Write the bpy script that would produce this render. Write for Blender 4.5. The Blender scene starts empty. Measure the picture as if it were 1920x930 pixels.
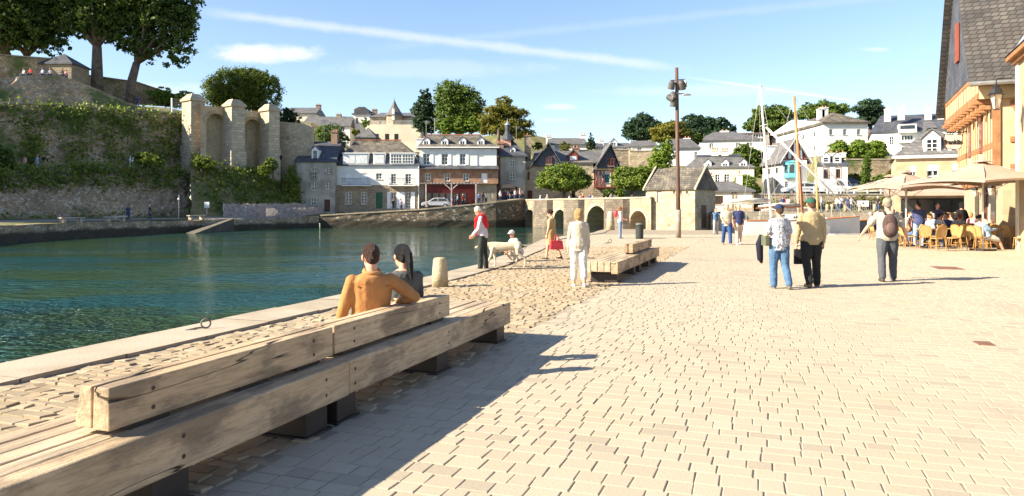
import bpy, bmesh, math, random
import numpy as np
from mathutils import Vector, Matrix
R = math.radians
rnd = random.Random(7)
scene = bpy.context.scene
COL = scene.collection

# ------------------------------------------------------------ camera, light, exposure
F = 1400.0; HX = 960.0; HY = 388.0; EYE = 1.6
cam = bpy.data.objects.new('camera', bpy.data.cameras.new('camera')); COL.objects.link(cam)
cam.location = (0, 0, EYE); cam.rotation_euler = (R(90), 0, 0)
cam.data.sensor_width = 36; cam.data.lens = F / 1920 * 36
cam.data.shift_y = -77.0 / 1920
cam.data.clip_start = .05; cam.data.clip_end = 3000
scene.camera = cam
SUN_EL = 30.5; SHADOW_AZ = 16.0           # shadows run to the right, 16 degrees away from the camera
sdir = Vector((math.cos(R(SHADOW_AZ)) * math.cos(R(SUN_EL)), math.sin(R(SHADOW_AZ)) * math.cos(R(SUN_EL)), -math.sin(R(SUN_EL))))
sun = bpy.data.objects.new('sun', bpy.data.lights.new('sun', 'SUN')); COL.objects.link(sun)
sun.data.energy = 5.0; sun.data.angle = R(.53); sun.data.color = (1, .895, .71)
sun.rotation_euler = sdir.to_track_quat('-Z', 'Y').to_euler()
sun.location = (-60, -30, 60)
scene.view_settings.view_transform = 'Standard'; scene.view_settings.look = 'None'
scene.view_settings.exposure = 1.66; scene.view_settings.gamma = 1
scene.render.film_transparent = False
scene.cycles.max_bounces = 6; scene.cycles.transparent_max_bounces = 8
scene.cycles.use_denoising = True

def pt(px, py, D):
    """world point seen at pixel (px, py) of the photograph at distance D"""
    return Vector(((px - HX) / F * D, D, EYE + (HY - py) / F * D))
def X(px, D): return (px - HX) / F * D
def Z(py, D): return EYE + (HY - py) / F * D

class NT:
    """small helper round a node tree"""
    def __init__(s, tree): s.t = tree; s.n = tree.nodes; s.l = tree.links; s.n.clear()
    def new(s, ty, **kw):
        n = s.n.new(ty)
        for k, v in kw.items(): setattr(n, k, v)
        return n
    def put(s, sock, v):
        if isinstance(v, bpy.types.NodeSocket): s.l.new(v, sock)
        elif v is not None: sock.default_value = v
    def math(s, op, a, b=None, c=None, clamp=False):
        n = s.new('ShaderNodeMath', operation=op, use_clamp=clamp)
        s.put(n.inputs[0], a); s.put(n.inputs[1], b)
        if c is not None: s.put(n.inputs[2], c)
        return n.outputs[0]
    def vmath(s, op, a, b=None):
        n = s.new('ShaderNodeVectorMath', operation=op)
        s.put(n.inputs[0], a); s.put(n.inputs[1], b)
        return n.outputs[1] if op == 'DOT_PRODUCT' else n.outputs[0]
    def mix(s, f, a, b, mode='MIX'):
        n = s.new('ShaderNodeMix', data_type='RGBA', blend_type=mode)
        s.put(n.inputs[0], f)
        s.put(n.inputs[6], (*a, 1) if isinstance(a, tuple) and len(a) == 3 else a)
        s.put(n.inputs[7], (*b, 1) if isinstance(b, tuple) and len(b) == 3 else b)
        return n.outputs[2]
    def noise(s, vec, scale, detail=3, rough=.55, dist=0):
        n = s.new('ShaderNodeTexNoise'); s.put(n.inputs['Vector'], vec)
        n.inputs['Scale'].default_value = scale; n.inputs['Detail'].default_value = detail
        n.inputs['Roughness'].default_value = rough; n.inputs['Distortion'].default_value = dist
        return n.outputs[0]
    def ramp(s, f, a, b, lo=0., hi=1.):
        n = s.new('ShaderNodeMapRange', clamp=True, interpolation_type='SMOOTHSTEP')
        s.put(n.inputs[0], f); n.inputs[1].default_value = a; n.inputs[2].default_value = b
        n.inputs[3].default_value = lo; n.inputs[4].default_value = hi
        return n.outputs[0]
    def scale(s, vec, xyz):
        n = s.new('ShaderNodeMapping'); s.put(n.inputs[0], vec); n.inputs[3].default_value = xyz
        return n.outputs[0]

# world: Nishita sky, a cumulus, thin haze clouds and two contrails
w = bpy.data.worlds.new('World'); scene.world = w; w.use_nodes = True
t = NT(w.node_tree)
sky = t.new('ShaderNodeTexSky', sky_type='NISHITA'); sky.sun_disc = False
sky.sun_elevation = R(SUN_EL)
sky.sun_rotation = math.atan2(-sdir.x, -sdir.y)
sky.air_density = 1.0; sky.dust_density = .4; sky.ozone_density = 1.6; sky.altitude = 50
dirv = t.new('ShaderNodeTexCoord').outputs['Generated']
sx = t.new('ShaderNodeSeparateXYZ'); t.put(sx.inputs[0], dirv)
yy = t.math('MAXIMUM', sx.outputs[1], .05)
ax = t.math('DIVIDE', sx.outputs[0], yy); az = t.math('DIVIDE', sx.outputs[2], yy)
front = t.ramp(sx.outputs[1], .1, .3)
cx = t.new('ShaderNodeCombineXYZ'); t.put(cx.inputs[0], ax); t.put(cx.inputs[1], az)
def trail(p0, p1, wid, amp, x0, x1):
    a0, b0 = (p0[0] - HX) / F, (HY - p0[1]) / F; a1, b1 = (p1[0] - HX) / F, (HY - p1[1]) / F
    m = (b1 - b0) / (a1 - a0)
    d = t.math('ABSOLUTE', t.math('SUBTRACT', t.math('SUBTRACT', az, b0), t.math('MULTIPLY', t.math('SUBTRACT', ax, a0), m)))
    n = t.noise(cx.outputs[0], 26, 4, .65)
    d = t.math('ADD', d, t.math('MULTIPLY', t.math('SUBTRACT', n, .5), wid * 1.1))
    f = t.ramp(d, 0, wid, amp, 0)
    f = t.math('MULTIPLY', f, t.ramp(ax, (x0 - HX) / F - .03, (x0 - HX) / F + .08))
    return t.math('MULTIPLY', f, t.ramp(ax, (x1 - HX) / F - .08, (x1 - HX) / F + .02, 1, 0))
def puff(c, rx, ry, amp, seed, lo=.42, hi=.8):
    a, b = (c[0] - HX) / F, (HY - c[1]) / F
    u = t.math('DIVIDE', t.math('SUBTRACT', ax, a), rx / F); v = t.math('DIVIDE', t.math('SUBTRACT', az, b), ry / F)
    r = t.math('SQRT', t.math('ADD', t.math('MULTIPLY', u, u), t.math('MULTIPLY', v, v)))
    off = t.vmath('ADD', t.scale(cx.outputs[0], (1, 2.2, 1)), (seed, seed * .7, 0))
    n = t.noise(off, 13, 7, .68, .6)
    f = t.math('ADD', n, t.ramp(r, 0, 1.25, .34, -.5))
    return t.math('MULTIPLY', t.ramp(f, lo, hi), amp)
cl = trail((380, 22), (1250, 125), .010, .42, 380, 1290)
for c in (trail((1290, 145), (1600, 189), .0032, .6, 1290, 1640), trail((1000, 60), (1900, -30), .009, .12, 700, 1800),
          puff((495, 102), 165, 34, .75, 3.1, .34, .78), puff((1050, 200), 62, 12, .45, 8.3), puff((1640, 93), 60, 10, .4, 1.7),
          puff((820, 130), 420, 34, .2, 5.5, .4, .8), puff((1330, 170), 330, 24, .25, 6.4, .4, .8),
          puff((1040, 225), 60, 8, .3, 12.3), puff((300, 170), 200, 30, .3, 2.3, .4, .8)):
    cl = t.math('MAXIMUM', cl, c)
cl = t.math('MULTIPLY', cl, front)
skyc = t.mix(cl, t.mix(1., sky.outputs[0], (.96, .965, 1.03), 'MULTIPLY'), (5.2, 5.2, 5.3, 1))
bg = t.new('ShaderNodeBackground'); t.put(bg.inputs[0], skyc); bg.inputs[1].default_value = .073
out = t.new('ShaderNodeOutputWorld'); t.l.new(bg.outputs[0], out.inputs[0])

# ------------------------------------------------------------ materials
MATS = {}
def mat(name, c1, c2=None, rough=.85, scale=3., bump=.0, bscale=30., spec=.3, metal=0., build=None, detail=4, lo=.35, hi=.65, objcol=False):
    """two colours mixed by noise in object space, with a little bump"""
    if name in MATS: return MATS[name]
    m = bpy.data.materials.new(name); m.use_nodes = True
    t = NT(m.node_tree)
    o = t.new('ShaderNodeOutputMaterial'); p = t.new('ShaderNodeBsdfPrincipled')
    t.l.new(p.outputs[0], o.inputs[0])
    co = t.new('ShaderNodeTexCoord').outputs['Object']
    p.inputs['Roughness'].default_value = rough; p.inputs['Metallic'].default_value = metal
    p.inputs['Specular IOR Level'].default_value = spec
    if objcol:
        oi = t.new('ShaderNodeObjectInfo').outputs['Color']
        n = t.noise(co, scale, detail)
        col = t.mix(t.ramp(n, .3, .7, .0, .28), oi, t.mix(1., oi, (.45, .45, .5), 'MULTIPLY'))
    else:
        n = t.noise(co, scale, detail)
        col = t.mix(t.ramp(n, lo, hi), c1, c2 or tuple(x * .75 for x in c1))
    h = t.noise(co, bscale, 4) if bump else None
    if build:
        col, h2 = build(t, co, col, p)
        if h2 is not None: h = t.math('ADD', h2, t.math('MULTIPLY', h, .25)) if h is not None else h2
    t.put(p.inputs['Base Color'], col)
    if h is not None:
        b = t.new('ShaderNodeBump'); b.inputs['Strength'].default_value = min(1, bump if bump else .5)
        b.inputs['Distance'].default_value = .02 if bump < 1 else .06; t.put(b.inputs['Height'], h)
        t.l.new(b.outputs[0], p.inputs['Normal'])
    MATS[name] = m
    return m

def b_rubble(sz, mortar=(.30, .26, .2), amt=.55, moss=None, vs=(1, 1, 1.7), width=.09, tide=None):
    """irregular rubble stone: 3D voronoi cells with mortar between them"""
    def f(t, co, col, p):
        v = t.new('ShaderNodeTexVoronoi', feature='DISTANCE_TO_EDGE'); v2 = t.new('ShaderNodeTexVoronoi')
        vec = t.scale(co, vs)
        for k in (v, v2):
            t.put(k.inputs['Vector'], vec); k.inputs['Scale'].default_value = 1 / sz; k.inputs['Randomness'].default_value = .85
        hs = t.new('ShaderNodeSeparateColor'); t.l.new(v2.outputs['Color'], hs.inputs[0])
        c = t.mix(t.ramp(hs.outputs[0], 0, 1, 0, amt), col, t.mix(1., col, (.38, .34, .32), 'MULTIPLY'))
        c = t.mix(t.ramp(hs.outputs[1], .7, 1, 0, amt), c, (.62, .56, .46))
        e = t.ramp(v.outputs[0], 0, width)
        c = t.mix(t.math('SUBTRACT', 1., e), c, mortar)
        if moss:
            n = t.noise(co, moss[0], 5, .65)
            c = t.mix(t.ramp(n, moss[1], moss[1] + .12), c, moss[2])
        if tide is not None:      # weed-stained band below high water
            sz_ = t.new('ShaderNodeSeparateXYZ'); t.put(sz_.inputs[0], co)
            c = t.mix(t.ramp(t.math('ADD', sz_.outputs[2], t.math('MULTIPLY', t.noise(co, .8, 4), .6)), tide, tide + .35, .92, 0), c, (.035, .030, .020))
        return c, e
    return f
def b_brick(w_, h_, mortar, amt=.5, ms=.02, stain=None, axis='wall'):
    """coursed blocks; (x+y, z) on walls"""
    def f(t, co, col, p):
        s = t.new('ShaderNodeSeparateXYZ'); t.put(s.inputs[0], co)
        c = t.new('ShaderNodeCombineXYZ')
        t.put(c.inputs[0], t.math('ADD', s.outputs[0], t.math('MULTIPLY', s.outputs[1], 1.0)))
        t.put(c.inputs[1], s.outputs[2])
        b = t.new('ShaderNodeTexBrick'); t.put(b.inputs['Vector'], c.outputs[0])
        b.inputs['Color1'].default_value = (0, 0, 0, 1); b.inputs['Color2'].default_value = (1, 1, 1, 1)
        b.inputs['Mortar'].default_value = (.5, .5, .5, 1)
        b.inputs['Scale'].default_value = 1; b.inputs['Mortar Size'].default_value = ms
        b.inputs['Brick Width'].default_value = w_; b.inputs['Row Height'].default_value = h_
        k = t.mix(t.math('MULTIPLY', b.outputs[0], amt), col, t.mix(1., col, (.4, .37, .36), 'MULTIPLY'))
        k = t.mix(b.outputs[1], k, mortar)
        if stain:
            n = t.noise(co, stain[0], 5, .65)
            k = t.mix(t.ramp(n, stain[1], stain[1] + .15, 0, .8), k, stain[2])
        return k, t.math('SUBTRACT', 1., b.outputs[1])
    return f
def b_plank(axis_scale, dark, amt=.6):
    """weathered wood grain stretched along an axis"""
    def f(t, co, col, p):
        n = t.noise(t.scale(co, axis_scale), 6, 6, .65, .6)
        n2 = t.noise(t.scale(co, tuple(a * 2.7 for a in axis_scale)), 9, 3, .6)
        c = t.mix(t.ramp(n, .38, .68, 0, amt), col, dark)
        c = t.mix(t.ramp(n2, .62, .72, 0, .7), c, tuple(x * .4 for x in dark))
        return c, t.math('ADD', t.math('MULTIPLY', n, -.6), t.math('MULTIPLY', n2, -.5))
    return f
def b_bands(period, dark, ang='z'):
    def f(t, co, col, p):
        s = t.new('ShaderNodeSeparateXYZ'); t.put(s.inputs[0], co)
        q = t.math('FRACT', t.math('DIVIDE', s.outputs[{'x': 0, 'y': 1, 'z': 2}[ang]], period))
        e = t.ramp(q, 0, .14, 0, 1)
        return t.mix(e, dark, col), e
    return f

cloth = mat('cloth', (1, 1, 1), objcol=True, rough=.9, scale=7, bump=.35, bscale=14)
skin = mat('skin', (.62, .33, .21), (.54, .27, .17), rough=.55, scale=5, spec=.35)
shoem = mat('leather', (1, 1, 1), objcol=True, rough=.5, scale=9)
hairm = mat('hair', (1, 1, 1), objcol=True, rough=.5, scale=60, bump=1., bscale=110)
eyem = mat('eye', (.02, .015, .012), rough=.25)
lipm = mat('lips', (.42, .13, .10), rough=.5)
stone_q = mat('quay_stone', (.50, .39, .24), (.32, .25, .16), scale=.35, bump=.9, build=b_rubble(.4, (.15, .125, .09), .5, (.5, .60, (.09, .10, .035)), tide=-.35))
stone_r = mat('rampart_stone', (.54, .39, .235), (.37, .27, .16), scale=.3, bump=.8, build=b_rubble(.32, (.17, .14, .105), .5, (.13, .47, (.10, .125, .035))))
stone_l = mat('light_stone', (.52, .42, .28), (.38, .30, .20), scale=.3, bump=.8, build=b_rubble(.42, (.40, .32, .22), .4, (.5, .62, (.16, .14, .09))))
ashlar = mat('ashlar', (.52, .44, .32), (.34, .29, .22), scale=.5, bump=.7, build=b_brick(.7, .36, (.24, .2, .15), .55, .02))
ashlar_w = mat('warm_ashlar', (.48, .37, .235), (.40, .30, .19), scale=.8, bump=.4, build=b_brick(.6, .32, (.42, .31, .19), .3, .012))
stone_h = mat('house_stone', (.36, .28, .18), (.24, .19, .13), scale=.7, bump=.6, build=b_brick(.5, .28, (.38, .32, .24), .7, .03))
bridge_s = mat('bridge_stone', (.42, .34, .23), (.30, .24, .16), scale=.35, bump=.8, build=b_brick(.55, .3, (.26, .21, .15), .5, .025, (.3, .56, (.16, .13, .1))))
bridge_d = mat('bridge_pier_stone', (.27, .225, .17), (.15, .12, .09), scale=.5, bump=.9, build=b_brick(.55, .3, (.12, .1, .08), .6, .025, (.8, .66, (.5, .46, .38))))
render_w = mat('white_render', (.74, .73, .70), (.64, .63, .60), scale=.5, bump=.1, bscale=6)
render_g = mat('grey_render', (.45, .41, .34), (.27, .245, .21), scale=.6, bump=.3, bscale=8, detail=6)
render_c = mat('cream_render', (.72, .65, .50), (.62, .55, .42), scale=.5, bump=.1)
render_p = mat('pink_render', (.62, .36, .26), (.5, .3, .22), scale=.6)
white = mat('white_paint', (.8, .8, .78), (.74, .74, .72), rough=.5, scale=2)
glass = mat('glass', (.035, .042, .05), (.015, .018, .022), rough=.12, scale=.6, spec=.7)
green_p = mat('green_paint', (.02, .12, .06), rough=.5)
red_p = mat('red_paint', (.13, .014, .013), (.09, .011, .01), rough=.5)
blue_p = mat('blue_paint', (.24, .46, .68), rough=.6)
turq_p = mat('turquoise_paint', (.12, .45, .5), rough=.6)
dark_p = mat('dark_paint', (.02, .02, .022), rough=.5)
brown_p = mat('brown_paint', (.10, .045, .028), rough=.6)
slate = mat('slate', (.105, .11, .13), (.06, .064, .078), rough=.6, scale=.9, bump=.5, spec=.35, build=b_brick(.32, .2, (.03, .032, .04), .6, .015))
slate_m = mat('mossy_slate', (.20, .175, .135), (.10, .09, .08), rough=.85, scale=.7, bump=.6, lo=.4, hi=.6, build=b_brick(.35, .22, (.04, .035, .03), .6, .02, (1.2, .56, (.26, .225, .13))))
slate_g = mat('grey_slate', (.17, .165, .165), (.125, .122, .125), rough=.7, scale=.8, bump=.4, build=b_brick(.35, .22, (.06, .058, .056), .5, .015))
ridge_t = mat('ridge_tile', (.42, .17, .09), (.3, .13, .08), scale=4)
brick_t = mat('chimney_brick', (.33, .17, .11), (.22, .12, .085), scale=1.2, bump=.5, build=b_brick(.24, .09, (.3, .24, .19), .5, .012))
timber = mat('orange_timber', (.34, .17, .075), (.25, .12, .055), rough=.75, scale=3, bump=.4, build=b_plank((1, 1, .25), (.25, .09, .035), .5))
timber_r = mat('red_timber', (.25, .06, .035), rough=.7)
plaster = mat('plaster', (.60, .45, .25), (.50, .37, .20), scale=1.2, bump=.25, bscale=9)
clad = mat('wood_cladding', (.34, .20, .13), (.24, .14, .09), scale=1.5, bump=.4, build=b_bands(.3, (.09, .05, .035)))
paling = mat('paling_wood', (.46, .40, .37), (.27, .23, .22), scale=3, bump=.4)
metal_d = mat('dark_steel', (.05, .04, .035), (.035, .028, .025), rough=.5, scale=3, spec=.4, metal=.3)
rust = mat('rusty_pole', (.12, .06, .04), (.075, .045, .035), rough=.65, scale=1.2)
iron = mat('worn_iron', (.16, .14, .12), rough=.6, metal=.3)
galv = mat('galvanised_steel', (.5, .5, .48), rough=.4, metal=.7)
alu = mat('aluminium_mast', (.68, .67, .63), (.6, .59, .55), rough=.4, metal=.1, scale=1)
varn = mat('varnished_mast', (.42, .17, .06), (.33, .12, .045), rough=.4, scale=1.5)
gel = mat('white_hull', (.72, .70, .65), (.66, .64, .6), rough=.35, scale=1)
hull_b = mat('blue_hull', (.03, .06, .14), rough=.3)
wire = mat('wire', (.4, .38, .34), rough=.5)
canvas = mat('beige_canvas', (.36, .27, .205), (.32, .24, .185), rough=.9, scale=2)
rattan = mat('rattan', (.46, .28, .11), (.38, .22, .085), rough=.55, scale=8, bump=.5, bscale=90)
rattan_d = mat('cane', (.36, .20, .07), (.30, .16, .05), rough=.5, scale=5)
plate = mat('rusty_grate', (.20, .10, .07), (.15, .075, .05), scale=9, bump=.6, bscale=60)
yellow_p = mat('yellow_paint', (.75, .5, .03), rough=.5)
def leafmat(name, c1, c2, sc=.6, tr=.25):
    if name in MATS: return MATS[name]
    m = bpy.data.materials.new(name); m.use_nodes = True; t = NT(m.node_tree)
    o = t.new('ShaderNodeOutputMaterial')
    co = t.new('ShaderNodeTexCoord').outputs['Object']
    isl = t.new('ShaderNodeNewGeometry').outputs['Random Per Island']
    n = t.math('ADD', t.math('MULTIPLY', t.noise(co, sc, 3), .8), t.math('MULTIPLY', isl, .35))
    col = t.mix(t.ramp(n, .35, .8), c1, c2)
    d = t.new('ShaderNodeBsdfPrincipled'); t.put(d.inputs['Base Color'], col); d.inputs['Roughness'].default_value = .6
    d.inputs['Specular IOR Level'].default_value = .25
    tl = t.new('ShaderNodeBsdfTranslucent'); t.put(tl.inputs[0], t.mix(1., col, (1.5, 1.6, .7), 'MULTIPLY'))
    ms = t.new('ShaderNodeMixShader'); ms.inputs[0].default_value = tr
    t.l.new(d.outputs[0], ms.inputs[1]); t.l.new(tl.outputs[0], ms.inputs[2]); t.l.new(ms.outputs[0], o.inputs[0])
    MATS[name] = m; return m
leaf_dark = leafmat('dark_leaves', (.035, .062, .014), (.10, .15, .026))
leaf_mid = leafmat('mid_leaves', (.05, .09, .015), (.135, .19, .028))
leaf_light = leafmat('light_leaves', (.08, .14, .014), (.21, .28, .035))
leaf_gold = leafmat('golden_leaves', (.07, .085, .012), (.22, .19, .028))
leaf_pine = leafmat('pine_needles', (.018, .042, .022), (.045, .085, .035))
leaf_lime = leafmat('lime_leaves', (.05, .10, .013), (.18, .225, .03))
leaf_ivy = leafmat('ivy_leaves', (.075, .115, .018), (.20, .24, .04))
bark = mat('bark', (.16, .125, .09), (.085, .065, .05), scale=2, bump=.8, bscale=12)

# ------------------------------------------------------------ mesh collector
class MB:
    def __init__(s): s.V = []; s.Fc = []; s.M = []; s.n = 0
    def raw(s, V, Fs, mi=0):
        s.V.extend([tuple(v) for v in V]); b = s.n
        s.Fc.extend([tuple(i + b for i in f) for f in Fs]); s.M.extend([mi] * len(Fs)); s.n += len(V); return s
    def box(s, x0, x1, y0, y1, z0, z1, mi=0, rz=0, piv=None, rx=0):
        V = [Vector((x, y, z)) for z in (z0, z1) for x, y in ((x0, y0), (x1, y0), (x1, y1), (x0, y1))]
        if rz or rx:
            c = Vector(piv) if piv else Vector(((x0 + x1) / 2, (y0 + y1) / 2, (z0 + z1) / 2))
            M = Matrix.Rotation(rz, 3, 'Z') @ Matrix.Rotation(rx, 3, 'X')
            V = [c + M @ (v - c) for v in V]
        return s.raw(V, [(0, 3, 2, 1), (4, 5, 6, 7), (0, 1, 5, 4), (1, 2, 6, 5), (2, 3, 7, 6), (3, 0, 4, 7)], mi)
    def tube(s, p0, p1, r0, r1=None, n=8, mi=0):
        return s.path([p0, p1], [r0, r0 if r1 is None else r1], n, mi)
    def path(s, P, rad, n=8, mi=0, closed=False, flat=None):
        P = [Vector(p) for p in P]
        if not isinstance(rad, (list, tuple)): rad = [rad] * len(P)
        V = []; up = None
        for i, p in enumerate(P):
            a = P[max(i - 1, 0)] if not closed else P[i - 1]; b = P[min(i + 1, len(P) - 1)] if not closed else P[(i + 1) % len(P)]
            d = (b - a)
            d = d.normalized() if d.length > 1e-9 else Vector((0, 0, 1))
            if up is None: up = Vector((0, 0, 1)) if abs(d.z) < .9 else Vector((1, 0, 0))
            u = (up - d * up.dot(d)); u = u.normalized() if u.length > 1e-6 else d.orthogonal().normalized()
            v = d.cross(u); up = u
            for k in range(n):
                an = 2 * math.pi * k / n
                V.append(p + (u * math.cos(an) + v * math.sin(an)) * rad[i])
        Fs = []; m = len(P)
        for i in range(m if closed else m - 1):
            j = (i + 1) % m
            for k in range(n): Fs.append((i * n + k, i * n + (k + 1) % n, j * n + (k + 1) % n, j * n + k))
        if not closed: Fs += [tuple(range(n))[::-1], tuple((m - 1) * n + k for k in range(n))]
        return s.raw(V, Fs, mi)
    def lathe(s, prof, c=(0, 0, 0), n=16, mi=0, sx=1., sy=1.):
        V = []; c = Vector(c)
        for r, z in prof:
            for k in range(n):
                a = 2 * math.pi * k / n; V.append(c + Vector((r * math.cos(a) * sx, r * math.sin(a) * sy, z)))
        Fs = []
        for i in range(len(prof) - 1):
            for k in range(n): Fs.append((i * n + k, i * n + (k + 1) % n, (i + 1) * n + (k + 1) % n, (i + 1) * n + k))
        Fs += [tuple(range(n))[::-1], tuple((len(prof) - 1) * n + k for k in range(n))]
        return s.raw(V, Fs, mi)
    def ell(s, c, r, n=12, m=8, mi=0, rot=None):
        c = Vector(c); r = (r, r, r) if not isinstance(r, (tuple, list)) else r
        V = [Vector((0, 0, -1))]
        for i in range(1, m):
            ph = math.pi * i / m
            for k in range(n):
                a = 2 * math.pi * k / n; V.append(Vector((math.sin(ph) * math.cos(a), math.sin(ph) * math.sin(a), -math.cos(ph))))
        V.append(Vector((0, 0, 1)))
        V = [Vector((v.x * r[0], v.y * r[1], v.z * r[2])) for v in V]
        if rot is not None: V = [rot @ v for v in V]
        Fs = [(0, 1 + (k + 1) % n, 1 + k) for k in range(n)]
        for i in range(m - 2):
            for k in range(n):
                a = 1 + i * n; Fs.append((a + k, a + (k + 1) % n, a + n + (k + 1) % n, a + n + k))
        L = len(V) - 1; a = 1 + (m - 2) * n
        Fs += [(L, a + k, a + (k + 1) % n) for k in range(n)]
        return s.raw([v + c for v in V], Fs, mi)
    def prism(s, poly, y0, y1, mi=0):
        """polygon in (x, z) pulled along y"""
        n = len(poly); V = [(x, y0, z) for x, z in poly] + [(x, y1, z) for x, z in poly]
        return s.raw(V, [tuple(range(n)), tuple(range(2 * n - 1, n - 1, -1))] + [(i, i + n, (i + 1) % n + n, (i + 1) % n) for i in range(n)], mi)
    def slab(s, poly, z0, z1, mi=0):
        """polygon in (x, y) pulled along z"""
        n = len(poly); V = [(x, y, z0) for x, y in poly] + [(x, y, z1) for x, y in poly]
        return s.raw(V, [tuple(range(n))[::-1], tuple(range(n, 2 * n))] + [(i, (i + 1) % n, (i + 1) % n + n, i + n) for i in range(n)], mi)
    def mesh(s, name, mats, smooth=False):
        me = bpy.data.meshes.new(name); me.from_pydata(s.V, [], s.Fc)
        for m in (mats if isinstance(mats, (list, tuple)) else [mats]): me.materials.append(m)
        me.polygons.foreach_set('material_index', s.M)
        if smooth: me.polygons.foreach_set('use_smooth', [True] * len(me.polygons))
        me.update(); return me
    def build(s, name, mats, parent=None, smooth=False, loc=None, color=None, bevel=0):
        o = bpy.data.objects.new(name, s.mesh(name, mats, smooth)); COL.objects.link(o)
        if parent: o.parent = parent
        if loc: o.location = loc
        if color: o.color = (*color, 1)
        if bevel:
            b = o.modifiers.new('bevel', 'BEVEL'); b.width = bevel; b.segments = 2; b.limit_method = 'ANGLE'
        return o

def tag(o, label, cat, group=None, kind=None):
    o['label'] = label; o['category'] = cat
    if group: o['group'] = group
    if kind: o['kind'] = kind
    return o
def struct(o, label=None):
    o['kind'] = 'structure'
    if label: o['label'] = label
    return o
def thing(name, label, cat, loc=(0, 0, 0), rz=0, group=None):
    o = bpy.data.objects.new(name, None); COL.objects.link(o); o.location = loc; o.rotation_euler = (0, 0, rz)
    o.empty_display_size = .2
    return tag(o, label, cat, group)
def dup(root, loc=None, rz=None, label=None, group=None, colors=None, sc=None):
    r = root.copy(); COL.objects.link(r)
    if loc is not None: r.location = loc
    if rz is not None: r.rotation_euler = (0, 0, rz)
    if label: r['label'] = label
    if group: r['group'] = group
    if sc: r.scale = (sc, sc, sc)
    for ch in list(root.children):
        c = ch.copy(); COL.objects.link(c); c.parent = r
        if colors:
            k = ch.name.split('.')[0]
            if k in colors: c.color = (*colors[k], 1)
        for g in list(ch.children):
            d = g.copy(); COL.objects.link(d); d.parent = c
    return r
def np_mesh(name, V, Q, mats, mi=None, smooth=False):
    me = bpy.data.meshes.new(name); V = np.asarray(V, np.float32); Q = np.asarray(Q, np.int32); k = Q.shape[1]
    me.vertices.add(len(V)); me.vertices.foreach_set('co', V.ravel())
    me.loops.add(Q.size); me.loops.foreach_set('vertex_index', Q.ravel())
    me.polygons.add(len(Q)); me.polygons.foreach_set('loop_start', np.arange(0, Q.size, k, dtype=np.int32))
    for m in (mats if isinstance(mats, (list, tuple)) else [mats]): me.materials.append(m)
    if mi is not None: me.polygons.foreach_set('material_index', np.asarray(mi, np.int32))
    me.polygons.foreach_set('use_smooth', np.full(len(Q), smooth, bool)); me.update(calc_edges=True); return me

# ------------------------------------------------------------ ground frame: u runs along the benches, v across them
SN, CS = .3243, .9459
def uv(u, v): return (u * SN + v * CS, u * CS - v * SN)
WATER = -1.2
EDGE = [uv(-16, -7.22), uv(5, -7.24), uv(12.15, -7.22), uv(15.5, -7.27), (-.88, 20.55), (-.40, 23.5), (.32, 27.65), (.85, 31.5), (1.5, 36.3),
        (3.1, 41.8), (4.6, 48), (6.0, 55), (7.6, 66), (9.5, 78), (11.1, 86.7)]
def plaza_z(x, y):
    return -.85 * min(max((y - 40) / 40, 0), 1) * min(max((24 - x) / 3, 0), 1)
PLAZA = EDGE + [(12.5, 84.2), (21.2, 84.2), (20.9, 78), (14.5, 46.2), (22.3, 46.2), (29.5, 60), (36, 78), (130, 78), (130, -24), (-11, -24)]
bm = bmesh.new()
vs = [bm.verts.new((x, y, 0)) for x, y in PLAZA]
bmesh.ops.triangulate(bm, faces=[bm.faces.new(vs)])
for yy_ in range(-20, 84, 4):
    g = bm.verts[:] + bm.edges[:] + bm.faces[:]
    bmesh.ops.bisect_plane(bm, geom=g, plane_co=(0, yy_, 0), plane_no=(0, 1, 0))
for xx_ in (21, 24):
    g = bm.verts[:] + bm.edges[:] + bm.faces[:]
    bmesh.ops.bisect_plane(bm, geom=g, plane_co=(xx_, 0, 0), plane_no=(1, 0, 0))
for v in bm.verts: v.co.z = plaza_z(v.co.x, v.co.y) - .003
me = bpy.data.meshes.new('plaza'); bm.normal_update(); bm.to_mesh(me); bm.free()
def b_joint(t, co, col, p):
    # far away the setts are drawn by this sheet itself: rows along v, joints between
    r = t.new('ShaderNodeMapping'); t.put(r.inputs[0], co); r.inputs[2].default_value = (0, 0, math.atan2(SN, CS))
    b = t.new('ShaderNodeTexBrick'); t.put(b.inputs['Vector'], r.outputs[0])
    b.inputs['Color1'].default_value = (0, 0, 0, 1); b.inputs['Color2'].default_value = (1, 1, 1, 1); b.inputs['Mortar'].default_value = (.5, .5, .5, 1)
    b.inputs['Scale'].default_value = 1; b.inputs['Mortar Size'].default_value = .008; b.inputs['Brick Width'].default_value = .2; b.inputs['Row Height'].default_value = .17
    k = t.mix(t.math('MULTIPLY', b.outputs[0], .35), col, t.mix(1., col, (.7, .68, .64), 'MULTIPLY'))
    return t.mix(t.math('MULTIPLY', b.outputs[1], .35), k, (.3, .25, .18)), None
plaza_m = mat('plaza_joint_sand', (.33, .27, .195), (.27, .22, .16), scale=.35, bump=.3, bscale=40, build=b_joint)
me.materials.append(plaza_m)
plaza = bpy.data.objects.new('plaza', me); COL.objects.link(plaza); struct(plaza)

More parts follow.
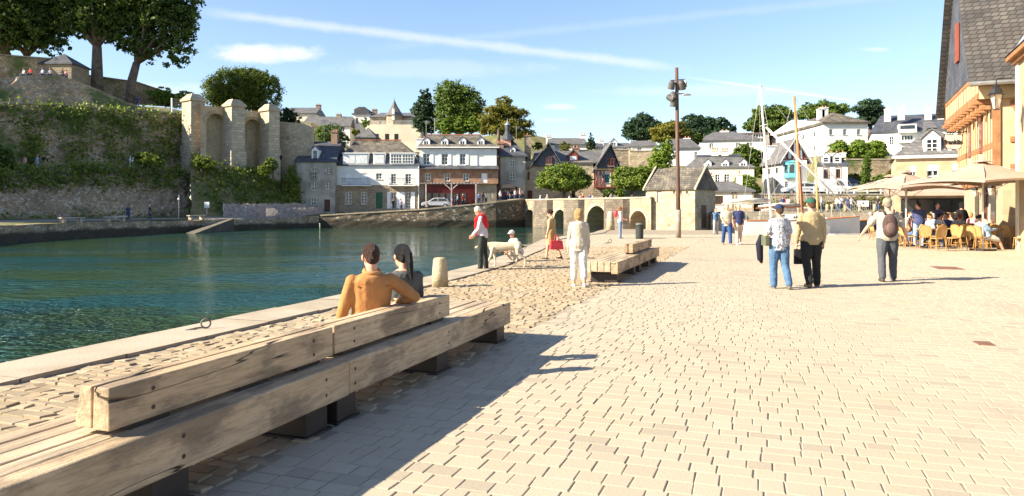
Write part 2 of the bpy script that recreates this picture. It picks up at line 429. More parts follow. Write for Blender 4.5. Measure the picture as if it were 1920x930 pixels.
def quay_mb(line, z0f, z1f, off=0, mi=0, step=2.):
    """vertical wall sheet below a plan polyline"""
    m = MB(); P = []
    for (a, b) in zip(line[:-1], line[1:]):
        n = max(1, int(math.dist(a, b) / step))
        for k in range(n): P.append((a[0] + (b[0] - a[0]) * k / n, a[1] + (b[1] - a[1]) * k / n))
    P.append(line[-1])
    V = []
    for x, y in P: V += [(x, y, z0f(x, y)), (x, y, z1f(x, y))]
    m.raw(V, [(2 * i, 2 * i + 2, 2 * i + 3, 2 * i + 1) for i in range(len(P) - 1)], mi)
    return m
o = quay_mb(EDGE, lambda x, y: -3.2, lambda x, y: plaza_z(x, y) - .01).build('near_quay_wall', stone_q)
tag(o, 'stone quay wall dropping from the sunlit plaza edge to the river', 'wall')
o = quay_mb([(12.5, 84.2), (21.2, 84.2), (20.9, 78), (14.5, 46.2), (22.3, 46.2), (29.5, 60), (36, 78)], lambda x, y: -3.2, lambda x, y: plaza_z(x, y) - .01).build('basin_wall', stone_l)
tag(o, 'pale stone wall lining the boat basin below the plaza', 'wall')

# smooth granite coping along the water
def offset_line(L, d):
    out = []
    for i, p in enumerate(L):
        a = L[max(i - 1, 0)]; b = L[min(i + 1, len(L) - 1)]
        tx, ty = b[0] - a[0], b[1] - a[1]; l = math.hypot(tx, ty)
        out.append((p[0] + ty / l * d, p[1] - tx / l * d))
    return out
def resample(L, step):
    P = [L[0]]
    for a, b in zip(L[:-1], L[1:]):
        n = max(1, int(round(math.dist(a, b) / step)))
        P += [(a[0] + (b[0] - a[0]) * k / n, a[1] + (b[1] - a[1]) * k / n) for k in range(1, n + 1)]
    return P
copm = mat('coping_granite', (.39, .325, .245), (.31, .255, .185), rough=.8, scale=1.1, bump=.35, bscale=35)
L0 = resample(EDGE, 1.25); L1 = offset_line(L0, .78)
mb = MB()
for i in range(len(L0) - 1):
    h = .035 + rnd.uniform(-.004, .006); g = .006
    def lerp(a, b, t_): return (a[0] + (b[0] - a[0]) * t_, a[1] + (b[1] - a[1]) * t_)
    q = [lerp(L0[i], L0[i + 1], g), lerp(L0[i], L0[i + 1], 1 - g), lerp(L1[i], L1[i + 1], 1 - g), lerp(L1[i], L1[i + 1], g)]
    zz = [plaza_z(*p) for p in q]
    V = [(p[0], p[1], z - .05) for p, z in zip(q, zz)] + [(p[0], p[1], z + h) for p, z in zip(q, zz)]
    mb.raw(V, [(4, 7, 6, 5), (0, 1, 5, 4), (1, 2, 6, 5), (2, 3, 7, 6), (3, 0, 4, 7)])
struct(mb.build('coping_kerb', copm, bevel=.012))

# real setts, one bevelled block each, laid in rows across the bench direction
def visible(x, y, lim):
    px = HX + F * x / np.maximum(y, .1); py = HY + F * EYE / np.maximum(y, .1)
    return (y > 1.2) & (y < lim) & (x > -12 - y) & (x < 7 + y * .85)
def inside(poly, x, y):
    c = np.zeros(len(x), bool); n = len(poly)
    for i in range(n):
        x0, y0 = poly[i]; x1, y1 = poly[(i + 1) % n]
        if y0 == y1: continue
        k = ((y0 > y) != (y1 > y)) & (x < (x1 - x0) * (y - y0) / (y1 - y0) + x0)
        c ^= k
    return c
nr = np.random.RandomState(3)
def setts(name, u0, u1, v0, v1, rowh, wid, gap, dome, rough_, mats, clip, lim, keep):
    cells = []
    u = u0
    while u < u1:
        h = rowh * nr.uniform(.82, 1.22); n = int((v1 - v0) / (wid * .75)) + 4
        ws = wid * nr.uniform(.68, 1.38, n); e = v0 - nr.uniform(0, wid) + np.concatenate([[0], np.cumsum(ws)])
        c = np.stack([np.full(n, u), np.full(n, u + h), e[:-1], e[1:]], 1)
        cells.append(c[(c[:, 2] > v0 - wid) & (c[:, 3] < v1 + wid)]); u += h
    C = np.concatenate(cells)
    um = (C[:, 0] + C[:, 1]) / 2; vm = (C[:, 2] + C[:, 3]) / 2
    x = um * SN + vm * CS; y = um * CS - vm * SN
    k = visible(x, y, lim) & inside(clip, x, y) & keep(x, y, um, vm)
    C = C[k]; N = len(C)
    hh = dome + nr.normal(0, rough_, N); tu = nr.normal(0, rough_ * .9, N); tv = nr.normal(0, rough_ * .9, N)
    V = np.zeros((N, 12, 3)); wav = nr.normal(0, .0022 + rough_ * .5, (N, 4, 2))
    for r, (ins, dz) in enumerate(((gap, None), (gap * 1.05 + .0005, -.0022 - dome * .25), (gap + .004 + dome * .55, 0.))):
        for q, (a, b) in enumerate(((0, 2), (1, 2), (1, 3), (0, 3))):
            uu = C[:, a] + (ins if a == 0 else -ins) + wav[:, q, 0]; vv = C[:, b] + (ins if b == 2 else -ins) + wav[:, q, 1]
            z = np.full(N, -.03) if dz is None else hh + dz + tu * (1 if a else -1) + tv * (1 if b == 3 else -1)
            V[:, r * 4 + q, 0] = uu * SN + vv * CS; V[:, r * 4 + q, 1] = uu * CS - vv * SN
            yy = V[:, r * 4 + q, 1]
            V[:, r * 4 + q, 2] = z - .85 * np.clip((yy - 40) / 40, 0, 1)
    fs = [[8, 11, 10, 9]]
    for r in (0, 4):
        fs += [[r + i, r + 4 + i, r + 4 + (i + 1) % 4, r + (i + 1) % 4] for i in range(4)]
    Q = (np.array(fs)[None] + (np.arange(N) * 12)[:, None, None]).reshape(-1, 4)
    o = bpy.data.objects.new(name, np_mesh(name, V.reshape(-1, 3), Q, mats, smooth=False)); COL.objects.link(o); struct(o)
    return N
def settmat(name, a, b, c, sp):
    m = bpy.data.materials.new(name); m.use_nodes = True; t = NT(m.node_tree)
    o = t.new('ShaderNodeOutputMaterial'); p = t.new('ShaderNodeBsdfPrincipled'); t.l.new(p.outputs[0], o.inputs[0])
    isl = t.new('ShaderNodeNewGeometry').outputs['Random Per Island']; co = t.new('ShaderNodeTexCoord').outputs['Object']
    col = t.mix(isl, a, b); col = t.mix(t.ramp(t.noise(co, .5, 5, .6), .45, .7, 0, .75), col, c); col = t.mix(t.ramp(isl, .93, .95, 0, .3), col, sp); col = t.mix(t.ramp(t.noise(t.scale(co, (1, .6, 1)), .23, 6, .7), .52, .70, 0, .45), col, sp)
    col = t.mix(t.ramp(t.noise(co, 55, 4, .7), .5, .75, 0, .30), col, t.mix(1., col, (.62, .6, .56), 'MULTIPLY'))
    col = t.mix(t.ramp(t.noise(co, 2.3, 5, .65), .60, .72, 0, .35), col, sp)
    t.put(p.inputs['Base Color'], col); p.inputs['Roughness'].default_value = .78; p.inputs['Specular IOR Level'].default_value = .3
    bp = t.new('ShaderNodeBump'); bp.inputs['Strength'].default_value = .45; bp.inputs['Distance'].default_value = .006
    t.put(bp.inputs['Height'], t.noise(co, 45, 5, .65)); t.l.new(bp.outputs[0], p.inputs['Normal'])
    return m
sm1 = settmat('sett_granite', (.405, .34, .25), (.36, .30, .22), (.375, .305, .21), (.24, .21, .165))
sm2 = settmat('cobble_granite', (.37, .295, .20), (.28, .215, .135), (.33, .24, .14), (.14, .11, .06))
n1 = setts('plaza_setts', -2, 62, -2.93, 42, .165, .18, .0030, .0035, .0007, sm1, PLAZA, 47, lambda x, y, u, v: v > -2.9)
E1 = offset_line(EDGE, .86)
def cob(x, y, u, v):
    ok = v < -3.0
    poly = E1 + [(40, 90), (40, -24)]
    return ok & inside(poly, x, y)
n2 = setts('old_cobbles', 0, 40, -12, -2.96, .135, .17, .008, .008, .0042, sm2, PLAZA, 30, cob)
n2 += setts('old_cobbles', 26, 62, -16, -2.96, .165, .18, .0045, .005, .0014, sm1, PLAZA, 47, lambda x, y, u, v: cob(x, y, u, v) & (y > 30))
print('setts', n1, n2)

# water
wm = bpy.data.materials.new('river_water'); wm.use_nodes = True; t = NT(wm.node_tree)
o_ = t.new('ShaderNodeOutputMaterial'); p = t.new('ShaderNodeBsdfPrincipled'); t.l.new(p.outputs[0], o_.inputs[0])
co = t.new('ShaderNodeTexCoord').outputs['Object']
n = t.noise(t.scale(co, (.10, .20, 1)), 1, 5, .65)
col = t.mix(t.ramp(n, .42, .58), (.010, .058, .058), (.024, .058, .020))
t.put(p.inputs['Base Color'], col); p.inputs['Roughness'].default_value = .035; p.inputs['IOR'].default_value = 1.33
w1 = t.noise(t.scale(co, (1.0, 2.0, 1)), 1.1, 2, .5, .8); w2 = t.noise(t.scale(co, (1, 1.6, 1)), 3.2, 2, .55, .6); w3 = t.noise(co, .16, 3); w4 = t.noise(t.scale(co, (1, 1.4, 1)), 8., 1, .5, .3)
ridge = t.math('SUBTRACT', 1., t.math('MULTIPLY', t.math('ABSOLUTE', t.math('SUBTRACT', w2, .5)), 2.6))
hgt = t.math('ADD', t.math('ADD', t.math('MULTIPLY', w4, .07), t.math('MULTIPLY', w1, .8)), t.math('MULTIPLY', t.math('MULTIPLY', ridge, .24), t.ramp(w3, .38, .6, .25, 1.5)))
b = t.new('ShaderNodeBump'); b.inputs['Strength'].default_value = 1.; sp = t.new('ShaderNodeSeparateXYZ'); t.put(sp.inputs[0], co); t.put(b.inputs['Distance'], t.math('MULTIPLY', t.ramp(sp.outputs[1], 9, 46, .62, .03), t.ramp(t.noise(t.scale(co, (.05, .2, 1)), 1, 3), .4, .62, .45, 1.5)))
t.put(b.inputs['Height'], hgt); t.l.new(b.outputs[0], p.inputs['Normal'])
mb = MB(); mb.raw([(-220, -90, WATER), (130, -90, WATER), (130, 130, WATER), (-220, 130, WATER)], [(0, 1, 2, 3)])
o = mb.build('water', wm); struct(o)
mb = MB(); mb.raw([(-1500, -300, -3.3), (1500, -300, -3.3), (1500, 2500, -3.3), (-1500, 2500, -3.3)], [(0, 1, 2, 3)])
struct(mb.build('ground', mat('earth', (.10, .09, .05), (.06, .07, .035), scale=.1)))

# ------------------------------------------------------------ far banks and the hill
LEFTQ = [(-70, -60), (-52, 20), (X(-60, 52), 52), (X(0, 57), 57), (X(170, 69), 69), (X(340, 82), 82), (X(470, 92), 92), (X(600, 99.5), 99.5), (X(800, 100.5), 100.5), (X(930, 102), 102), (X(985, 106), 106)]
ZQ = [.2, .2, .2, .18, .15, .08, .12, .35, 1.2, 2.1, 2.6]
BR, BL = Vector((14.3, 80)), Vector((1.9, 106))                # right and left foot of the bridge front
def wall_on(name, pts, z0, z1, th, material, side=1, disp=.12, cap=None, parent=None, batter=0., seg=1.2, hs=.7, seed=1, capm=None):
    """long rough wall on a plan polyline: displaced front, flat top, thickness behind"""
    r_ = random.Random(seed); P = []; T = []
    for i, (a, b) in enumerate(zip(pts[:-1], pts[1:])):
        n = max(1, int(math.dist(a, b) / seg))
        for k in range(n): P.append((a[0] + (b[0] - a[0]) * k / n, a[1] + (b[1] - a[1]) * k / n)); T.append(i + k / n)
    P.append(pts[-1]); T.append(len(pts) - 1)
    lz = lambda A, t_: A if not isinstance(A, (list, tuple)) else (A[int(t_)] if t_ >= len(A) - 1 else A[int(t_)] + (A[int(t_) + 1] - A[int(t_)]) * (t_ - int(t_)))
    H = max(lz(z1, t_) - lz(z0, t_) for t_ in T); nv = max(2, int(H / hs)); V = []
    for i, p_ in enumerate(P):
        a = P[max(i - 1, 0)]; b = P[min(i + 1, len(P) - 1)]; tx, ty = b[0] - a[0], b[1] - a[1]; l = math.hypot(tx, ty)
        nx, ny = ty / l * side, -tx / l * side
        A, B = lz(z0, T[i]), lz(z1, T[i])
        for k in range(nv + 1):
            d = r_.uniform(-disp, disp) * (0 if k == 0 else 1) - batter * (k / nv)
            V.append((p_[0] + nx * d, p_[1] + ny * d, A + (B - A) * k / nv + (r_.uniform(-disp, disp) * .5 if k == nv else 0)))
        V.append((p_[0] - nx * (th + batter), p_[1] - ny * (th + batter), B)); V.append((p_[0] - nx * (th + batter), p_[1] - ny * (th + batter), A))
    m = nv + 3; Fs = []
    for i in range(len(P) - 1):
        for k in range(m - 1):
            q = (i * m + k, (i + 1) * m + k, (i + 1) * m + k + 1, i * m + k + 1)
            Fs.append(q if side == 1 else q[::-1])
    Fs += [tuple(range(m))[::-side], tuple(range((len(P) - 1) * m, len(P) * m))[::side]]
    b = MB().raw(V, Fs); o = b.build(name, material, parent)
    if cap:
        c = MB(); W = []
        for i, p_ in enumerate(P):
            a = P[max(i - 1, 0)]; q = P[min(i + 1, len(P) - 1)]; tx, ty = q[0] - a[0], q[1] - a[1]; l = math.hypot(tx, ty)
            nx, ny = ty / l * side, -tx / l * side; B = lz(z1, T[i])
            for d, dz in ((cap - batter, .03), (cap - batter, .22), (-th - batter - cap, .22), (-th - batter - cap, .03)): W.append((p_[0] + nx * d, p_[1] + ny * d, B + dz))
        Fs = []
        for i in range(len(P) - 1):
            for k in range(4):
                q = (i * 4 + k, (i + 1) * 4 + k, (i + 1) * 4 + (k + 1) % 4, i * 4 + (k + 1) % 4); Fs.append(q if side == 1 else q[::-1])
        Fs += [(0, 1, 2, 3), tuple((len(P) - 1) * 4 + k for k in range(4))]
        c.raw(W, Fs); c.build('coping', capm or ashlar, o)
    return o
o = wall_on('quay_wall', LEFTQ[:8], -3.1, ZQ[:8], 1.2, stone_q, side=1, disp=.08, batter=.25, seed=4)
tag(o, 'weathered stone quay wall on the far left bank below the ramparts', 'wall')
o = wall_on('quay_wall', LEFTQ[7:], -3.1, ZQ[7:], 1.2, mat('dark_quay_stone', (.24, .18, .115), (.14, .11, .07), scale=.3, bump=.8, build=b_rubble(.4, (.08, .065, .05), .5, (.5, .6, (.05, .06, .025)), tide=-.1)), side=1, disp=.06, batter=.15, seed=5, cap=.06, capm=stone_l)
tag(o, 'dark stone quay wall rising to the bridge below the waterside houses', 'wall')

# rampart hillside on the left bank, as stations from left to right: (px, D) of the water line
ST = [(-260, 38), (-130, 47), (0, 57), (60, 61.5), (120, 66), (180, 70), (240, 75), (300, 79), (358, 84)]
def tab(px, *kv):
    if px <= kv[0][0]: return kv[0][1]
    for (a, u), (b, v) in zip(kv[:-1], kv[1:]):
        if px <= b: return u + (v - u) * (px - a) / (b - a)
    return kv[-1][1]
rings = []
for px, D in ST:
    A = D + tab(px, (0, 17), (358, 9)); B = A + 4; B2 = B + 3.2; C_ = B2 + 1.6; C2 = C_ + 3.5; U = C2 + 3; U2 = U + 7
    zA = .35; zB = Z(tab(px, (0, 322), (50, 319), (200, 312), (358, 322)), B)
    zC = Z(tab(px, (-200, 190), (0, 195), (120, 200), (240, 208), (358, 216)), C_)
    zU = max(Z(tab(px, (-100, 152), (0, 148), (70, 139), (130, 143), (180, 166), (240, 192), (275, 207), (358, 212)), U), zC + .5)
    zW = Z(tab(px, (-100, 103), (0, 103), (130, 112), (131, 138), (180, 148), (300, 170), (358, 190)), U2)
    rings.append(dict(px=px, D=D, A=A, B=B, B2=B2, C=C_, C2=C2, U=U, U2=U2, zA=zA, zB=zB, zC=zC, zU=zU, zW=zW))
def P3(r, k, z): return (X(r['px'], r[k]), r[k], z)
grassy = mat('rough_grass', (.10, .115, .035), (.20, .16, .08), scale=.35, bump=.6, bscale=3)
pathm = mat('gravel_path', (.34, .30, .25), (.26, .23, .195), scale=1, bump=.2)
def loft(name, rows, material, sub=5, jit=0., seed=1, along=6):
    """surface through rows of 3D points (same count in each)"""
    r_ = random.Random(seed); rows = [[Vector(p_) for p_ in r] for r in rows]
    fine = []
    for a, b in zip(rows[:-1], rows[1:]):
        for k in range(sub): fine.append([p_.lerp(q, k / sub) for p_, q in zip(a, b)])
    fine.append(rows[-1]); G = []
    for r in fine:
        q = []
        for a, b in zip(r[:-1], r[1:]):
            for k in range(along): q.append(a.lerp(b, k / along))
        q.append(r[-1]); G.append(q)
    V = []; W_ = len(G[0])
    for i, r in enumerate(G):
        for j, p_ in enumerate(r):
            e = 0 if i in (0, len(G) - 1) else jit
            V.append(p_ + Vector((r_.uniform(-e, e), r_.uniform(-e, e), r_.uniform(-e, e) * .6)))
    Fs = [(i * W_ + j, i * W_ + j + 1, (i + 1) * W_ + j + 1, (i + 1) * W_ + j) for i in range(len(G) - 1) for j in range(W_ - 1)]
    return MB().raw(V, Fs).build(name, material)
qs = [(X(r['px'], r['D'] + .8), r['D'] + .8, .16) for r in rings]
qa = [P3(r, 'A', r['zA']) for r in rings]
mid = [tuple(Vector(a).lerp(Vector(b), .42)) for a, b in zip(qs, qa)]; mid2 = [tuple(Vector(a).lerp(Vector(b), .8)) for a, b in zip(qs, qa)]
struct(loft('riverbank', [qs, mid], grassy, 3, .03)); struct(loft('footpath', [mid, mid2], pathm, 3)); struct(loft('riverbank', [mid2, [P3(r, 'A', r['zA'] + .1) for r in rings]], grassy, 3, .05))
lowm = mat('lower_rampart_stone', (.54, .40, .25), (.38, .28, .175), scale=.25, bump=.8, build=b_rubble(.34, (.16, .135, .10), .55, (.13, .50, (.06, .08, .025))))
o = loft('lower_rampart', [[P3(r, 'A', -.5) for r in rings], [(X(r['px'], r['A'] + 1.2), r['A'] + 1.2, r['zB'] * .55) for r in rings],
                         [(X(r['px'], r['A'] + 2.0), r['A'] + 2.0, r['zB'] * .8) for r in rings], [P3(r, 'B', r['zB']) for r in rings]], lowm, 6, .22, 3, 8)
tag(o, 'sloping rough stone wall patched with grass below the upper path', 'wall')
struct(loft('upper_path', [[P3(r, 'B', r['zB']) for r in rings], [P3(r, 'B2', r['zB'] + .1) for r in rings]], pathm, 2))
o = wall_on('rampart_wall', [(X(r['px'], r['B2']), r['B2']) for r in rings], [r['zB'] - 1 for r in rings], [r['zC'] for r in rings], 2.5, stone_r, side=1, disp=.2, batter=1.5, seed=8, cap=.05, capm=ashlar)
tag(o, 'tall overgrown stone rampart wall with a grassy top', 'wall')
struct(loft('terrace', [[(X(r['px'], r['C'] + 1.), r['C'] + 1., r['zC'] - .1) for r in rings], [P3(r, 'C2', r['zC'] + .2) for r in rings]], grassy, 3, .08))
o = loft('upper_rampart', [[P3(r, 'C2', r['zC'] - .4) for r in rings], [P3(r, 'U', r['zU']) for r in rings]], stone_r, 10, .16, 6, 8)
tag(o, 'upper stone rampart rising to a hump where people sit', 'wall')
struct(loft('hilltop', [[P3(r, 'U', r['zU']) for r in rings], [P3(r, 'U2', r['zU'] + .1) for r in rings], [(X(r['px'], r['U2'] + 90), r['U2'] + 90, r['zU'] - 2) for r in rings]], grassy, 3, .05))

# slope between the bastion and the palisade
BK = [(358, 84.2, 95.5, 8.6), (400, 87, 97, 7.6), (440, 90, 98.5, 6.6), (480, 92.8, 101, 6.8), (520, 95, 104, 5.4), (556, 97.3, 103.5, 1.2), (600, 100., 104.5, .6)]
rows = [[(X(p_, a + .6), a + .6, .16) for p_, a, b, z in BK], [(X(p_, a + (b - a) * .33), a + (b - a) * .33, .4) for p_, a, b, z in BK],
        [(X(p_, a + (b - a) * .45), a + (b - a) * .45, .5 + z * .12) for p_, a, b, z in BK], [(X(p_, a + (b - a) * .75), a + (b - a) * .75, .5 + z * .55) for p_, a, b, z in BK],
        [(X(p_, b), b, z) for p_, a, b, z in BK], [(X(p_, b + 6), b + 6, z + .6) for p_, a, b, z in BK]]
struct(loft('footpath', rows[:2], pathm, 2)); struct(loft('hillside', rows[1:], grassy, 4, .12, 9, 5))

# ------------------------------------------------------------ bank and hill behind the houses, through control heights
CTRL = [(-60, 112, 14), (-42, 108, 12.), (-36, 106, 8), (-33, 100, 1.2), (-28, 98, .6), (-26, 102.6, .5), (-30, 112, 3), (-12, 103, .9), (-20, 103, .4), (0, 107, 2.4), (3, 107, 2.6),
        (-12, 112, 1.6), (3, 113, 2.7), (14, 95, 1.0), (10, 110, 2.6), (25, 110, 2.6), (16, 84, .4), (22, 83, .8), *[(x_, y_, .6) for x_ in range(24, 130, 6) for y_ in (80, 83, 86.5)], *[(x_, y_, 2.7) for x_ in range(30, 70, 6) for y_ in (91, 94, 98)],
        (45, 101, 3.1), (56, 101, 3.1), (32, 100, 2.4), (60, 112, 7),
        (-50, 170, 21), (-30, 160, 13), (-20, 158, 12.5), (-40, 135, 14), (-20, 135, 8), (-5, 135, 8), (5, 132, 10), (15, 150, 13), (30, 150, 11), (28, 125, 8.5), (45, 140, 11.5),
        (55, 130, 10.5), (60, 130, 11), (70, 128, 10), (85, 140, 12), (110, 140, 12), (75, 105, 5), (100, 100, 5), (-100, 200, 28), (-60, 260, 27), (0, 260, 21), (60, 260, 19), (130, 260, 17), (220, 200, 12),
        (0, 400, 24), (-150, 400, 38), (150, 400, 18), (0, 180, 19), (20, 190, 17), (45, 180, 15.5), (80, 170, 13.5), (200, 110, 8)]
CA = np.array(CTRL)
def ground_z(x, y):
    d2 = (CA[:, 0] - x) ** 2 + (CA[:, 1] - y) ** 2 + 6
    w_ = d2 ** -1.7; return float((w_ * CA[:, 2]).sum() / w_.sum())
FRONT = [(-40, 99), (-33, 97.5), (X(600, 100.7), 100.7), (X(800, 101.7), 101.7), (X(930, 103.2), 103.2), (BL.x, 107.4), (3.6, 111), (8, 113), (16, 108), (19, 98), (12.5, 88), (12.5, 84.1), (21.2, 84.1), (21.2, 78.2), (36.2, 78.2), (130, 79)]
ZF = [1.5, .7, .36, 1.2, 2.4, 2.5, 2.6, 2.6, 2.6, 2.6, 1.0, .6, .7, 1.05, 1.05, 1.6]
def frontline(step=1.5):
    P = []; H = []
    for i in range(len(FRONT) - 1):
        a, b = FRONT[i], FRONT[i + 1]; n = max(1, int(math.dist(a, b) / step))
        for k in range(n): P.append((a[0] + (b[0] - a[0]) * k / n, a[1] + (b[1] - a[1]) * k / n)); H.append(ZF[i] + (ZF[i + 1] - ZF[i]) * k / n)
    P.append(FRONT[-1]); H.append(ZF[-1]); return P, H
# regular grid of the hill, clipped to the land side of the front line
gx = np.arange(-140, 260, 2.5); gy = np.concatenate([np.arange(78, 150, 2.), np.arange(150, 420, 9.)])
poly = [(-140, 125), (-60, 112)] + FRONT + [(260, 79), (260, 420), (-140, 420)]
bm = bmesh.new()
P, H = frontline()
outer = [(-140, 125, 20), (-60, 113, 13)] + [(p_[0], p_[1], h) for p_, h in zip(P, H)] + [(260, 79, 4), (260, 420, 25), (-140, 420, 35)]
from mathutils import geometry as mg
GX, GY = np.meshgrid(gx, gy); gxx, gyy = GX.ravel(), GY.ravel()
ins = inside(poly, gxx, gyy)
fp = np.array(P)
pts2 = [Vector((a, b)) for a, b, _ in outer]; hz = [c for _, _, c in outer]
for x, y in zip(gxx[ins], gyy[ins]):
    if ((fp - (x, y)) ** 2).sum(1).min() < 1.2: continue
    z = ground_z(x, y); pts2.append(Vector((x, y))); hz.append(z)
n_o = len(outer)
vo, eo, fo, ov, oe, of = mg.delaunay_2d_cdt(pts2, [(i, (i + 1) % n_o) for i in range(n_o)], [], 1, 1e-4)
V = [(v.x, v.y, hz[ov[i][0]] if ov[i] else ground_z(v.x, v.y)) for i, v in enumerate(vo)]
hill = MB().raw(V, [tuple(f) for f in fo]).build('hill', grassy); struct(hill)
o = quay_mb(FRONT[10:], lambda x, y: -3.2, lambda x, y: tab(x, (12.6, .75), (21.1, .7), (21.3, 1.05), (36, 1.05), (130, 1.6)), step=1.5).build('harbour_wall', mat('harbour_stone', (.50, .42, .30), (.42, .34, .235), scale=.5, bump=.5, build=b_brick(.8, .35, (.38, .31, .22), .3, .015, (.4, .62, (.3, .26, .18)))))
tag(o, 'long pale stone harbour wall behind the moored boats', 'wall')
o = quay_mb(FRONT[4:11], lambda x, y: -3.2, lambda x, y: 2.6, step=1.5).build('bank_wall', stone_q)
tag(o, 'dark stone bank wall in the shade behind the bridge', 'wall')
for nm, line, wd, mt in (('road', LEFTQ[7:], 4.5, 'asphalt'),):
    L2 = [(p_[0], p_[1] + 1.0) for p_ in line]; m = MB()
    V = []
    for (x, y), z in zip(L2, ZQ[7:]): V += [(x, y, z + .03), (x, y + 6.5, z + .06)]
    m.raw(V, [(2 * i, 2 * i + 2, 2 * i + 3, 2 * i + 1) for i in range(len(L2) - 1)])
    struct(m.build('road', mat('asphalt', (.10, .095, .09), (.075, .07, .068), scale=.6)))

# ------------------------------------------------------------ bridge
blen = (BL - BR).length; bdir = (BL - BR) / blen
def bridge_t(px):
    k = (px - HX) / F; return (k * BR.y - BR.x) / (bdir.x - k * bdir.y)
root = thing('stone_bridge', 'old stone bridge of four arches crossing the river behind the toll house', 'bridge', (BR.x, BR.y, 0), math.atan2(bdir.y, bdir.x))
ARCH = [(1181, 1213, 395), (1099, 1140, 386), (1038, 1063, 393), (982, 1005, 393)]
TOP = 2.5; DEPTH = 5.0
arcs = []
for a, b, yc in ARCH:
    t0, t1 = bridge_t(b), bridge_t(a); tm = (t0 + t1) / 2; D = (BR + bdir * tm).y
    arcs.append((t0, t1, Z(yc, D)))
bps = set([-1.0, blen + 3])
for t0, t1, zc in arcs:
    for k in range(15): bps.add(t0 + (t1 - t0) * k / 14)
def soffit(s_, side):
    for t0, t1, zc in arcs:
        if (t0 - 1e-6 <= s_ <= t1 + 1e-6):
            mid_ = (t0 + t1) / 2
            if (abs(s_ - t0) < 1e-6 and side < 0) or (abs(s_ - t1) < 1e-6 and side > 0): return -3.1
            q = (s_ - mid_) / ((t1 - t0) / 2); spring = zc - (t1 - t0) / 2 * .95
            return spring + (zc - spring) * math.sqrt(max(0, 1 - q * q * .999))
    return -3.1
m = MB(); bl = sorted(bps)
for a, b in zip(bl[:-1], bl[1:]):
    za, zb = soffit(a, 1), soffit(b, -1)
    V = [(a, 0, za), (b, 0, zb), (b, 0, TOP), (a, 0, TOP), (a, -DEPTH, za), (b, -DEPTH, zb), (b, -DEPTH, TOP), (a, -DEPTH, TOP)]
    m.raw(V, [(0, 3, 2, 1), (4, 5, 6, 7), (0, 1, 5, 4)])
for t0, t1, zc in arcs:
    for s_ in (t0, t1): m.raw([(s_, 0, -3.1), (s_, -DEPTH, -3.1), (s_, -DEPTH, soffit(s_, 1 if s_ == t0 else -1)), (s_, 0, soffit(s_, 1 if s_ == t0 else -1))], [(0, 1, 2, 3)])
o = m.build('arch_wall', bridge_s, root)
m = MB(); m.box(-1, blen + 3, -DEPTH + .4, -.4, TOP - 1.0, TOP - .95); m.build('roadway', pathm, root)
for y0, y1 in ((-.06, .34), ): MB().box(-.9, blen + 3, -.34, .06, TOP + .003, TOP + .2).build('parapet_coping', ashlar, root, bevel=.03)
MB().box(-.9, blen + 3, -DEPTH - .06, -DEPTH + .34, TOP + .003, TOP + .2).build('parapet_coping', ashlar, root)
for a, b in ((1140, 1181), (1064, 1096), (1006, 1037)):
    t0, t1 = bridge_t(b), bridge_t(a)
    poly_ = [(t0, .0), (t1, .0), (t1 - .3, .75), ((t0 + t1) / 2, 1.5), (t0 + .3, .75)]
    m = MB(); m.slab(poly_, -3.1, TOP - .02); m.build('pier', bridge_d, root)
    # voussoir ring
for t0, t1, zc in arcs:
    m = MB(); mid_ = (t0 + t1) / 2; hw = (t1 - t0) / 2; spring = zc - hw * .95
    n_ = 15
    for k in range(n_):
        a0, a1 = math.pi * (k + .06) / n_, math.pi * (k + .94) / n_
        q = [(mid_ + math.cos(a) * (hw + r_), spring + math.sin(a) * (zc - spring + r_)) for a, r_ in ((a0, .0), (a1, .0), (a1, .38), (a0, .38))]
        m.raw([(x_, .002, z_) for x_, z_ in q] + [(x_, .05, z_) for x_, z_ in q], [(4, 5, 6, 7), (0, 1, 5, 4), (1, 2, 6, 5), (2, 3, 7, 6), (3, 0, 4, 7)])
    m.build('arch_ring', ashlar, root)

# ------------------------------------------------------------ benches
wood = mat('weathered_oak', (.52, .41, .28), (.38, .29, .195), rough=.85, scale=1.3, bump=.6, bscale=30, build=b_plank((1.6, .12, 1.6), (.13, .10, .07), .6))
def b_beam(t, co, col, p):
    # grain along local y with wandering dark cracks, knots and stains
    wv = t.noise(t.scale(co, (2.4, .35, 2.4)), 1.3, 4, .6)
    sw = t.vmath('ADD', t.scale(co, (6, .35, 6)), t.scale(wv, (1.5, 0, 1.5)))
    gr = t.noise(sw, 7, 5, .7)
    ck = t.math('ABSOLUTE', t.math('SUBTRACT', t.noise(t.scale(co, (.5, .13, 3.0)), 1.5, 3, .45, 0.), .5))
    crack = t.math('MULTIPLY', t.ramp(ck, 0, .0045, 1, 0), t.ramp(t.noise(t.scale(co, (1, .5, 1)), 1.3, 2), .44, .50))
    st = t.ramp(t.noise(t.scale(co, (2, .9, 2)), 1.5, 5, .65), .47, .62)
    c = t.mix(t.ramp(gr, .38, .66, 0, .5), col, (.19, .135, .085))
    c = t.mix(t.math('MULTIPLY', st, .62), c, (.115, .09, .065))
    kn = t.new('ShaderNodeTexVoronoi'); t.put(kn.inputs['Vector'], t.scale(co, (1.5, .85, 1.5))); kn.inputs['Scale'].default_value = 1.1
    c = t.mix(t.ramp(kn.outputs['Distance'], .02, .055, .85, 0), c, (.06, .045, .03))
    c = t.mix(crack, c, (.03, .022, .015))
    return c, t.math('ADD', t.math('MULTIPLY', gr, .6), t.math('MULTIPLY', crack, -1.6))
beam = mat('split_oak_beam', (.46, .33, .20), (.58, .43, .275), rough=.82, scale=1.0, bump=.65, bscale=60, build=b_beam)
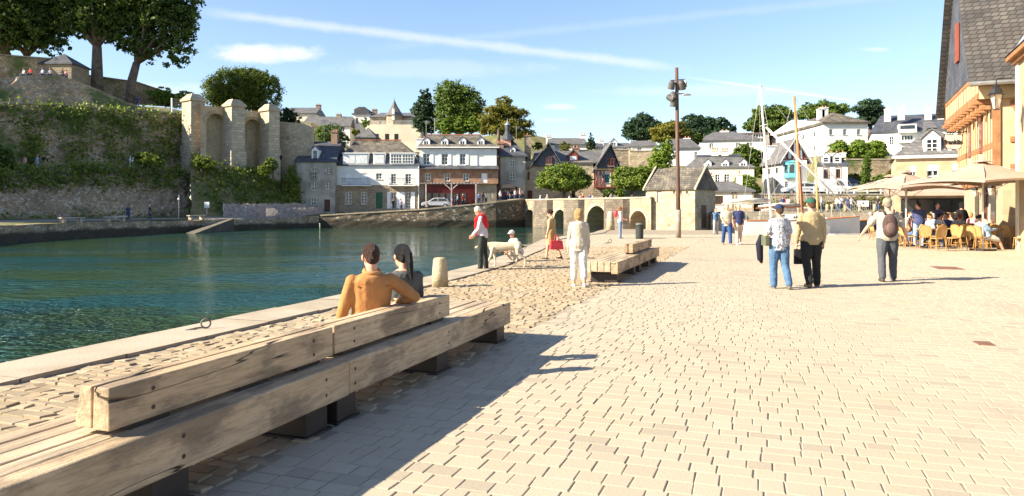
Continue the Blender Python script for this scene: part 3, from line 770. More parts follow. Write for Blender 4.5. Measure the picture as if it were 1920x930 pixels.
def bench(label, u0, u1, backs, feet, seams):
    # local frame: y along u, x along v, origin at the right front foot of the bench
    root = thing('timber_bench', label, 'bench', (*uv(u0, -2.95), 0), -math.atan2(SN, CS), 'long timber benches on the quay')
    L = u1 - u0
    cuts = [0] + [s_ - u0 for s_ in seams] + [L]
    for a, b in zip(cuts[:-1], cuts[1:]):
        m = MB(); x0, x1 = -.145, 0
        j = rnd.uniform(-.004, .004)
        m.raw([(x0, a + .002, .20), (x1, a + .002, .20), (x1 + j, b - .002, .195), (x0, b - .002, .195), (x0, a + .002, .452), (x1, a + .002, .452), (x1 + j, b - .002, .452), (x0, b - .002, .452)],
              [(0, 3, 2, 1), (4, 5, 6, 7), (0, 1, 5, 4), (1, 2, 6, 5), (2, 3, 7, 6), (3, 0, 4, 7)])
        m.build('front_beam', beam, root, bevel=.012)
        for k in range(4):
            xr = -.157 - k * .142
            MB().box(xr - .13, xr, a + .002 + rnd.uniform(0, .004), b - .003, .24 if k < 3 else .2, .45 + rnd.uniform(-.004, .002)).build('seat_plank', wood, root, bevel=.008)
    for bi, (a, b) in enumerate(backs):
        a -= u0; b -= u0; dx = -.012 * bi
        # inner beam square, outer beam with a slanting face towards the sitter
        m = MB(); m.prism([(-.245 + dx, .485), (-.135 + dx, .485), (-.137 + dx, .70), (-.237 + dx, .70)], a, b); m.build('back_beam', beam, root, bevel=.007)
        m = MB(); m.prism([(-.375 + dx, .487), (-.262 + dx, .487), (-.262 + dx, .698), (-.335 + dx, .698)], a + .01, b - .02); m.build('back_beam', beam, root, bevel=.007)
        for q in (a + .15, (a + b) / 2, b - .4):
            MB().box(-.34, -.17, q, q + .28, .4525, .486).build('spacer', metal_d, root)
        for q in (a + .28, b - .25):
            for zz in (.54, .64):
                MB().lathe([(.011, 0), (.013, .002), (.0, .002)], n=8).build('bolt', metal_d, root, loc=(-.134 + dx, q, zz)).rotation_euler = (0, R(90), 0)
    for q in feet:
        q -= u0
        m = MB(); m.box(-.62, -.055, q - .26, q, .014, .199)
        m.build('foot', metal_d, root, bevel=.004)
        MB().box(-.66, -.03, q - .3, q + .02, .0, .016).build('foot_plate', metal_d, root)
        for zz in (.27, .38):
            MB().lathe([(.012, 0), (.014, .002), (.0, .002)], n=8).build('bolt', metal_d, root, loc=(.001, q - .1, zz)).rotation_euler = (0, R(90), 0)
    return root
bench('long grey timber bench in the foreground with two back beams and a couple on it', .6, 8.55, [(2.85, 4.86), (4.905, 7.06)], (1.2, 3.3, 4.66, 5.05, 6.8, 8.48), (4.87,))
bench('farther timber bench behind the woman in the cream cardigan, with one short back beam', 15.4, 21.6, [(18.0, 21.1)], (15.85, 17.9, 18.7, 20.2, 21.5), (18.2,))

# ------------------------------------------------------------ small things on the quay
p0 = pt(825, 538, 2240 / 150)
m = MB(); m.lathe([(.165, 0), (.155, .3), (.135, .54), (.12, .575), (.07, .59), (0, .592)], n=20)
o = m.build('stone_bollard', mat('bollard_granite', (.44, .35, .22), (.30, .235, .145), scale=3, bump=.9, bscale=25), smooth=True, loc=(p0.x, p0.y, 0)); tag(o, 'squat granite bollard between the seated couple and the man in the red jumper', 'bollard')
D = 77; o = MB().lathe([(.42, 0), (.40, .8), (.34, 1.6), (.25, 1.95), (0, 2.0)], n=14).build('stone_bollard', stone_l, smooth=True, loc=(X(1145, D), D, -.82)); tag(o, 'small pale stone bollard in front of the bridge arches', 'bollard')
def ring(px, py, label, s_=1.):
    D = 2240 / (py - HY); r_ = thing('mooring_ring', label, 'mooring ring', (X(px, D), D, .03), R(20), 'iron mooring rings')
    m = MB(); m.path([(.06 * math.cos(a) * s_, 0, .075 * s_ + .06 * math.sin(a) * s_) for a in [k * math.pi / 8 for k in range(16)]], .011 * s_, 8, closed=True); m.build('ring', iron, r_, smooth=True)
    m = MB(); m.path([(-.22 * s_, -.05 * s_, .004), (-.12 * s_, -.02 * s_, .02), (-.02 * s_, 0, .025)], .012 * s_, 6); m.box(-.25 * s_, -.12 * s_, -.08 * s_, -.03 * s_, -.002, .012); m.build('staple', iron, r_)
ring(386, 621, 'iron mooring ring on the quay edge beside the near bench', .95)
ring(967, 495, 'iron mooring ring by the paws of the white dog', 1.3)
ring(1144, 457, 'iron mooring ring on the quay between the two women', 1.2)
for px, py, w_, l_, lb in ((1776, 503, .6, .45, 'rusty square grate in the paving near the café'), (1845, 645, .17, .12, 'small rusty cover plate in the paving at the right')):
    D = 2240 / (py - HY); o = MB().box(-w_ / 2, w_ / 2, -l_, l_, -.02, .014).build('drain_cover', plate, loc=(X(px, D), D, 0)); o.rotation_euler.z = -.3; tag(o, lb, 'drain cover')
# waste bin (dark, ribbed)
D = 2240 / (448 - HY)
r_ = thing('waste_bin', 'dark grey ribbed litter bin beside the lamp mast', 'litter bin', (X(1199, D), D, 0))
m = MB(); m.lathe([(.17, .03), (.17, .70), (.0, .70)], n=20)
for k in range(22):
    a = 2 * math.pi * k / 22; m.box(.175, .195, -.014, .014, .05, .68, rz=a, piv=(0, 0, .3))
m.build('body', mat('bin_green', (.07, .08, .07), rough=.6), r_); MB().lathe([(.205, .70), (.205, .74), (.16, .79), (.06, .81), (0, .81)], n=20).build('lid', mat('bin_lid', (.12, .13, .12), rough=.5), r_, smooth=True); MB().lathe([(.19, 0), (.19, .05), (0, .05)], n=20).build('base', dark_p, r_)
# the lamp mast with spotlights
D = 2240 / (446 - HY); bx = X(1272, D); H = Z(127, D)
r_ = thing('lamp_mast', 'tall rust-brown lamp mast with clusters of spotlights', 'street lamp', (bx, D, 0))
k = D / F
MB().path([(0, 0, 0), (-.02, 0, 2.1), (-.09, 0, H)], [.125, .115, .085], 14).build('pole', rust, r_, smooth=True)
MB().lathe([(.14, 0), (.14, 1.45), (.0, 1.45)], n=14).build('lower_sleeve', mat('grey_sleeve', (.3, .24, .2), rough=.6), r_, smooth=True)
def spot(dx, zz, yaw, pitch, big=1.):
    m = MB(); m.lathe([(.0, -.22), (.1, -.2), (.15, -.12), (.17, .12), (.17, .2), (.155, .2), (.15, .14), (0, .14)], n=14)
    o = m.build('spotlight', mat('spotlight_grey', (.09, .085, .08), rough=.5), r_, smooth=False, loc=(dx, -.05, zz)); o.rotation_euler = (R(pitch), 0, R(yaw)); o.scale = (big,) * 3
    q = MB(); q.lathe([(.148, .142), (.148, .155), (0, .155)], n=14); q.build('lens', mat('lens', (.35, .36, .36), rough=.15, spec=.8), o)
MB().tube((-.40, 0, Z(151, D)), (.35, 0, Z(149, D)), .03).build('crossarm', rust, r_)
MB().tube((-.35, 0, Z(176, D)), (.30, 0, Z(176, D)), .03).build('crossarm', rust, r_)
for a in ((-.36, Z(160, D), 20, 200), (.16, Z(160, D), -30, 200), (-.42, Z(184, D), 60, 120), (-.28, Z(180, D), 10, 150), (-.26, Z(193, D), 20, 190)): spot(*a, 1.05 if a[0] != .16 else 1.15)
o = MB().lathe([(0, 0), (.2, .02), (.22, .07), (.1, .12), (0, .13)], n=14).build('round_lamp', galv, r_, smooth=True, loc=(.3, 0, Z(157, D))); o.rotation_euler = (0, R(75), 0)
o = MB().lathe([(.08, -.03), (.11, 0), (.06, .05), (0, .06)], n=12, sx=2.6).build('flat_lamp', galv, r_, smooth=True, loc=(.42, 0, Z(178, D)))

# ------------------------------------------------------------ houses
def wall_mesh(x0, x1, z0, z1, holes, y=0., rev=.22, m=None, mi=0):
    """wall sheet facing -y with real openings and reveals"""
    m = m or MB()
    xs = sorted(set([x0, x1] + [min(max(v, x0), x1) for h in holes for v in (h[0], h[1])]))
    zs = sorted(set([z0, z1] + [min(max(v, z0), z1) for h in holes for v in (h[2], h[3])]))
    for a, b in zip(xs[:-1], xs[1:]):
        for c, d in zip(zs[:-1], zs[1:]):
            mx, mz = (a + b) / 2, (c + d) / 2
            if any(h[0] < mx < h[1] and h[2] < mz < h[3] for h in holes): continue
            m.raw([(a, y, c), (b, y, c), (b, y, d), (a, y, d)], [(0, 1, 2, 3)], mi)
    for a, b, c, d in holes:
        m.raw([(a, y, c), (b, y, c), (b, y, d), (a, y, d), (a, y + rev, c), (b, y + rev, c), (b, y + rev, d), (a, y + rev, d)],
              [(0, 4, 5, 1), (1, 5, 6, 2), (2, 6, 7, 3), (3, 7, 4, 0)], mi)
    return m
def window(parent, x0, x1, z0, z1, y, kind='w', frame=None, nx=2, nz=3, sh=None):
    """frame with glazing bars, a pane behind it, optional side shutters"""
    frame = frame or white; w_ = x1 - x0; b = min(.07, w_ * .1)
    if kind == 'door' or kind == 'shut':
        m = MB(); m.box(x0, x1, y + .10, y + .15, z0, z1)
        for k in range(1, 3): m.box(x0 + w_ * .12 + (k - 1) * w_ * .42, x0 + w_ * .12 + (k - 1) * w_ * .42 + w_ * .34, y + .085, y + .1, z0 + (z1 - z0) * .08, z1 - (z1 - z0) * .08)
        return m.build('door' if kind == 'door' else 'shutter', frame, parent)
    m = MB(); yf, yb = y + .10, y + .16
    m.box(x0, x0 + b, yf, yb, z0, z1); m.box(x1 - b, x1, yf, yb, z0, z1); m.box(x0 + b, x1 - b, yf, yb, z0, z0 + b); m.box(x0 + b, x1 - b, yf, yb, z1 - b, z1)
    for k in range(1, nx):
        c = x0 + w_ * k / nx; m.box(c - b * .5, c + b * .5, yf + .005, yb, z0 + b, z1 - b)
    for k in range(1, nz):
        c = z0 + (z1 - z0) * k / nz; m.box(x0 + b, x1 - b, yf + .012, yb, c - b * .3, c + b * .3)
    o = m.build('window', frame, parent)
    MB().raw([(x0, y + .18, z0), (x1, y + .18, z0), (x1, y + .18, z1), (x0, y + .18, z1)], [(0, 1, 2, 3)]).build('pane', glass, o)
    MB().box(x0 - .06, x1 + .06, y - .07, y + .1, z0 - .09, z0 - .002).build('sill', ashlar if sh is None else white, o)
    if sh:
        for a, c in ((x0 - w_ * .52, x0 - .02), (x1 + .02, x1 + w_ * .52)):
            MB().box(a, c, y - .06, y - .01, z0, z1).build('shutter', sh, o)
    return o
def hip_roof(x0, x1, y0, y1, z0, z1, r0, r1, ov=.3, yr=None, th=.18):
    m = MB(); yr = (y0 + y1) / 2 if yr is None else yr
    a, b, c, d = (x0 - ov, y0 - ov, z0), (x1 + ov, y0 - ov, z0), (x1 + ov, y1 + ov, z0), (x0 - ov, y1 + ov, z0)
    e, f = (r0, yr, z1), (r1, yr, z1)
    lo = [(p[0], p[1], z0 - th) for p in (a, b, c, d)]
    m.raw([a, b, c, d, e, f] + lo, [(0, 1, 5, 4), (1, 2, 5), (2, 3, 4, 5), (3, 0, 4), (6, 7, 1, 0), (7, 8, 2, 1), (8, 9, 3, 2), (9, 6, 0, 3), (9, 8, 7, 6)])
    return m
def mansard_roof(x0, x1, y0, y1, z0, zm, z1, ins, r0, r1, ov=.2):
    m = MB(); a = [(x0 - ov, y0 - ov, z0), (x1 + ov, y0 - ov, z0), (x1 + ov, y1 + ov, z0), (x0 - ov, y1 + ov, z0)]
    b = [(x0 + ins, y0 + ins, zm), (x1 - ins, y0 + ins, zm), (x1 - ins, y1 - ins, zm), (x0 + ins, y1 - ins, zm)]
    yr = (y0 + y1) / 2
    m.raw(a + b, [(0, 1, 5, 4), (1, 2, 6, 5), (2, 3, 7, 6), (3, 0, 4, 7), (3, 2, 1, 0)], 0)
    b = [(x0 + ins - .12, y0 + ins - .12, zm + .01), (x1 - ins + .12, y0 + ins - .12, zm + .01), (x1 - ins + .12, y1 - ins + .12, zm + .01), (x0 + ins - .12, y1 - ins + .12, zm + .01)]
    m.raw(b + [(r0, yr, z1), (r1, yr, z1)], [(0, 1, 5, 4), (1, 2, 5), (2, 3, 4, 5), (3, 0, 4), (3, 2, 1, 0)], 1)
    return m
def chimney(parent, x, y, w_, d_, z0, z1, material, pots=2):
    o = MB().box(x - w_ / 2, x + w_ / 2, y - d_ / 2, y + d_ / 2, z0, z1).box(x - w_ / 2 - .08, x + w_ / 2 + .08, y - d_ / 2 - .08, y + d_ / 2 + .08, z1, z1 + .14).build('chimney', material, parent)
    for k in range(pots):
        xx = x + (k - (pots - 1) / 2) * w_ / max(pots, 1)
        MB().lathe([(.12, 0), (.10, .34), (0, .34)], n=8).build('chimney_pot', ridge_t, o, loc=(xx, y, z1 + .141))
    return o
def dormer(parent, xc, y0, z0, w_, h_, run, roofm, wallm, kind='gable', nx=2, nz=2):
    """window house on the roof: front at y0, bottom z0, depth run"""
    rt = thing_part('dormer', parent)
    m = MB(); q = w_ * .16
    m = wall_mesh(xc - w_ / 2, xc + w_ / 2, z0, z0 + h_, [(xc - w_ / 2 + q, xc + w_ / 2 - q, z0 + q, z0 + h_ - q * .6)], y0, .1)
    for s_ in (-1, 1):
        x_ = xc + s_ * w_ / 2
        m.raw([(x_, y0, z0), (x_, y0 + run, z0), (x_, y0 + run, z0 + h_), (x_, y0, z0 + h_)], [(0, 1, 2, 3)])
    if kind == 'gable':
        m.raw([(xc - w_ / 2, y0, z0 + h_), (xc + w_ / 2, y0, z0 + h_), (xc, y0, z0 + h_ + w_ * .48)], [(0, 1, 2)])
    o = m.build('dormer', wallm, parent)
    g = w_ * .08
    if kind == 'gable':
        a = h_ + z0; ap = a + w_ * .48 + .05
        r_ = MB().raw([(xc - w_ / 2 - g, y0 - g, a - .04), (xc, y0 - g, ap), (xc + w_ / 2 + g, y0 - g, a - .04), (xc - w_ / 2 - g, y0 + run, a - .04), (xc, y0 + run, ap), (xc + w_ / 2 + g, y0 + run, a - .04),
                       (xc - w_ / 2 - g, y0 - g, a + .05), (xc, y0 - g, ap + .1), (xc + w_ / 2 + g, y0 - g, a + .05), (xc - w_ / 2 - g, y0 + run, a + .05), (xc, y0 + run, ap + .1), (xc + w_ / 2 + g, y0 + run, a + .05)],
                      [(6, 7, 10, 9), (7, 8, 11, 10), (0, 1, 7, 6), (1, 2, 8, 7), (0, 6, 9, 3), (2, 5, 11, 8)])
    else:
        r_ = MB().raw([(xc - w_ / 2 - g, y0 - g, z0 + h_), (xc + w_ / 2 + g, y0 - g, z0 + h_), (xc + w_ / 2 + g, y0 + run, z0 + h_ + .25), (xc - w_ / 2 - g, y0 + run, z0 + h_ + .25),
                       (xc - w_ / 2 - g, y0 - g, z0 + h_ + .1), (xc + w_ / 2 + g, y0 - g, z0 + h_ + .1), (xc + w_ / 2 + g, y0 + run, z0 + h_ + .35), (xc - w_ / 2 - g, y0 + run, z0 + h_ + .35)],
                      [(4, 5, 6, 7), (0, 1, 5, 4), (1, 2, 6, 5), (3, 0, 4, 7), (3, 2, 1, 0)])
    r_.build('dormer_roof', roofm, o)
    x0, x1, za, zb = xc - w_ / 2 + q, xc + w_ / 2 - q, z0 + q, z0 + h_ - q * .6
    if kind == 'closed' or nx == 0:
        MB().box(x0, x1, y0 + .04, y0 + .08, za, zb).build('shutter', white, o); return o
    f = MB(); b = .06
    f.box(x0, x0 + b, y0 + .03, y0 + .08, za, zb).box(x1 - b, x1, y0 + .03, y0 + .08, za, zb).box(x0 + b, x1 - b, y0 + .03, y0 + .08, zb - b, zb).box(x0 + b, x1 - b, y0 + .03, y0 + .08, za, za + b)
    for k in range(1, nx): f.box(x0 + (x1 - x0) * k / nx - .03, x0 + (x1 - x0) * k / nx + .03, y0 + .035, y0 + .08, za + b, zb - b)
    for k in range(1, nz): f.box(x0 + b, x1 - b, y0 + .04, y0 + .08, za + (zb - za) * k / nz - .02, za + (zb - za) * k / nz + .02)
    f.build('window_frame', white, o)
    MB().raw([(x0, y0 + .09, za), (x1, y0 + .09, za), (x1, y0 + .09, zb), (x0, y0 + .09, zb)], [(0, 1, 2, 3)]).build('pane', glass, o)
    return o
def thing_part(n_, p_): return None
def railing(parent, x0, x1, y, z, h=.95, material=None, name='balcony'):
    material = material or dark_p; m = MB()
    m.box(x0, x1, y - .03, y + .03, z + h - .04, z + h); m.box(x0, x1, y - .02, y + .02, z + .06, z + .09)
    n_ = max(3, int((x1 - x0) / .16))
    for k in range(n_ + 1):
        c = x0 + (x1 - x0) * k / n_; m.box(c - .012, c + .012, y - .012, y + .012, z, z + h - .04)
    return m.build(name, material, parent)
class House:
    """front faces the camera; give everything as pixels of the photo on the front plane"""
    def __init__(s, name, label, px0, px1, D, depth, ybase, group=None, rz=None, cat='house'):
        if rz is None: rz = -.92 * math.atan((px0 - HX) / F) if px0 > 1150 else 0.
        s.rz = rz; s.o = (X(px0, D), D); s.D = D; s.p0 = px0
        s.w = s.lx(px1); s.D = D + math.sin(rz) * s.w / 2
        s.zb = Z(ybase, s.D); s.dep = depth
        s.root = thing(name, label, cat, (X(px0, D), D, s.zb), rz, group)
    def lx(s, px):
        k = (px - HX) / F; return (k * s.o[1] - s.o[0]) / (math.cos(s.rz) - k * math.sin(s.rz))
    def lz(s, py): return Z(py, s.D) - s.zb
    def storey(s, ya, yb, material, wins=(), px0=None, px1=None, y=0., sides=True, bottom=None, name='wall'):
        """wall band from pixel ya (top) to yb (bottom); wins: (x0,x1,ytop,ybot,kind,frame,nx,nz,shutter)"""
        x0 = s.lx(px0) if px0 is not None else 0.; x1 = s.lx(px1) if px1 is not None else s.w
        z0 = s.lz(yb) if bottom is None else bottom; z1 = s.lz(ya); H = []
        for w_ in wins: H.append((s.lx(w_[0]), s.lx(w_[1]), s.lz(w_[3]), s.lz(w_[2])))
        m = wall_mesh(x0, x1, z0, z1, H, y)
        if sides:
            m.raw([(x0, y, z0), (x0, s.dep, z0), (x0, s.dep, z1), (x0, y, z1)], [(0, 3, 2, 1)][::-1]); m.raw([(x1, y, z0), (x1, s.dep, z0), (x1, s.dep, z1), (x1, y, z1)], [(0, 1, 2, 3)])
            m.raw([(x0, s.dep, z0), (x1, s.dep, z0), (x1, s.dep, z1), (x0, s.dep, z1)], [(0, 3, 2, 1)])
        o = m.build(name, material, s.root)
        for w_, h_ in zip(wins, H):
            k = list(w_[4:]) + [None] * 5
            window(s.root, *h_, y, k[0] or 'w', k[1], k[2] or 2, k[3] or 3, k[4])
        return o
    def gable_fill(s, x, z0, z1, y0, y1, material, flip=False, yr=None):
        yr = (y0 + y1) / 2 if yr is None else yr
        return MB().raw([(x, y0, z0), (x, y1, z0), (x, yr, z1)], [(0, 1, 2)]).build('gable', material, s.root)
W = lambda a, b, c, d, k='w', fr=None, nx=2, nz=3, sh=None: (a, b, c, d, k, fr, nx, nz, sh)

# 1 grey stone house with a single tall dormer and a long left gable
h = House('stone_house', 'grey rendered stone house with slate roof, tall white dormer and ivy on its left side', 556, 628, 104, 9, 405)
h.storey(302, 405, render_g, [W(584, 594, 313, 336, nz=3), W(611, 622, 315, 326, nz=2), W(584, 594, 342, 357, nz=2), W(611, 621, 342, 355, nz=2), W(583, 593, 371, 385, nz=2), W(608, 619, 374, 397, 'door', brown_p)], bottom=-1)
x = h.w; ze, zr = h.lz(302), h.lz(260)
hip_roof(0, x, 0, 9, ze, zr, .1, x - .1, ov=.25).build('roof', slate, h.root)
m = MB(); m.raw([(-.02, 0, ze), (-.02, 9, ze), (-.02, 4.5, zr - .25)], [(0, 1, 2)]); m.build('gable', render_g, h.root)
dormer(h.root, h.lx(589.5), .35, h.lz(301), .95, 1.55, 2.4, slate, white, 'gable', 1, 2)
chimney(h.root, h.lx(545) + 1.5, 4.5, .9, 1.6, zr - 2, h.lz(246), stone_h); chimney(h.root, h.lx(614), 4.5, .9, 1.2, zr - 1, h.lz(243), brick_t)
railing(h.root, h.lx(583), h.lx(595), -.25, h.lz(336), .8)
for z_ in (313, 342): 
    for a in (584, 611): MB().box(h.lx(a) - .28, h.lx(a) - .02, -.012, .1, h.lz(z_ + 13), h.lz(z_ - 1)).box(h.lx(a + 10) + .02, h.lx(a + 10) + .28, -.012, .1, h.lz(z_ + 13), h.lz(z_ - 1)).build('quoin', ashlar, h.root)
# back wing to the left
h = House('stone_house', 'plain grey gabled outhouse behind the ivy, left of the grey stone house', 511, 556, 108, 8, 405)
h.storey(330, 405, render_g, [W(519, 524, 318 + 16, 330 + 16, nz=1)], bottom=-1)
x = h.w; zr = h.lz(272); m = MB(); m.raw([(0, 0, h.lz(330)), (x, 0, h.lz(330)), (x, 0, zr), (0, 0, h.lz(306))], [(0, 1, 2, 3)]); m.raw([(0, 0, h.lz(330)), (0, 8, h.lz(330)), (0, 8, h.lz(306)), (0, 0, h.lz(306))], [(0, 3, 2, 1)]); m.build('gable', render_g, h.root)
MB().raw([(-.3, -.3, h.lz(306)), (x, -.3, zr + .15), (x, 8, zr + .15), (-.3, 8, h.lz(306)), (-.3, -.3, h.lz(306) + .2), (x, -.3, zr + .35), (x, 8, zr + .35), (-.3, 8, h.lz(306) + .2)], [(4, 5, 6, 7), (0, 1, 5, 4), (3, 0, 4, 7)]).build('roof', slate, h.root)
chimney(h.root, h.lx(534), 1, 1.7, .8, h.lz(285), h.lz(244), stone_h)

# 2 white and stone house with mansard
h = House('terraced_house', 'white-over-stone house with slate mansard roof, green door and two balconies', 629, 786, 105, 10, 392)
sv = W
h.storey(347, 392, stone_h, [sv(648, 659, 360, 383, nz=4), sv(677, 688, 360, 383, nz=4), W(705, 717, 361, 391, 'door', green_p), W(733, 743, 361, 391, nz=5), W(760, 770, 361, 391, nz=5)], bottom=-2)
h.storey(311, 347, render_w, [W(648, 659, 325, 342, 'shut', white), W(676, 688, 325, 342, 'shut', white), W(705, 716, 325, 336, nz=2), W(733, 743, 326, 345, nz=4), W(760, 771, 326, 345, nz=4)])
for a, b in ((726, 732.5), (744, 750), (750.5, 759), (771, 778)):
    MB().box(h.lx(a), h.lx(b), -.07, -.01, h.lz(391), h.lz(360)).build('shutter', white, h.root)
x = h.w
mansard_roof(0, x, 0, 10, h.lz(311), h.lz(287), h.lz(258), 1.0, h.lx(652), h.lx(740)).build('roof', [slate, slate_m], h.root)
for a, b, c, k in ((643, 691, 2, 0), (700, 722, 1, 0), (731, 777, 2, 3)):
    w_ = (b - a) / F * 105; zz = h.lz(308); hh = h.lz(288) - zz
    dm = MB(); dm.box(h.lx(a), h.lx(b), -.05, 1.6, zz, zz + hh); o = dm.build('dormer', white, h.root)
    MB().box(h.lx(a) - .1, h.lx(b) + .1, -.2, 2.2, zz + hh + .002, zz + hh + .12).build('dormer_roof', white, o)
    for i in range(c):
        q0 = h.lx(a) + .15 + i * (w_ - .15) / c; q1 = q0 + (w_ - .15) / c - .15
        if k == 0: MB().box(q0, q1, -.09, -.052, zz + .15, zz + hh - .12).build('roller_blind', mat('blind', (.72, .73, .74), build=b_bands(.1, (.6, .6, .62))), o)
        else:
            m = MB(); n_ = 4
            for g in range(n_ + 1): m.box(q0 + (q1 - q0) * g / n_ - .035, q0 + (q1 - q0) * g / n_ + .035, -.11, -.06, zz + .15, zz + hh - .12)
            for g in range(4): m.box(q0, q1, -.105, -.06, zz + .15 + (hh - .3) * g / 3 - .03, zz + .15 + (hh - .3) * g / 3 + .03)
            m.build('window_frame', white, o); MB().box(q0, q1, -.07, -.052, zz + .15, zz + hh - .12).build('pane', glass, o)
for a, b in ((642, 697), (729, 780)):
    MB().box(h.lx(a), h.lx(b), -.75, 0, h.lz(349), h.lz(347.2)).build('balcony_slab', render_w, h.root); railing(h.root, h.lx(a), h.lx(b), -.7, h.lz(347), .95)
for a in (645, 652, 688, 695, 735, 762):
    MB().box(h.lx(a) - .25, h.lx(a) + .25, -.68, -.4, h.lz(347), h.lz(343.5)).build('planter', white, h.root)
MB().box(h.lx(650), h.lx(742), 4.9, 5.1, h.lz(258) + .02, h.lz(257) + .1).build('ridge_tiles', ridge_t, h.root)
MB().tube((x - .05, -.12, -1), (x - .05, -.12, h.lz(312)), .06).build('downpipe', white, h.root)

# 3 long white house above a wood-clad shopfront
h = House('shop_house', 'long white house with four dormers above a wood-clad storey and dark red shopfront', 787, 931, 106, 11, 388, cat='building')
lowm_ = mat('shopfront_wall', (.40, .33, .24), (.3, .25, .18), scale=.8, bump=.3)
h.storey(345, 388, lowm_, [W(789, 794, 357, 371), W(905, 913, 359, 371), W(918, 925, 361, 372, 'shut', render_c)], y=-.0, bottom=-2)
h.storey(316, 345, clad, [W(798, 808, 325, 339, nz=2), W(834, 844, 326, 340, nz=2), W(869, 879, 326, 340, nz=2), W(903, 914, 325, 343, 'shut', white)], y=-.6, px1=934)
h.storey(276, 312, render_w, [W(793, 806, 288, 309, 'w', None, 2, 3, white), W(828, 840, 288, 309, 'w', None, 2, 3, white), W(862, 873, 288, 309, 'w', None, 2, 3, white), W(895, 908, 289, 311, 'shut', white)], px0=766 if False else 787)
x = h.w
MB().raw([(-.1, -1.2, h.lz(318)), (x + .4, -1.2, h.lz(318)), (x + .2, .02, h.lz(311.5)), (-.1, .02, h.lz(311.5)), (-.1, -1.2, h.lz(317)), (x + .4, -1.2, h.lz(317)), (x + .2, .02, h.lz(310.5)), (-.1, .02, h.lz(310.5))], [(4, 5, 6, 7), (0, 1, 5, 4), (3, 2, 1, 0), (1, 2, 6, 5), (0, 4, 7, 3)]).build('lean_to_roof', slate, h.root)
hip_roof(0, x, 0, 11, h.lz(276), h.lz(246.5), h.lx(787 + 5), h.lx(899), ov=.35).build('roof', slate_m, h.root)
MB().box(h.lx(792), h.lx(899), 5.38, 5.62, h.lz(246.5) + .02, h.lz(246) + .1).build('ridge_tiles', ridge_t, h.root)
MB().box(-.4, x + .4, -.5, -.35, h.lz(277.5), h.lz(275.5)).build('gutter', white, h.root)
for c in (798, 832.5, 866.5, 901): dormer(h.root, h.lx(c), .9, h.lz(273.5), 1.0, .85, 2.6, slate, white, 'gable', 2, 1)
# shopfront: panels, glass, canopy on posts
m = MB(); m.box(h.lx(796), h.lx(890), -.25, -.003, h.lz(386), h.lz(347)); m.build('shopfront', red_p, h.root)
for k in range(7):
    a = 799 + k * 13
    if k != 6: MB().box(h.lx(a), h.lx(a + 10), -.29, -.252, h.lz(380), h.lz(362)).build('shop_window', glass, h.root)
m = MB()
for k in range(18): m.box(h.lx(796 + k * 6), h.lx(796 + k * 6 + 1.4), -4.4, -.62, h.lz(345), h.lz(344))
m.box(h.lx(795), h.lx(902), -4.3, -4.15, h.lz(346.6), h.lz(345.02)); m.build('canopy', paling, h.root)
for a in (805, 851, 895): MB().box(h.lx(a) - .09, h.lx(a) + .09, -4.3, -4.15, 0, h.lz(346.7)).build('post', paling, h.root)
for a, b in ((851, 839), (851, 863)): MB().tube((h.lx(851), -4.22, h.lz(357)), (h.lx(b), -4.22, h.lz(347)), .07).build('brace', paling, h.root)
chimney(h.root, h.lx(783) , 5, 1.6, 1.2, h.lz(276), h.lz(256), render_w)

# 4 narrow house with lantern tower
h = House('tower_house', 'narrow grey house with pink side wall and little slate lantern tower', 938, 985, 108, 8, 385)
h.storey(292, 385, render_g, [W(956, 965, 300, 312, nz=2), W(956, 966, 324, 337, nz=2), W(941, 962, 356, 376, 'w', green_p, 3, 1), W(965, 971, 351, 376, 'door', dark_p)], bottom=-2)
x = h.w
MB().box(h.lx(931.5), -.02, 1.0, 8, -2, h.lz(294)).build('side_wall', render_p, h.root)
hip_roof(0, x, 0, 8, h.lz(292), h.lz(256), h.lx(953), h.lx(959), ov=.3).build('roof', slate, h.root)
dormer(h.root, h.lx(961.5), .7, h.lz(291), .75, .95, 2.4, slate, white, 'gable', 1, 2)
tw = MB().box(h.lx(938.5), h.lx(958), 2.2, 3.7, h.lz(295), h.lz(258)).build('turret', render_p, h.root)
m = MB(); c = (h.lx(951), 3., 0); a = h.lz(258)
m.lathe([(1.15, a - .1), (1.0, a + .1), (.45, h.lz(247)), (.36, h.lz(244))], c, 8); m.lathe([(.36, h.lz(244)), (.36, h.lz(229))], c, 8); m.build('turret_roof', slate, h.root)
m = MB(); m.lathe([(.38, h.lz(244)), (.30, h.lz(243)), (.30, h.lz(231)), (.45, h.lz(230.5)), (.42, h.lz(229)), (.12, h.lz(225)), (.03, h.lz(222)), (.02, h.lz(217)), (0, h.lz(217))], c, 8); m.build('lantern', mat('lead', (.30, .34, .38), (.2, .23, .26), rough=.4, scale=4), h.root)
MB().box(h.lx(941), h.lx(964), -1.4, -.02, h.lz(353), h.lz(346)).build('awning', canvas, h.root)
chimney(h.root, h.lx(938), 2, .9, .8, h.lz(290), h.lz(268), brick_t, 3)
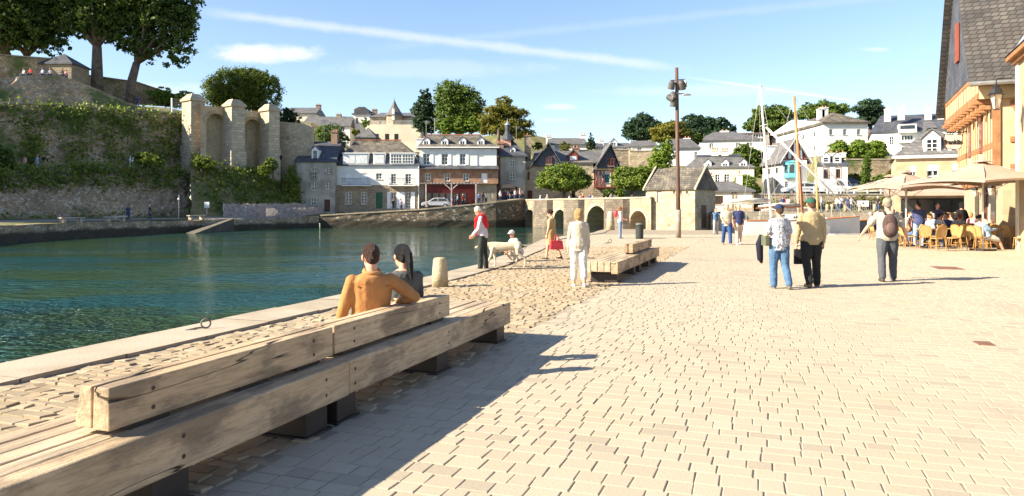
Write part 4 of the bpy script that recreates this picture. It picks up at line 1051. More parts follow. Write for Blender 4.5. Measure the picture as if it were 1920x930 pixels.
# 5 big stone house with slate gables and timber framing
h = House('timber_framed_house', 'stone house with two slate-hung gables and red timber framing behind the clipped trees', 985, 1160, 109, 10, 386)
h.storey(302, 386, stone_l, [W(989, 993, 322, 338, 'shut', timber_r), W(989, 998, 357, 380, 'door', red_p), W(1072, 1079, 357, 380, 'door', dark_p), W(1040, 1052, 330, 345, nz=2)], px1=1112, bottom=-2)
h.storey(350, 386, stone_h, [W(1130, 1142, 357, 372, nz=2)], px0=1112, px1=1160, bottom=-2)
h.storey(320, 350, mat('framed_plaster', (.62, .55, .42), (.55, .48, .36), scale=1), [W(1133, 1143, 327, 343, 'w', turq_p, 3, 3)], px0=1112, px1=1160, y=-.35)
m = MB(); za, zb = h.lz(350), h.lz(320)
for px in (1112, 1118, 1123.5, 1131, 1145, 1152, 1158.5): m.box(h.lx(px), h.lx(px + 1.8), -.43, -.352, za, zb)
m.box(h.lx(1112), h.lx(1160), -.46, -.3, za - .16, za - .002); m.box(h.lx(1112), h.lx(1160), -.46, -.3, zb, zb + .16)
for a, b in ((1113, 1118), (1124, 1131), (1146, 1152)):
    m.tube((h.lx(a + 1), -.39, za), (h.lx(b + .5), -.39, (za + zb) / 2), .06, n=4); m.tube((h.lx(b + .5), -.39, (za + zb) / 2), (h.lx(a + 1), -.39, zb), .06, n=4)
m.build('timber_frame', timber_r, h.root)
# roof between, gables
hip_roof(h.lx(1000), h.lx(1160), 0, 10, h.lz(304), h.lz(278), h.lx(1004), h.lx(1150), ov=.2).build('roof', slate_g, h.root)
for (a, ap, b, yb, yt) in ((997, 1028, 1052, 312, 271), (1117, 1144, 1160, 317, 273)):
    xa, xp, xb, z0, z1 = h.lx(a), h.lx(ap), h.lx(b), h.lz(yb), h.lz(yt)
    MB().raw([(xa, -.5, z0), (xb, -.5, z0), (xp, -.5, z1)], [(0, 1, 2)]).build('slate_gable', slate, h.root)
    m = MB(); m.raw([(xa - .5, -.9, z0 - .45), (xp, -.9, z1 + .1), (xp, 6, z1 + .1), (xa - 1.6, 6, z0 - .45), (xa - .5, -.9, z0 - .2), (xp, -.9, z1 + .35), (xp, 6, z1 + .35), (xa - 1.6, 6, z0 - .2)], [(4, 5, 6, 7), (0, 1, 5, 4), (3, 0, 4, 7)][::1])
    m.raw([(xb + .4, -.9, z0 - .45), (xp, -.9, z1 + .1), (xp, 6, z1 + .1), (xb + .4, 6, z0 - .45), (xb + .4, -.9, z0 - .2), (xp, -.9, z1 + .35), (xp, 6, z1 + .35), (xb + .4, 6, z0 - .2)], [(5, 4, 7, 6), (1, 0, 4, 5)])
    m.build('gable_roof', slate_g, h.root)
    window(h.root, xp - .4, xp + .5, (z0 + z1) / 2 - 1.3, (z0 + z1) / 2 - .2, -.72, 'w', timber_r, 2, 2)
dormer(h.root, h.lx(1075), .3, h.lz(303), 1.4, 1.0, 2.6, slate_m, timber_r, 'gable', 0)
chimney(h.root, h.lx(990), 3, .95, 1.1, h.lz(305), h.lz(252), stone_h, 1); chimney(h.root, h.lx(1085), 5, 1.0, .8, h.lz(283), h.lz(274), brick_t)

# toll house beside the bridge, turned so that its dark right gable shows
h = House('toll_house', 'small stone toll house with tiled roof at the right end of the bridge', 1211, 1303, 80, 5.2, 431, cat='building', rz=R(-38))
h.storey(353, 431, mat('toll_stone', (.44, .36, .235), (.32, .25, .16), scale=.4, bump=.6, build=b_rubble(.4, (.46, .38, .27), .35, (.6, .6, (.2, .17, .1)))), [W(1232, 1240, 359, 380, 'shut', paling), W(1262, 1265.5, 358, 364, nx=1, nz=1), W(1275, 1278, 358, 364, nx=1, nz=1), W(1286, 1290, 358, 364, nx=1, nz=1)], bottom=-1.4)
x = h.w; ze, zr = h.lz(353), h.lz(313)
hip_roof(0, x, 0, 5.2, ze, zr, -.2, x + .2, ov=.22).build('roof', slate_m, h.root)
for q in (x + .02, -.02): MB().raw([(q, 0, ze), (q, 5.2, ze), (q, 2.6, zr - .12)], [(0, 1, 2)]).build('gable', stone_h, h.root)
MB().box(x + .003, x + .06, 1.6, 2.7, 0.2, 2.6).build('side_door', brown_p, h.root)
for q in (x + .05, -.25):
    MB().raw([(q, -.3, ze - .2), (q + .2, -.3, ze - .2), (q + .2, 2.6, zr + .12), (q, 2.6, zr + .12), (q, -.3, ze), (q + .2, -.3, ze), (q + .2, 2.6, zr + .3), (q, 2.6, zr + .3)], [(4, 5, 6, 7), (0, 1, 5, 4), (1, 2, 6, 5), (3, 0, 4, 7)]).build('verge', ashlar, h.root)
o = wall_on('low_wall', [(21.0, 78.9), (X(1400, 78.4), 78.4)], -3, [Z(404, 79), Z(405, 78)], .6, stone_l, side=1, disp=.04, cap=.05, seed=11)
tag(o, 'low pale stone wall running right from the toll house', 'wall')
# little cream lodge
h = House('harbour_lodge', 'little cream harbour lodge with hipped slate roof and barred window', 1316, 1412, 88, 7, 404)
h.storey(357, 404, render_c, [W(1338, 1356, 367, 383, 'w', brown_p, 4, 4)], bottom=-1)
x = h.w; hip_roof(0, x, 0, 7, h.lz(357), h.lz(338), h.lx(1345), h.lx(1375), ov=.3).build('roof', slate_g, h.root)
m = MB(); m.box(-.02, h.lx(1338), -.03, -.004, 0, h.lz(385)).box(h.lx(1356), x, -.03, -.004, 0, h.lz(389)).build('plinth', stone_l, h.root)
for a in (1317, 1372, 1378, 1410): m = MB().box(h.lx(a), h.lx(a + 3), -.06, -.004, 0, h.lz(358)).build('quoin', stone_h, h.root)
chimney(h.root, h.lx(1335), 3.5, .75, .75, h.lz(355), h.lz(328), render_c, 1); chimney(h.root, h.lx(1390), 3.5, .7, .7, h.lz(352), h.lz(326), render_c, 1)
MB().box(h.lx(1400), h.lx(1407), -.07, -.01, h.lz(383), h.lz(374)).build('notice', yellow_p, h.root)
# mansard cream house
h = House('mansard_house', 'cream house with dark mansard roof, three white dormers and two stout chimneys', 1285, 1414, 101, 10, 376)
h.storey(315, 376, render_c, [W(1324, 1334, 327, 341), W(1358, 1368, 327, 341), W(1394, 1402, 327, 341), W(1341, 1350, 327, 341), W(1394, 1402, 350, 365)], px1=1414, bottom=-3)
x = h.w; mansard_roof(0, x, 0, 10, h.lz(315), h.lz(292), h.lz(285), 1.6, h.lx(1310), h.lx(1395)).build('roof', [slate_g, slate], h.root)
for c in (1327, 1360, 1394): dormer(h.root, h.lx(c), .1, h.lz(313.5), .95, .62, 1.8, slate_g, white, 'gable', 2, 1)
chimney(h.root, h.lx(1343), 3, .9, .8, h.lz(295), h.lz(280), render_c, 3); chimney(h.root, h.lx(1362), 3, .9, .8, h.lz(295), h.lz(281), render_c, 3)
# white gable house
def simple(label, px0, px1, D, dep, ybase, yeave, yridge, r0, r1, wallm, roofm, wins=(), chims=(), cat='house', name='house', ov=.3, dorm=(), rz=None):
    h = House(name, label, px0, px1, D, dep, ybase, cat=cat, rz=rz); h.storey(yeave, ybase, wallm, wins, bottom=-5)
    hip_roof(0, h.w, 0, dep, h.lz(yeave), h.lz(yridge), h.lx(r0), h.lx(r1), ov=ov).build('roof', roofm, h.root)
    ze, zr = h.lz(yeave), h.lz(yridge)
    if h.lx(r0) < .8: MB().raw([(-.02, 0, ze), (-.02, dep, ze), (-.02, dep / 2, zr - .15)], [(0, 1, 2)]).build('gable', wallm, h.root)
    if h.lx(r1) > h.w - .8: MB().raw([(h.w + .02, 0, ze), (h.w + .02, dep, ze), (h.w + .02, dep / 2, zr - .15)], [(0, 1, 2)]).build('gable', wallm, h.root)
    for c in chims: chimney(h.root, h.lx(c[0]), dep / 2 + (c[3] if len(c) > 3 else 0), c[4] if len(c) > 4 else 1.1, .9, h.lz(yridge) - 1.5, h.lz(c[1]), c[2] if len(c) > 2 and c[2] else render_w, 2)
    for d_ in dorm: dormer(h.root, h.lx(d_[0]), d_[2], h.lz(d_[1]), d_[3], d_[4], 2.5, roofm, white, 'gable', 2, 2)
    return h
simple('white house with a pale gable roof and square chimney right of the clipped trees', 1249, 1311, 128, 12, 316, 277, 254, 1250, 1296, render_w, slate_g, [W(1302, 1308, 285, 296, nz=2), W(1262, 1268, 285, 296, nz=2)], [(1291, 255, render_w)])
simple('long low white house with a grey hipped roof below the dark pines', 1311, 1430, 142, 14, 300, 262, 240, 1340, 1380, render_w, slate_g, [W(1380, 1388, 268, 276), W(1400, 1412, 268, 276), W(1330, 1338, 268, 277)], [(1362, 240, render_w, 0, 1.6)])
h = simple('flat-roofed modern house with a brown fascia among the trees', 1372, 1442, 155, 10, 280, 249, 246, 1376, 1438, mat('modern_wall', (.3, .27, .24), scale=.4), mat('brown_roof', (.16, .09, .07)), [W(1386, 1408, 251, 257, 'w', None, 4, 1), W(1412, 1432, 251, 258, 'w', None, 4, 1)], cat='house')
# big white house on the right slope
h = simple('large white building with a mossy hipped roof and small square windows', 1545, 1627, 130, 30, 290, 229, 205, 1549, 1575, render_w, slate_m,
           [W(1555, 1562, 242, 253), W(1581, 1588, 242, 253), W(1607, 1614, 242, 253), W(1556, 1563, 269, 279), W(1582, 1589, 269, 283), W(1607, 1614, 269, 281)], [(1570, 196, render_w, -8), (1577, 193, render_w, -8)], cat='building', rz=0.)
ro = [c for c in h.root.children if c.name.startswith('roof')][0]
bpy.data.objects.remove(ro)
w_, ze, zr = h.w, h.lz(229), h.lz(204)
MB().raw([(-.4, -.4, ze), (w_ + .4, -.4, ze), (w_ + .4, 30.4, ze), (-.4, 30.4, ze), (w_ / 2, 5, zr), (w_ / 2, 25, zr), (-.4, -.4, ze - .3), (w_ + .4, -.4, ze - .3), (-.4, 30.4, ze - .3)],
         [(0, 1, 4), (1, 2, 5, 4), (2, 3, 5), (3, 0, 4, 5), (6, 7, 1, 0), (8, 6, 0, 3)]).build('roof', slate_m, h.root)
for yy in (4, 9, 14, 20, 26):      # windows of the long left side
    for za in (242, 269):
        z1, z0 = h.lz(za), h.lz(za + 11); o = MB().box(-.06, -.003, yy - .55, yy + .55, z0, z1).build('window', white, h.root)
        MB().box(-.075, -.061, yy - .45, yy - .04, z0 + .1, z1 - .1).box(-.075, -.061, yy + .04, yy + .45, z0 + .1, z1 - .1).build('pane', glass, o)
# slate apartment block
h = simple('apartment block with a great slate roof, balconies and white chimneys', 1634, 1800, 142, 16, 300, 245, 206, 1655, 1790, render_w, slate, [W(1668, 1676, 255, 270), W(1690, 1712, 253, 268, 'w', None, 4, 1), W(1690, 1712, 275, 290, 'w', None, 4, 1), W(1730, 1745, 255, 268)],
           [(1667, 198, None, -3), (1692, 196, None, -5), (1746, 198, None, -3), (1770, 200, None, -3)], cat='building')
for z_ in (249, 268, 291): MB().box(h.lx(1684), h.lx(1718), -1.3, -.003, h.lz(z_), h.lz(z_ - 5)).build('balcony', render_w, h.root)
MB().box(h.lx(1684), h.lx(1718), -.9, 4, h.lz(247), h.lz(233)).build('loggia', render_w, h.root)
MB().box(h.lx(1687), h.lx(1714), -1.0, -.91, h.lz(242), h.lz(235)).build('loggia_glass', glass, h.root)
# white house with turquoise bow window
h = House('villa', 'white villa with steep slate roof, timbered gable and turquoise bay window', 1467, 1513, 102, 8, 364, rz=0.)
h.storey(300, 364, render_w, [W(1496, 1504, 338, 352), W(1472, 1480, 340, 352)], bottom=-3)
x = h.w; xp = h.lx(1490); z0, z1 = h.lz(300), h.lz(262)
MB().raw([(0, -.01, z0), (x, -.01, z0), (xp, -.01, z1)], [(0, 1, 2)]).build('gable', timber_r, h.root)
m = MB()
for q in (-.55, -.3, -.05, .2, .45): m.box(xp + q * 3.0, xp + q * 3.0 + .4, -.09, -.015, z0 + .2, z0 + (1 - abs(q + .07) * 1.75) * (z1 - z0) * .9)
m.build('gable_panels', render_w, h.root)
m = MB(); m.raw([(-.5, -.6, z0 - .5), (xp, -.6, z1 + .2), (xp, 8.3, z1 + .2), (-.5, 8.3, z0 - .5), (x + .5, -.6, z0 - .5), (x + .5, 8.3, z0 - .5)], [(0, 1, 2, 3), (1, 4, 5, 2)]); m.build('roof', slate_g, h.root)
m = MB(); m.raw([(-.5, -.62, z0 - .5), (-.5, -.62, z0 - .25), (xp, -.62, z1 + .45), (xp, -.62, z1 + .2), (x + .5, -.62, z0 - .25), (x + .5, -.62, z0 - .5)], [(0, 3, 2, 1), (3, 5, 4, 2)]); m.build('bargeboard', white, h.root)
chimney(h.root, .6, 6.5, 1.5, 1.4, h.lz(298), h.lz(268), render_w, 2)
for yy in (2, 5.2):
    for za in (312, 338): o = MB().box(-.06, -.003, yy - .45, yy + .45, h.lz(za + 12), h.lz(za)).build('window', ashlar, h.root); MB().box(-.075, -.061, yy - .36, yy + .36, h.lz(za + 11), h.lz(za + 1)).build('pane', glass, o)
o = MB().lathe([(1.1, h.lz(334)), (1.15, h.lz(332)), (1.1, h.lz(331)), (1.1, h.lz(306)), (1.2, h.lz(305)), (.0, h.lz(300))], (h.lx(1484), -.2, 0), 8).build('bay_window', turq_p, h.root)
m = MB()
for k in range(8):
    a = 2 * math.pi * (k + .5) / 8; m.box(-.3 + h.lx(1484), .3 + h.lx(1484), -1.05 - .2, -1.03 - .2, h.lz(325), h.lz(309), rz=a, piv=(h.lx(1484), -.2, h.lz(317)))
m.build('pane', glass, o)
MB().box(.2, x - .2, -1.3, -.003, h.lz(356), h.lz(354)).build('balcony_slab', render_w, h.root); railing(h.root, .2, x - .2, -1.25, h.lz(354), 1., white)
# white house with blue shutters
h = House('shuttered_house', 'white house with blue shutters, brick-edged windows and dark slate roof', 1534, 1589, 100, 9, 362)
h.storey(308, 362, render_w, [W(1545, 1553, 317, 334, 'w', brown_p), W(1568, 1576, 317, 334, 'w', brown_p), W(1545, 1553, 342, 361, 'w'), W(1568, 1576, 342, 355, 'w')], bottom=-3)
for a in (1537, 1554, 1562, 1577): MB().box(h.lx(a), h.lx(a + 5), -.08, -.01, h.lz(358), h.lz(341)).build('shutter', blue_p, h.root)
for a in (1544, 1567):
    MB().box(h.lx(a - 1), h.lx(a + .8), -.02, -.004, h.lz(335), h.lz(315)).box(h.lx(a + 9.5), h.lx(a + 11.5), -.02, -.004, h.lz(335), h.lz(315)).box(h.lx(a - 1), h.lx(a + 11.5), -.02, -.004, h.lz(315), h.lz(313.5)).build('window_surround', brick_t, h.root)
hip_roof(0, h.w, 0, 9, h.lz(308), h.lz(286), 1, h.w - 1, ov=.25).build('roof', slate, h.root)
for c in (1549, 1570): dormer(h.root, h.lx(c), .5, h.lz(306), 1.0, .95, 2.4, slate, white, 'gable', 1, 2)
chimney(h.root, h.lx(1573), 4.5, 2.2, .9, h.lz(292), h.lz(285), render_w, 3)
railing(h.root, h.lx(1543), h.lx(1556), -.4, h.lz(335), .9)
h = simple('small white lean-to with blue shutters beside the blue-shuttered house', 1590, 1608, 101, 6, 362, 341, 329, 1590, 1592, render_w, slate, [W(1593, 1602, 344, 356, 'shut', blue_p)], cat='outbuilding', name='lean_to')
# upper town
simple('long grey-roofed house high on the left, behind the round bush', 533, 592, 175, 9, 250, 212, 197, 534, 591, render_c, slate_g, [], [(588, 193, brick_t)])
simple('low white house with a long grey roof and two pale dormers on the upper street', 566, 656, 168, 9, 262, 236, 214, 567, 655, render_w, slate_g, [W(598, 606, 238, 246), W(638, 646, 237, 247)], [(627, 211, stone_h)])
h = simple('tall white house with a rounded slate roof on the upper street', 662, 694, 172, 9, 262, 213, 206, 664, 690, render_w, slate, [W(667, 672, 221, 231), W(684, 689, 221, 231)], [(661, 201, stone_h), (696, 202, brick_t)])
m = MB(); m.prism([(h.lx(664), h.lz(213)), (h.lx(692), h.lz(213)), (h.lx(691), h.lz(206)), (h.lx(684), h.lz(200.5)), (h.lx(672), h.lz(200.5)), (h.lx(665), h.lz(206))], -.2, 9); m.build('round_roof', slate, h.root)
h = simple('turreted stone mansion with a pointed slate turret on the skyline', 695, 790, 166, 12, 237, 219, 205, 706, 776, stone_h, slate_g, [W(711, 717, 222, 234), W(765, 772, 222, 234)], [(778, 206, render_w, -4), (786, 203, brick_t, -3)], cat='house', name='mansion')
c = (h.lx(740), -.4, 0); m = MB(); m.lathe([(1.75, 0), (1.75, h.lz(217)), (0, h.lz(217))], c, 8); o = m.build('turret', stone_h, h.root)
MB().lathe([(2.1, h.lz(218)), (1.9, h.lz(216)), (.7, h.lz(200)), (.05, h.lz(188)), (.03, h.lz(184)), (0, h.lz(184))], c, 8).build('turret_roof', slate_g, o)
MB().box(h.lx(738), h.lx(742.5), -2.25, -2.0, 1.2, 3.6).build('turret_window', white, o)
MB().box(h.lx(690), h.lx(792), -3.5, -.01, -6, -.02).build('terrace', render_c, h.root)
railing(h.root, h.lx(690), h.lx(792), -3.3, -.02, .9, render_w)
for a in (708, 727, 744): MB().box(h.lx(a), h.lx(a + 7), -3.53, -3.45, -4, -2).build('opening', dark_p, h.root)
simple('steep grey gable roof peeping over the mansard house', 668, 702, 125, 6, 262, 257, 236, 684, 685, render_g, slate_g)
simple('white cottage with a dark gable roof and end chimneys above the framed house', 1029, 1100, 152, 9, 282, 270, 255, 1030, 1098, render_w, slate_g, [W(1040, 1048, 272, 279), W(1076, 1086, 272, 279)], [(1031, 253, render_w), (1097, 250, render_w)])
simple('small white cottage with a blue slate roof beside the lone conifer', 1112, 1134, 152, 8, 286, 276, 265, 1113, 1133, render_w, slate, [], [(1132, 261, render_w)])
simple('row of low grey-roofed cottages on the skyline right of the conifer', 1136, 1186, 150, 9, 290, 276, 264, 1137, 1185, render_w, slate_g, [W(1148, 1156, 277, 284), W(1168, 1174, 277, 284)], [], dorm=[(1152, 275, 1., 1.4, 1.)])
simple('white cottage with a grey gable roof partly behind the golden cypress', 1183, 1230, 146, 9, 292, 273, 260, 1184, 1229, render_w, slate_g, [W(1195, 1203, 276, 283)], [])
for lb, a, b, D, y0, y1 in (('stone terrace wall below the skyline cottages', 1140, 1190, 136, 300, 282), ('tall pale stone garden wall left of the leafy lime', 1180, 1236, 130, 318, 284), ('grey stone retaining wall behind the narrow cypress', 1586, 1692, 118, 345, 300)):
    o = wall_on('garden_wall', [(X(a, D), D), (X(b, D), D)], Z(y0 + 25, D), Z(y1, D), .6, stone_l if 'pale' in lb else stone_r if 'grey' in lb else stone_h, side=1, disp=.05, cap=.06, seed=int(a)); tag(o, lb, 'wall')

# cream house by the café
h = House('cafe_house', 'cream stone house with white casements, mansard roof and the café awning', 1680, 1830, 52, 9, 433, cat='building')
wl = [W(1706, 1717, 309, 340, 'w', None, 2, 3), W(1738, 1760, 308, 341, 'w', None, 2, 3), W(1785, 1807, 307, 341, 'w', None, 2, 3)]
h.storey(293, 360, ashlar_w, wl)
h.storey(360, 433, ashlar_w, [])
MB().box(.3, h.w - .2, -.06, -.01, .0, h.lz(372)).build('shopfront', dark_p, h.root)
for k in range(7): MB().box(.4 + k * 1.0, 1.25 + k * 1.0, -.10, -.061, .9, h.lz(374)).build('shop_window', glass, h.root)
x = h.w
for w_ in wl:
    MB().box(h.lx(w_[0]) + .02, h.lx(w_[1]) - .02, .03, .09, h.lz(w_[2] + 12), h.lz(w_[2] + .5)).build('roller_blind', white, h.root)
mansard_roof(0, x, 0, 9, h.lz(291), h.lz(235), h.lz(215), 2.2, h.lx(1740), h.lx(1760)).build('roof', [slate_g, slate_g], h.root)
MB().box(-.25, x + .2, -.25, .15, h.lz(296), h.lz(291)).build('cornice', render_w, h.root)
for c in (1748, 1795): dormer(h.root, h.lx(c), .15, h.lz(290), 1.05, 1.2, 2.6, slate_g, render_w, 'gable', 2, 3)
m = MB(); za, zb = h.lz(352), h.lz(343)
m.raw([(h.lx(1655), -3.4, h.lz(363)), (h.lx(1828), -3.4, h.lz(363)), (h.lx(1828), -.02, h.lz(340)), (h.lx(1655), -.02, h.lz(340)), (h.lx(1655), -3.4, h.lz(363) + .03), (h.lx(1828), -3.4, h.lz(363) + .03), (h.lx(1828), -.02, h.lz(340) + .03), (h.lx(1655), -.02, h.lz(340) + .03)],
      [(4, 5, 6, 7), (3, 2, 1, 0), (0, 1, 5, 4), (0, 4, 7, 3), (1, 2, 6, 5)])
m.box(h.lx(1655), h.lx(1828), -3.42, -3.401, h.lz(368), h.lz(363)); m.build('awning', canvas, h.root)

# ------------------------------------------------------------ the half-timbered house at the right edge
NC = Vector((X(1880, 30), 30, 0)); FC = Vector((X(1808, 39.5), 39.5, 0))      # near and far ground corners of its front
d_ = (FC - NC); LEN = d_.length
root = thing('half_timbered_house', 'tall half-timbered house with jettied upper floor and slate-hung gable above the café', 'building', NC, math.atan2(d_.y, d_.x))
# local frame: x along the front away from the camera, +y to the left (towards the water), z up
YF = 0.0; JET = .55; Z1, Z2, Z3 = 3.05, 5.95, 7.1; BACK = -9
def lbox(m, x0, x1, y0, y1, z0, z1, **k): return m.box(min(x0, x1), max(x0, x1), min(y0, y1), max(y0, y1), z0, z1, **k)
m = MB(); lbox(m, 0, LEN, 0, BACK, -.3, Z1); m.build('ground_floor_wall', ashlar_w, root)
MB().box(3.4, 4.5, .002, .05, 0, 2.5).build('door', brown_p, root)
for x0 in (1.4, 5.6): MB().box(x0, x0 + 1.1, .002, .04, .9, 2.3).build('shop_window', glass, root)
m = MB(); lbox(m, -.0, LEN, .3, BACK, Z1 + .002, Z2); m.build('upper_wall', plaster, root)
m = MB(); lbox(m, -.25, LEN + .1, .85, BACK, Z2 + .002, Z3); m.build('gable_base_wall', plaster, root)
# studs, rails and braces on the front (y=.3) and near side (x=0)
m = MB()
for k in range(17):
    x0 = .02 + k * (LEN - .2) / 16
    if k in (4, 5) or k in (9, 10): continue
    m.box(x0, x0 + .17, .302, .318, Z1 + .25, Z2 - .25)
for z0 in (Z1 + .003, (Z1 + Z2) / 2 - .5, Z2 - .26): m.box(0, LEN, .303, .323, z0, z0 + .24)
for k in range(14):
    x0 = -.2 + k * (LEN + .1) / 13; m.box(x0, x0 + .17, .852, .864, Z2 + .26, Z3 - .2)
m.box(-.25, LEN + .1, .853, .90, Z2 + .004, Z2 + .24); m.box(-.25, LEN + .1, .853, .875, Z3 - .2, Z3)
# near side
m.box(-.07, -.002, .08, .36, Z1 + .1, Z2)
for y0 in (-1.3, -2.4, -3.6): m.box(-.06, -.002, y0, y0 + .2, Z1 + .2, Z2 - .1)
for z0 in (Z1 + .05, 4.2, Z2 - .3): m.box(-.062, -.002, -8, -.25, z0, z0 + .22)
m.raw([(-.05, -.3, Z2 - .3), (-.05, -.5, Z2 - .3), (-.05, -1.4, Z1 + .3), (-.05, -1.2, Z1 + .3)], [(0, 1, 2, 3)])
m.build('timber_frame', timber, root)
for xa, xb in ((2.55, 3.35), (5.75, 6.5)):
    o = MB().box(xa, xb, .305, .345, Z1 + .9, Z2 - .35).build('window', timber_r, root); MB().box(xa + .1, (xa + xb) / 2 - .03, .346, .352, Z1 + 1., Z2 - .45).box((xa + xb) / 2 + .03, xb - .1, .346, .352, Z1 + 1., Z2 - .45).build('pane', mat('red_pane', (.16, .07, .06), rough=.2), o)
# carved brackets under the jetty and under the first floor
for k in range(10):
    x0 = k * (LEN - .2) / 9
    MB().box(x0, x0 + .2, .1, 1.02, Z2 - .2, Z2 - .003).box(x0 + .02, x0 + .18, .39, .8, Z2 - .42, Z2 - .2).build('bracket', timber, root, bevel=.03)
    MB().box(x0, x0 + .2, -.1, .5, Z1 - .2, Z1 - .003).build('joist_end', timber, root, bevel=.03)
MB().box(0, LEN, .002, .12, Z1 - .5, Z1 - .21).build('bressummer', timber, root)
for k in range(3): MB().box(-.3, -.05, -1.2 - k * .9, -1.0 - k * .9, Z1 - .25 , Z1 + .02).build('joist_end', timber, root, bevel=.03)
# gable of slates, roof running back to the right
MID = LEN * .5; AP = Z3 + 7.4
m = MB(); m.raw([(-.15, .9, Z3), (LEN + .1, .9, Z3), (MID, .9, AP)], [(0, 1, 2)]); m.build('slate_gable', slate, root)
m = MB(); m.box(MID - .45, MID + .45, .93, 1.0, Z3 + 1.3, Z3 + 3.1); m.build('gable_window', timber_r, root)
m = MB(); e = 1.25; zlo = Z3 - .7; xlo = -.75
sl = (AP - Z3) / MID
m.raw([(xlo, e, zlo), (xlo, BACK - .5, zlo), (MID, BACK - .5, AP + .1), (MID, e, AP + .1), (xlo, e, zlo + .22), (xlo, BACK - .5, zlo + .22), (MID, BACK - .5, AP + .34), (MID, e, AP + .34)],
      [(4, 7, 6, 5), (0, 1, 2, 3), (0, 3, 7, 4), (0, 4, 5, 1)])
X2 = LEN + .75
m.raw([(X2, e, zlo), (X2, BACK - .5, zlo), (MID, BACK - .5, AP + .1), (MID, e, AP + .1), (X2, e, zlo + .22), (X2, BACK - .5, zlo + .22), (MID, BACK - .5, AP + .34), (MID, e, AP + .34)],
      [(4, 5, 6, 7), (3, 2, 1, 0), (3, 0, 4, 7), (1, 5, 4, 0)])
m.build('roof', mat('old_slate', (.125, .112, .10), (.075, .072, .07), rough=.8, scale=.8, bump=.8, build=b_brick(.3, .2, (.035, .03, .028), .7, .02)), root)
MB().tube((xlo - .08, e, zlo + .1), (xlo - .08, BACK, zlo + .1), .09).build('gutter', galv, root)
# low neighbour nearer the camera: cream corner pilaster with cornice, slate roof and downpipe
q_ = pt(1907, 388, 27.8)
r2 = thing('corner_house', 'cream house corner at the right edge with a stone cornice and slate roof', 'building', (q_.x, q_.y, 0), math.atan2(d_.y, d_.x))
MB().box(-9, 0, -7, 0, -.2, 6.9).build('wall', ashlar_w, r2)
MB().box(-.40, .03, .003, .05, 0, 6.9).build('pilaster', render_c, r2)
MB().box(-9, .15, -7, .16, 6.905, 7.05).box(-9, .3, -7, .32, 7.05, 7.22).build('cornice', timber, r2)
MB().raw([(-9, .36, 7.23), (.35, .36, 7.23), (.1, -3.3, 11.2), (-9, -3.3, 11.2)], [(0, 1, 2, 3)]).raw([(.35, .36, 7.23), (.35, -7, 7.23), (.1, -3.3, 11.2)], [(0, 1, 2)]).build('roof', slate, r2)
MB().path([(-.6, .25, 7.2), (-.5, -.5, 8.4), (-.5, -1.5, 9.5)], .05).build('downpipe', galv, r2)
# wall lantern on its bracket
D = 26.6; p0 = pt(1868, 185, D)
lr = thing('wall_lantern', 'black four-sided street lantern on an iron bracket above the café umbrellas', 'lantern', (p0.x, D, Z(204, D)), 0)
m = MB(); m.lathe([(.09, 0), (.19, .5), (0, .5)], n=4); g = m.build('lamp_glass', mat('lamp_glass', (.62, .52, .40), rough=.2, spec=.6), lr); g.rotation_euler.z = R(45)
m = MB()
for k in range(4):
    a = R(45) + k * R(90); m.tube((.125 * math.cos(a), .125 * math.sin(a), 0), (.20 * math.cos(a), .20 * math.sin(a), .5), .014, n=4)
m.lathe([(.12, -.04), (.12, .0), (0, 0)], n=4); g = m.build('lamp_frame', dark_p, lr)
MB().lathe([(.30, .5), (.22, .56), (.16, .70), (.09, .78), (.10, .82), (.03, .90), (0, .90)], n=8).build('lamp_hood', dark_p, lr)
MB().path([(0, 0, .9), (0, 0, 1.05), (.1, 0, 1.08)] + [(.55, 0, 1.1)], .018).build('bracket', dark_p, lr)
# hanging sign of the café
D = 36.5; p0 = pt(1787, 266, D)
sg = thing('hanging_sign', 'white shaped shop sign hanging in front of the cream house dormers', 'sign', (p0.x, D, p0.z), 0)
k = D / F
poly_ = [(-17, 14), (17, 14), (18, 8), (15, -10), (12, -14), (-12, -14), (-15, -10), (-18, 8)]
MB().prism([(a * k, b * k) for a, b in poly_], -.03, .03).build('board_edge', brown_p, sg)
MB().prism([(a * k * .92, b * k * .92) for a, b in poly_], -.036, .036).build('board', mat('sign_white', (.8, .74, .66), rough=.5), sg)
MB().path([(-14 * k, 0, 18 * k), (18 * k, 0, 18 * k), (26 * k, 0, 20 * k), (44 * k, 0, 22 * k)], .03).tube((-10 * k, 0, 14 * k), (-10 * k, 0, 18 * k), .02).tube((10 * k, 0, 14 * k), (10 * k, 0, 18 * k), .02).build('sign_bracket', dark_p, sg)
def text(s_, size, loc, rot, material, parent, name='lettering', ext=.004, bold=False):
    cu = bpy.data.curves.new(name, 'FONT'); cu.body = s_; cu.size = size; cu.align_x = 'CENTER'; cu.align_y = 'CENTER'; cu.extrude = ext; cu.offset = .012 if bold else 0
    o = bpy.data.objects.new(name, cu); COL.objects.link(o)
    tmp = bpy.data.scenes.new('t'); tmp.collection.objects.link(o); tmp.view_layers[0].update(); dg = bpy.context.evaluated_depsgraph_get() if tmp.view_layers[0].depsgraph is None else tmp.view_layers[0].depsgraph
    me = bpy.data.meshes.new_from_object(o.evaluated_get(dg)); bpy.data.objects.remove(o); bpy.data.scenes.remove(tmp)
    me.materials.clear(); me.materials.append(material)
    q = bpy.data.objects.new(name, me); COL.objects.link(q); q.parent = parent; q.location = loc; q.rotation_euler = rot; return q
text('franklin', .30, (0, -.045, -.02), (R(90), 0, 0), dark_p, sg, bold=True)

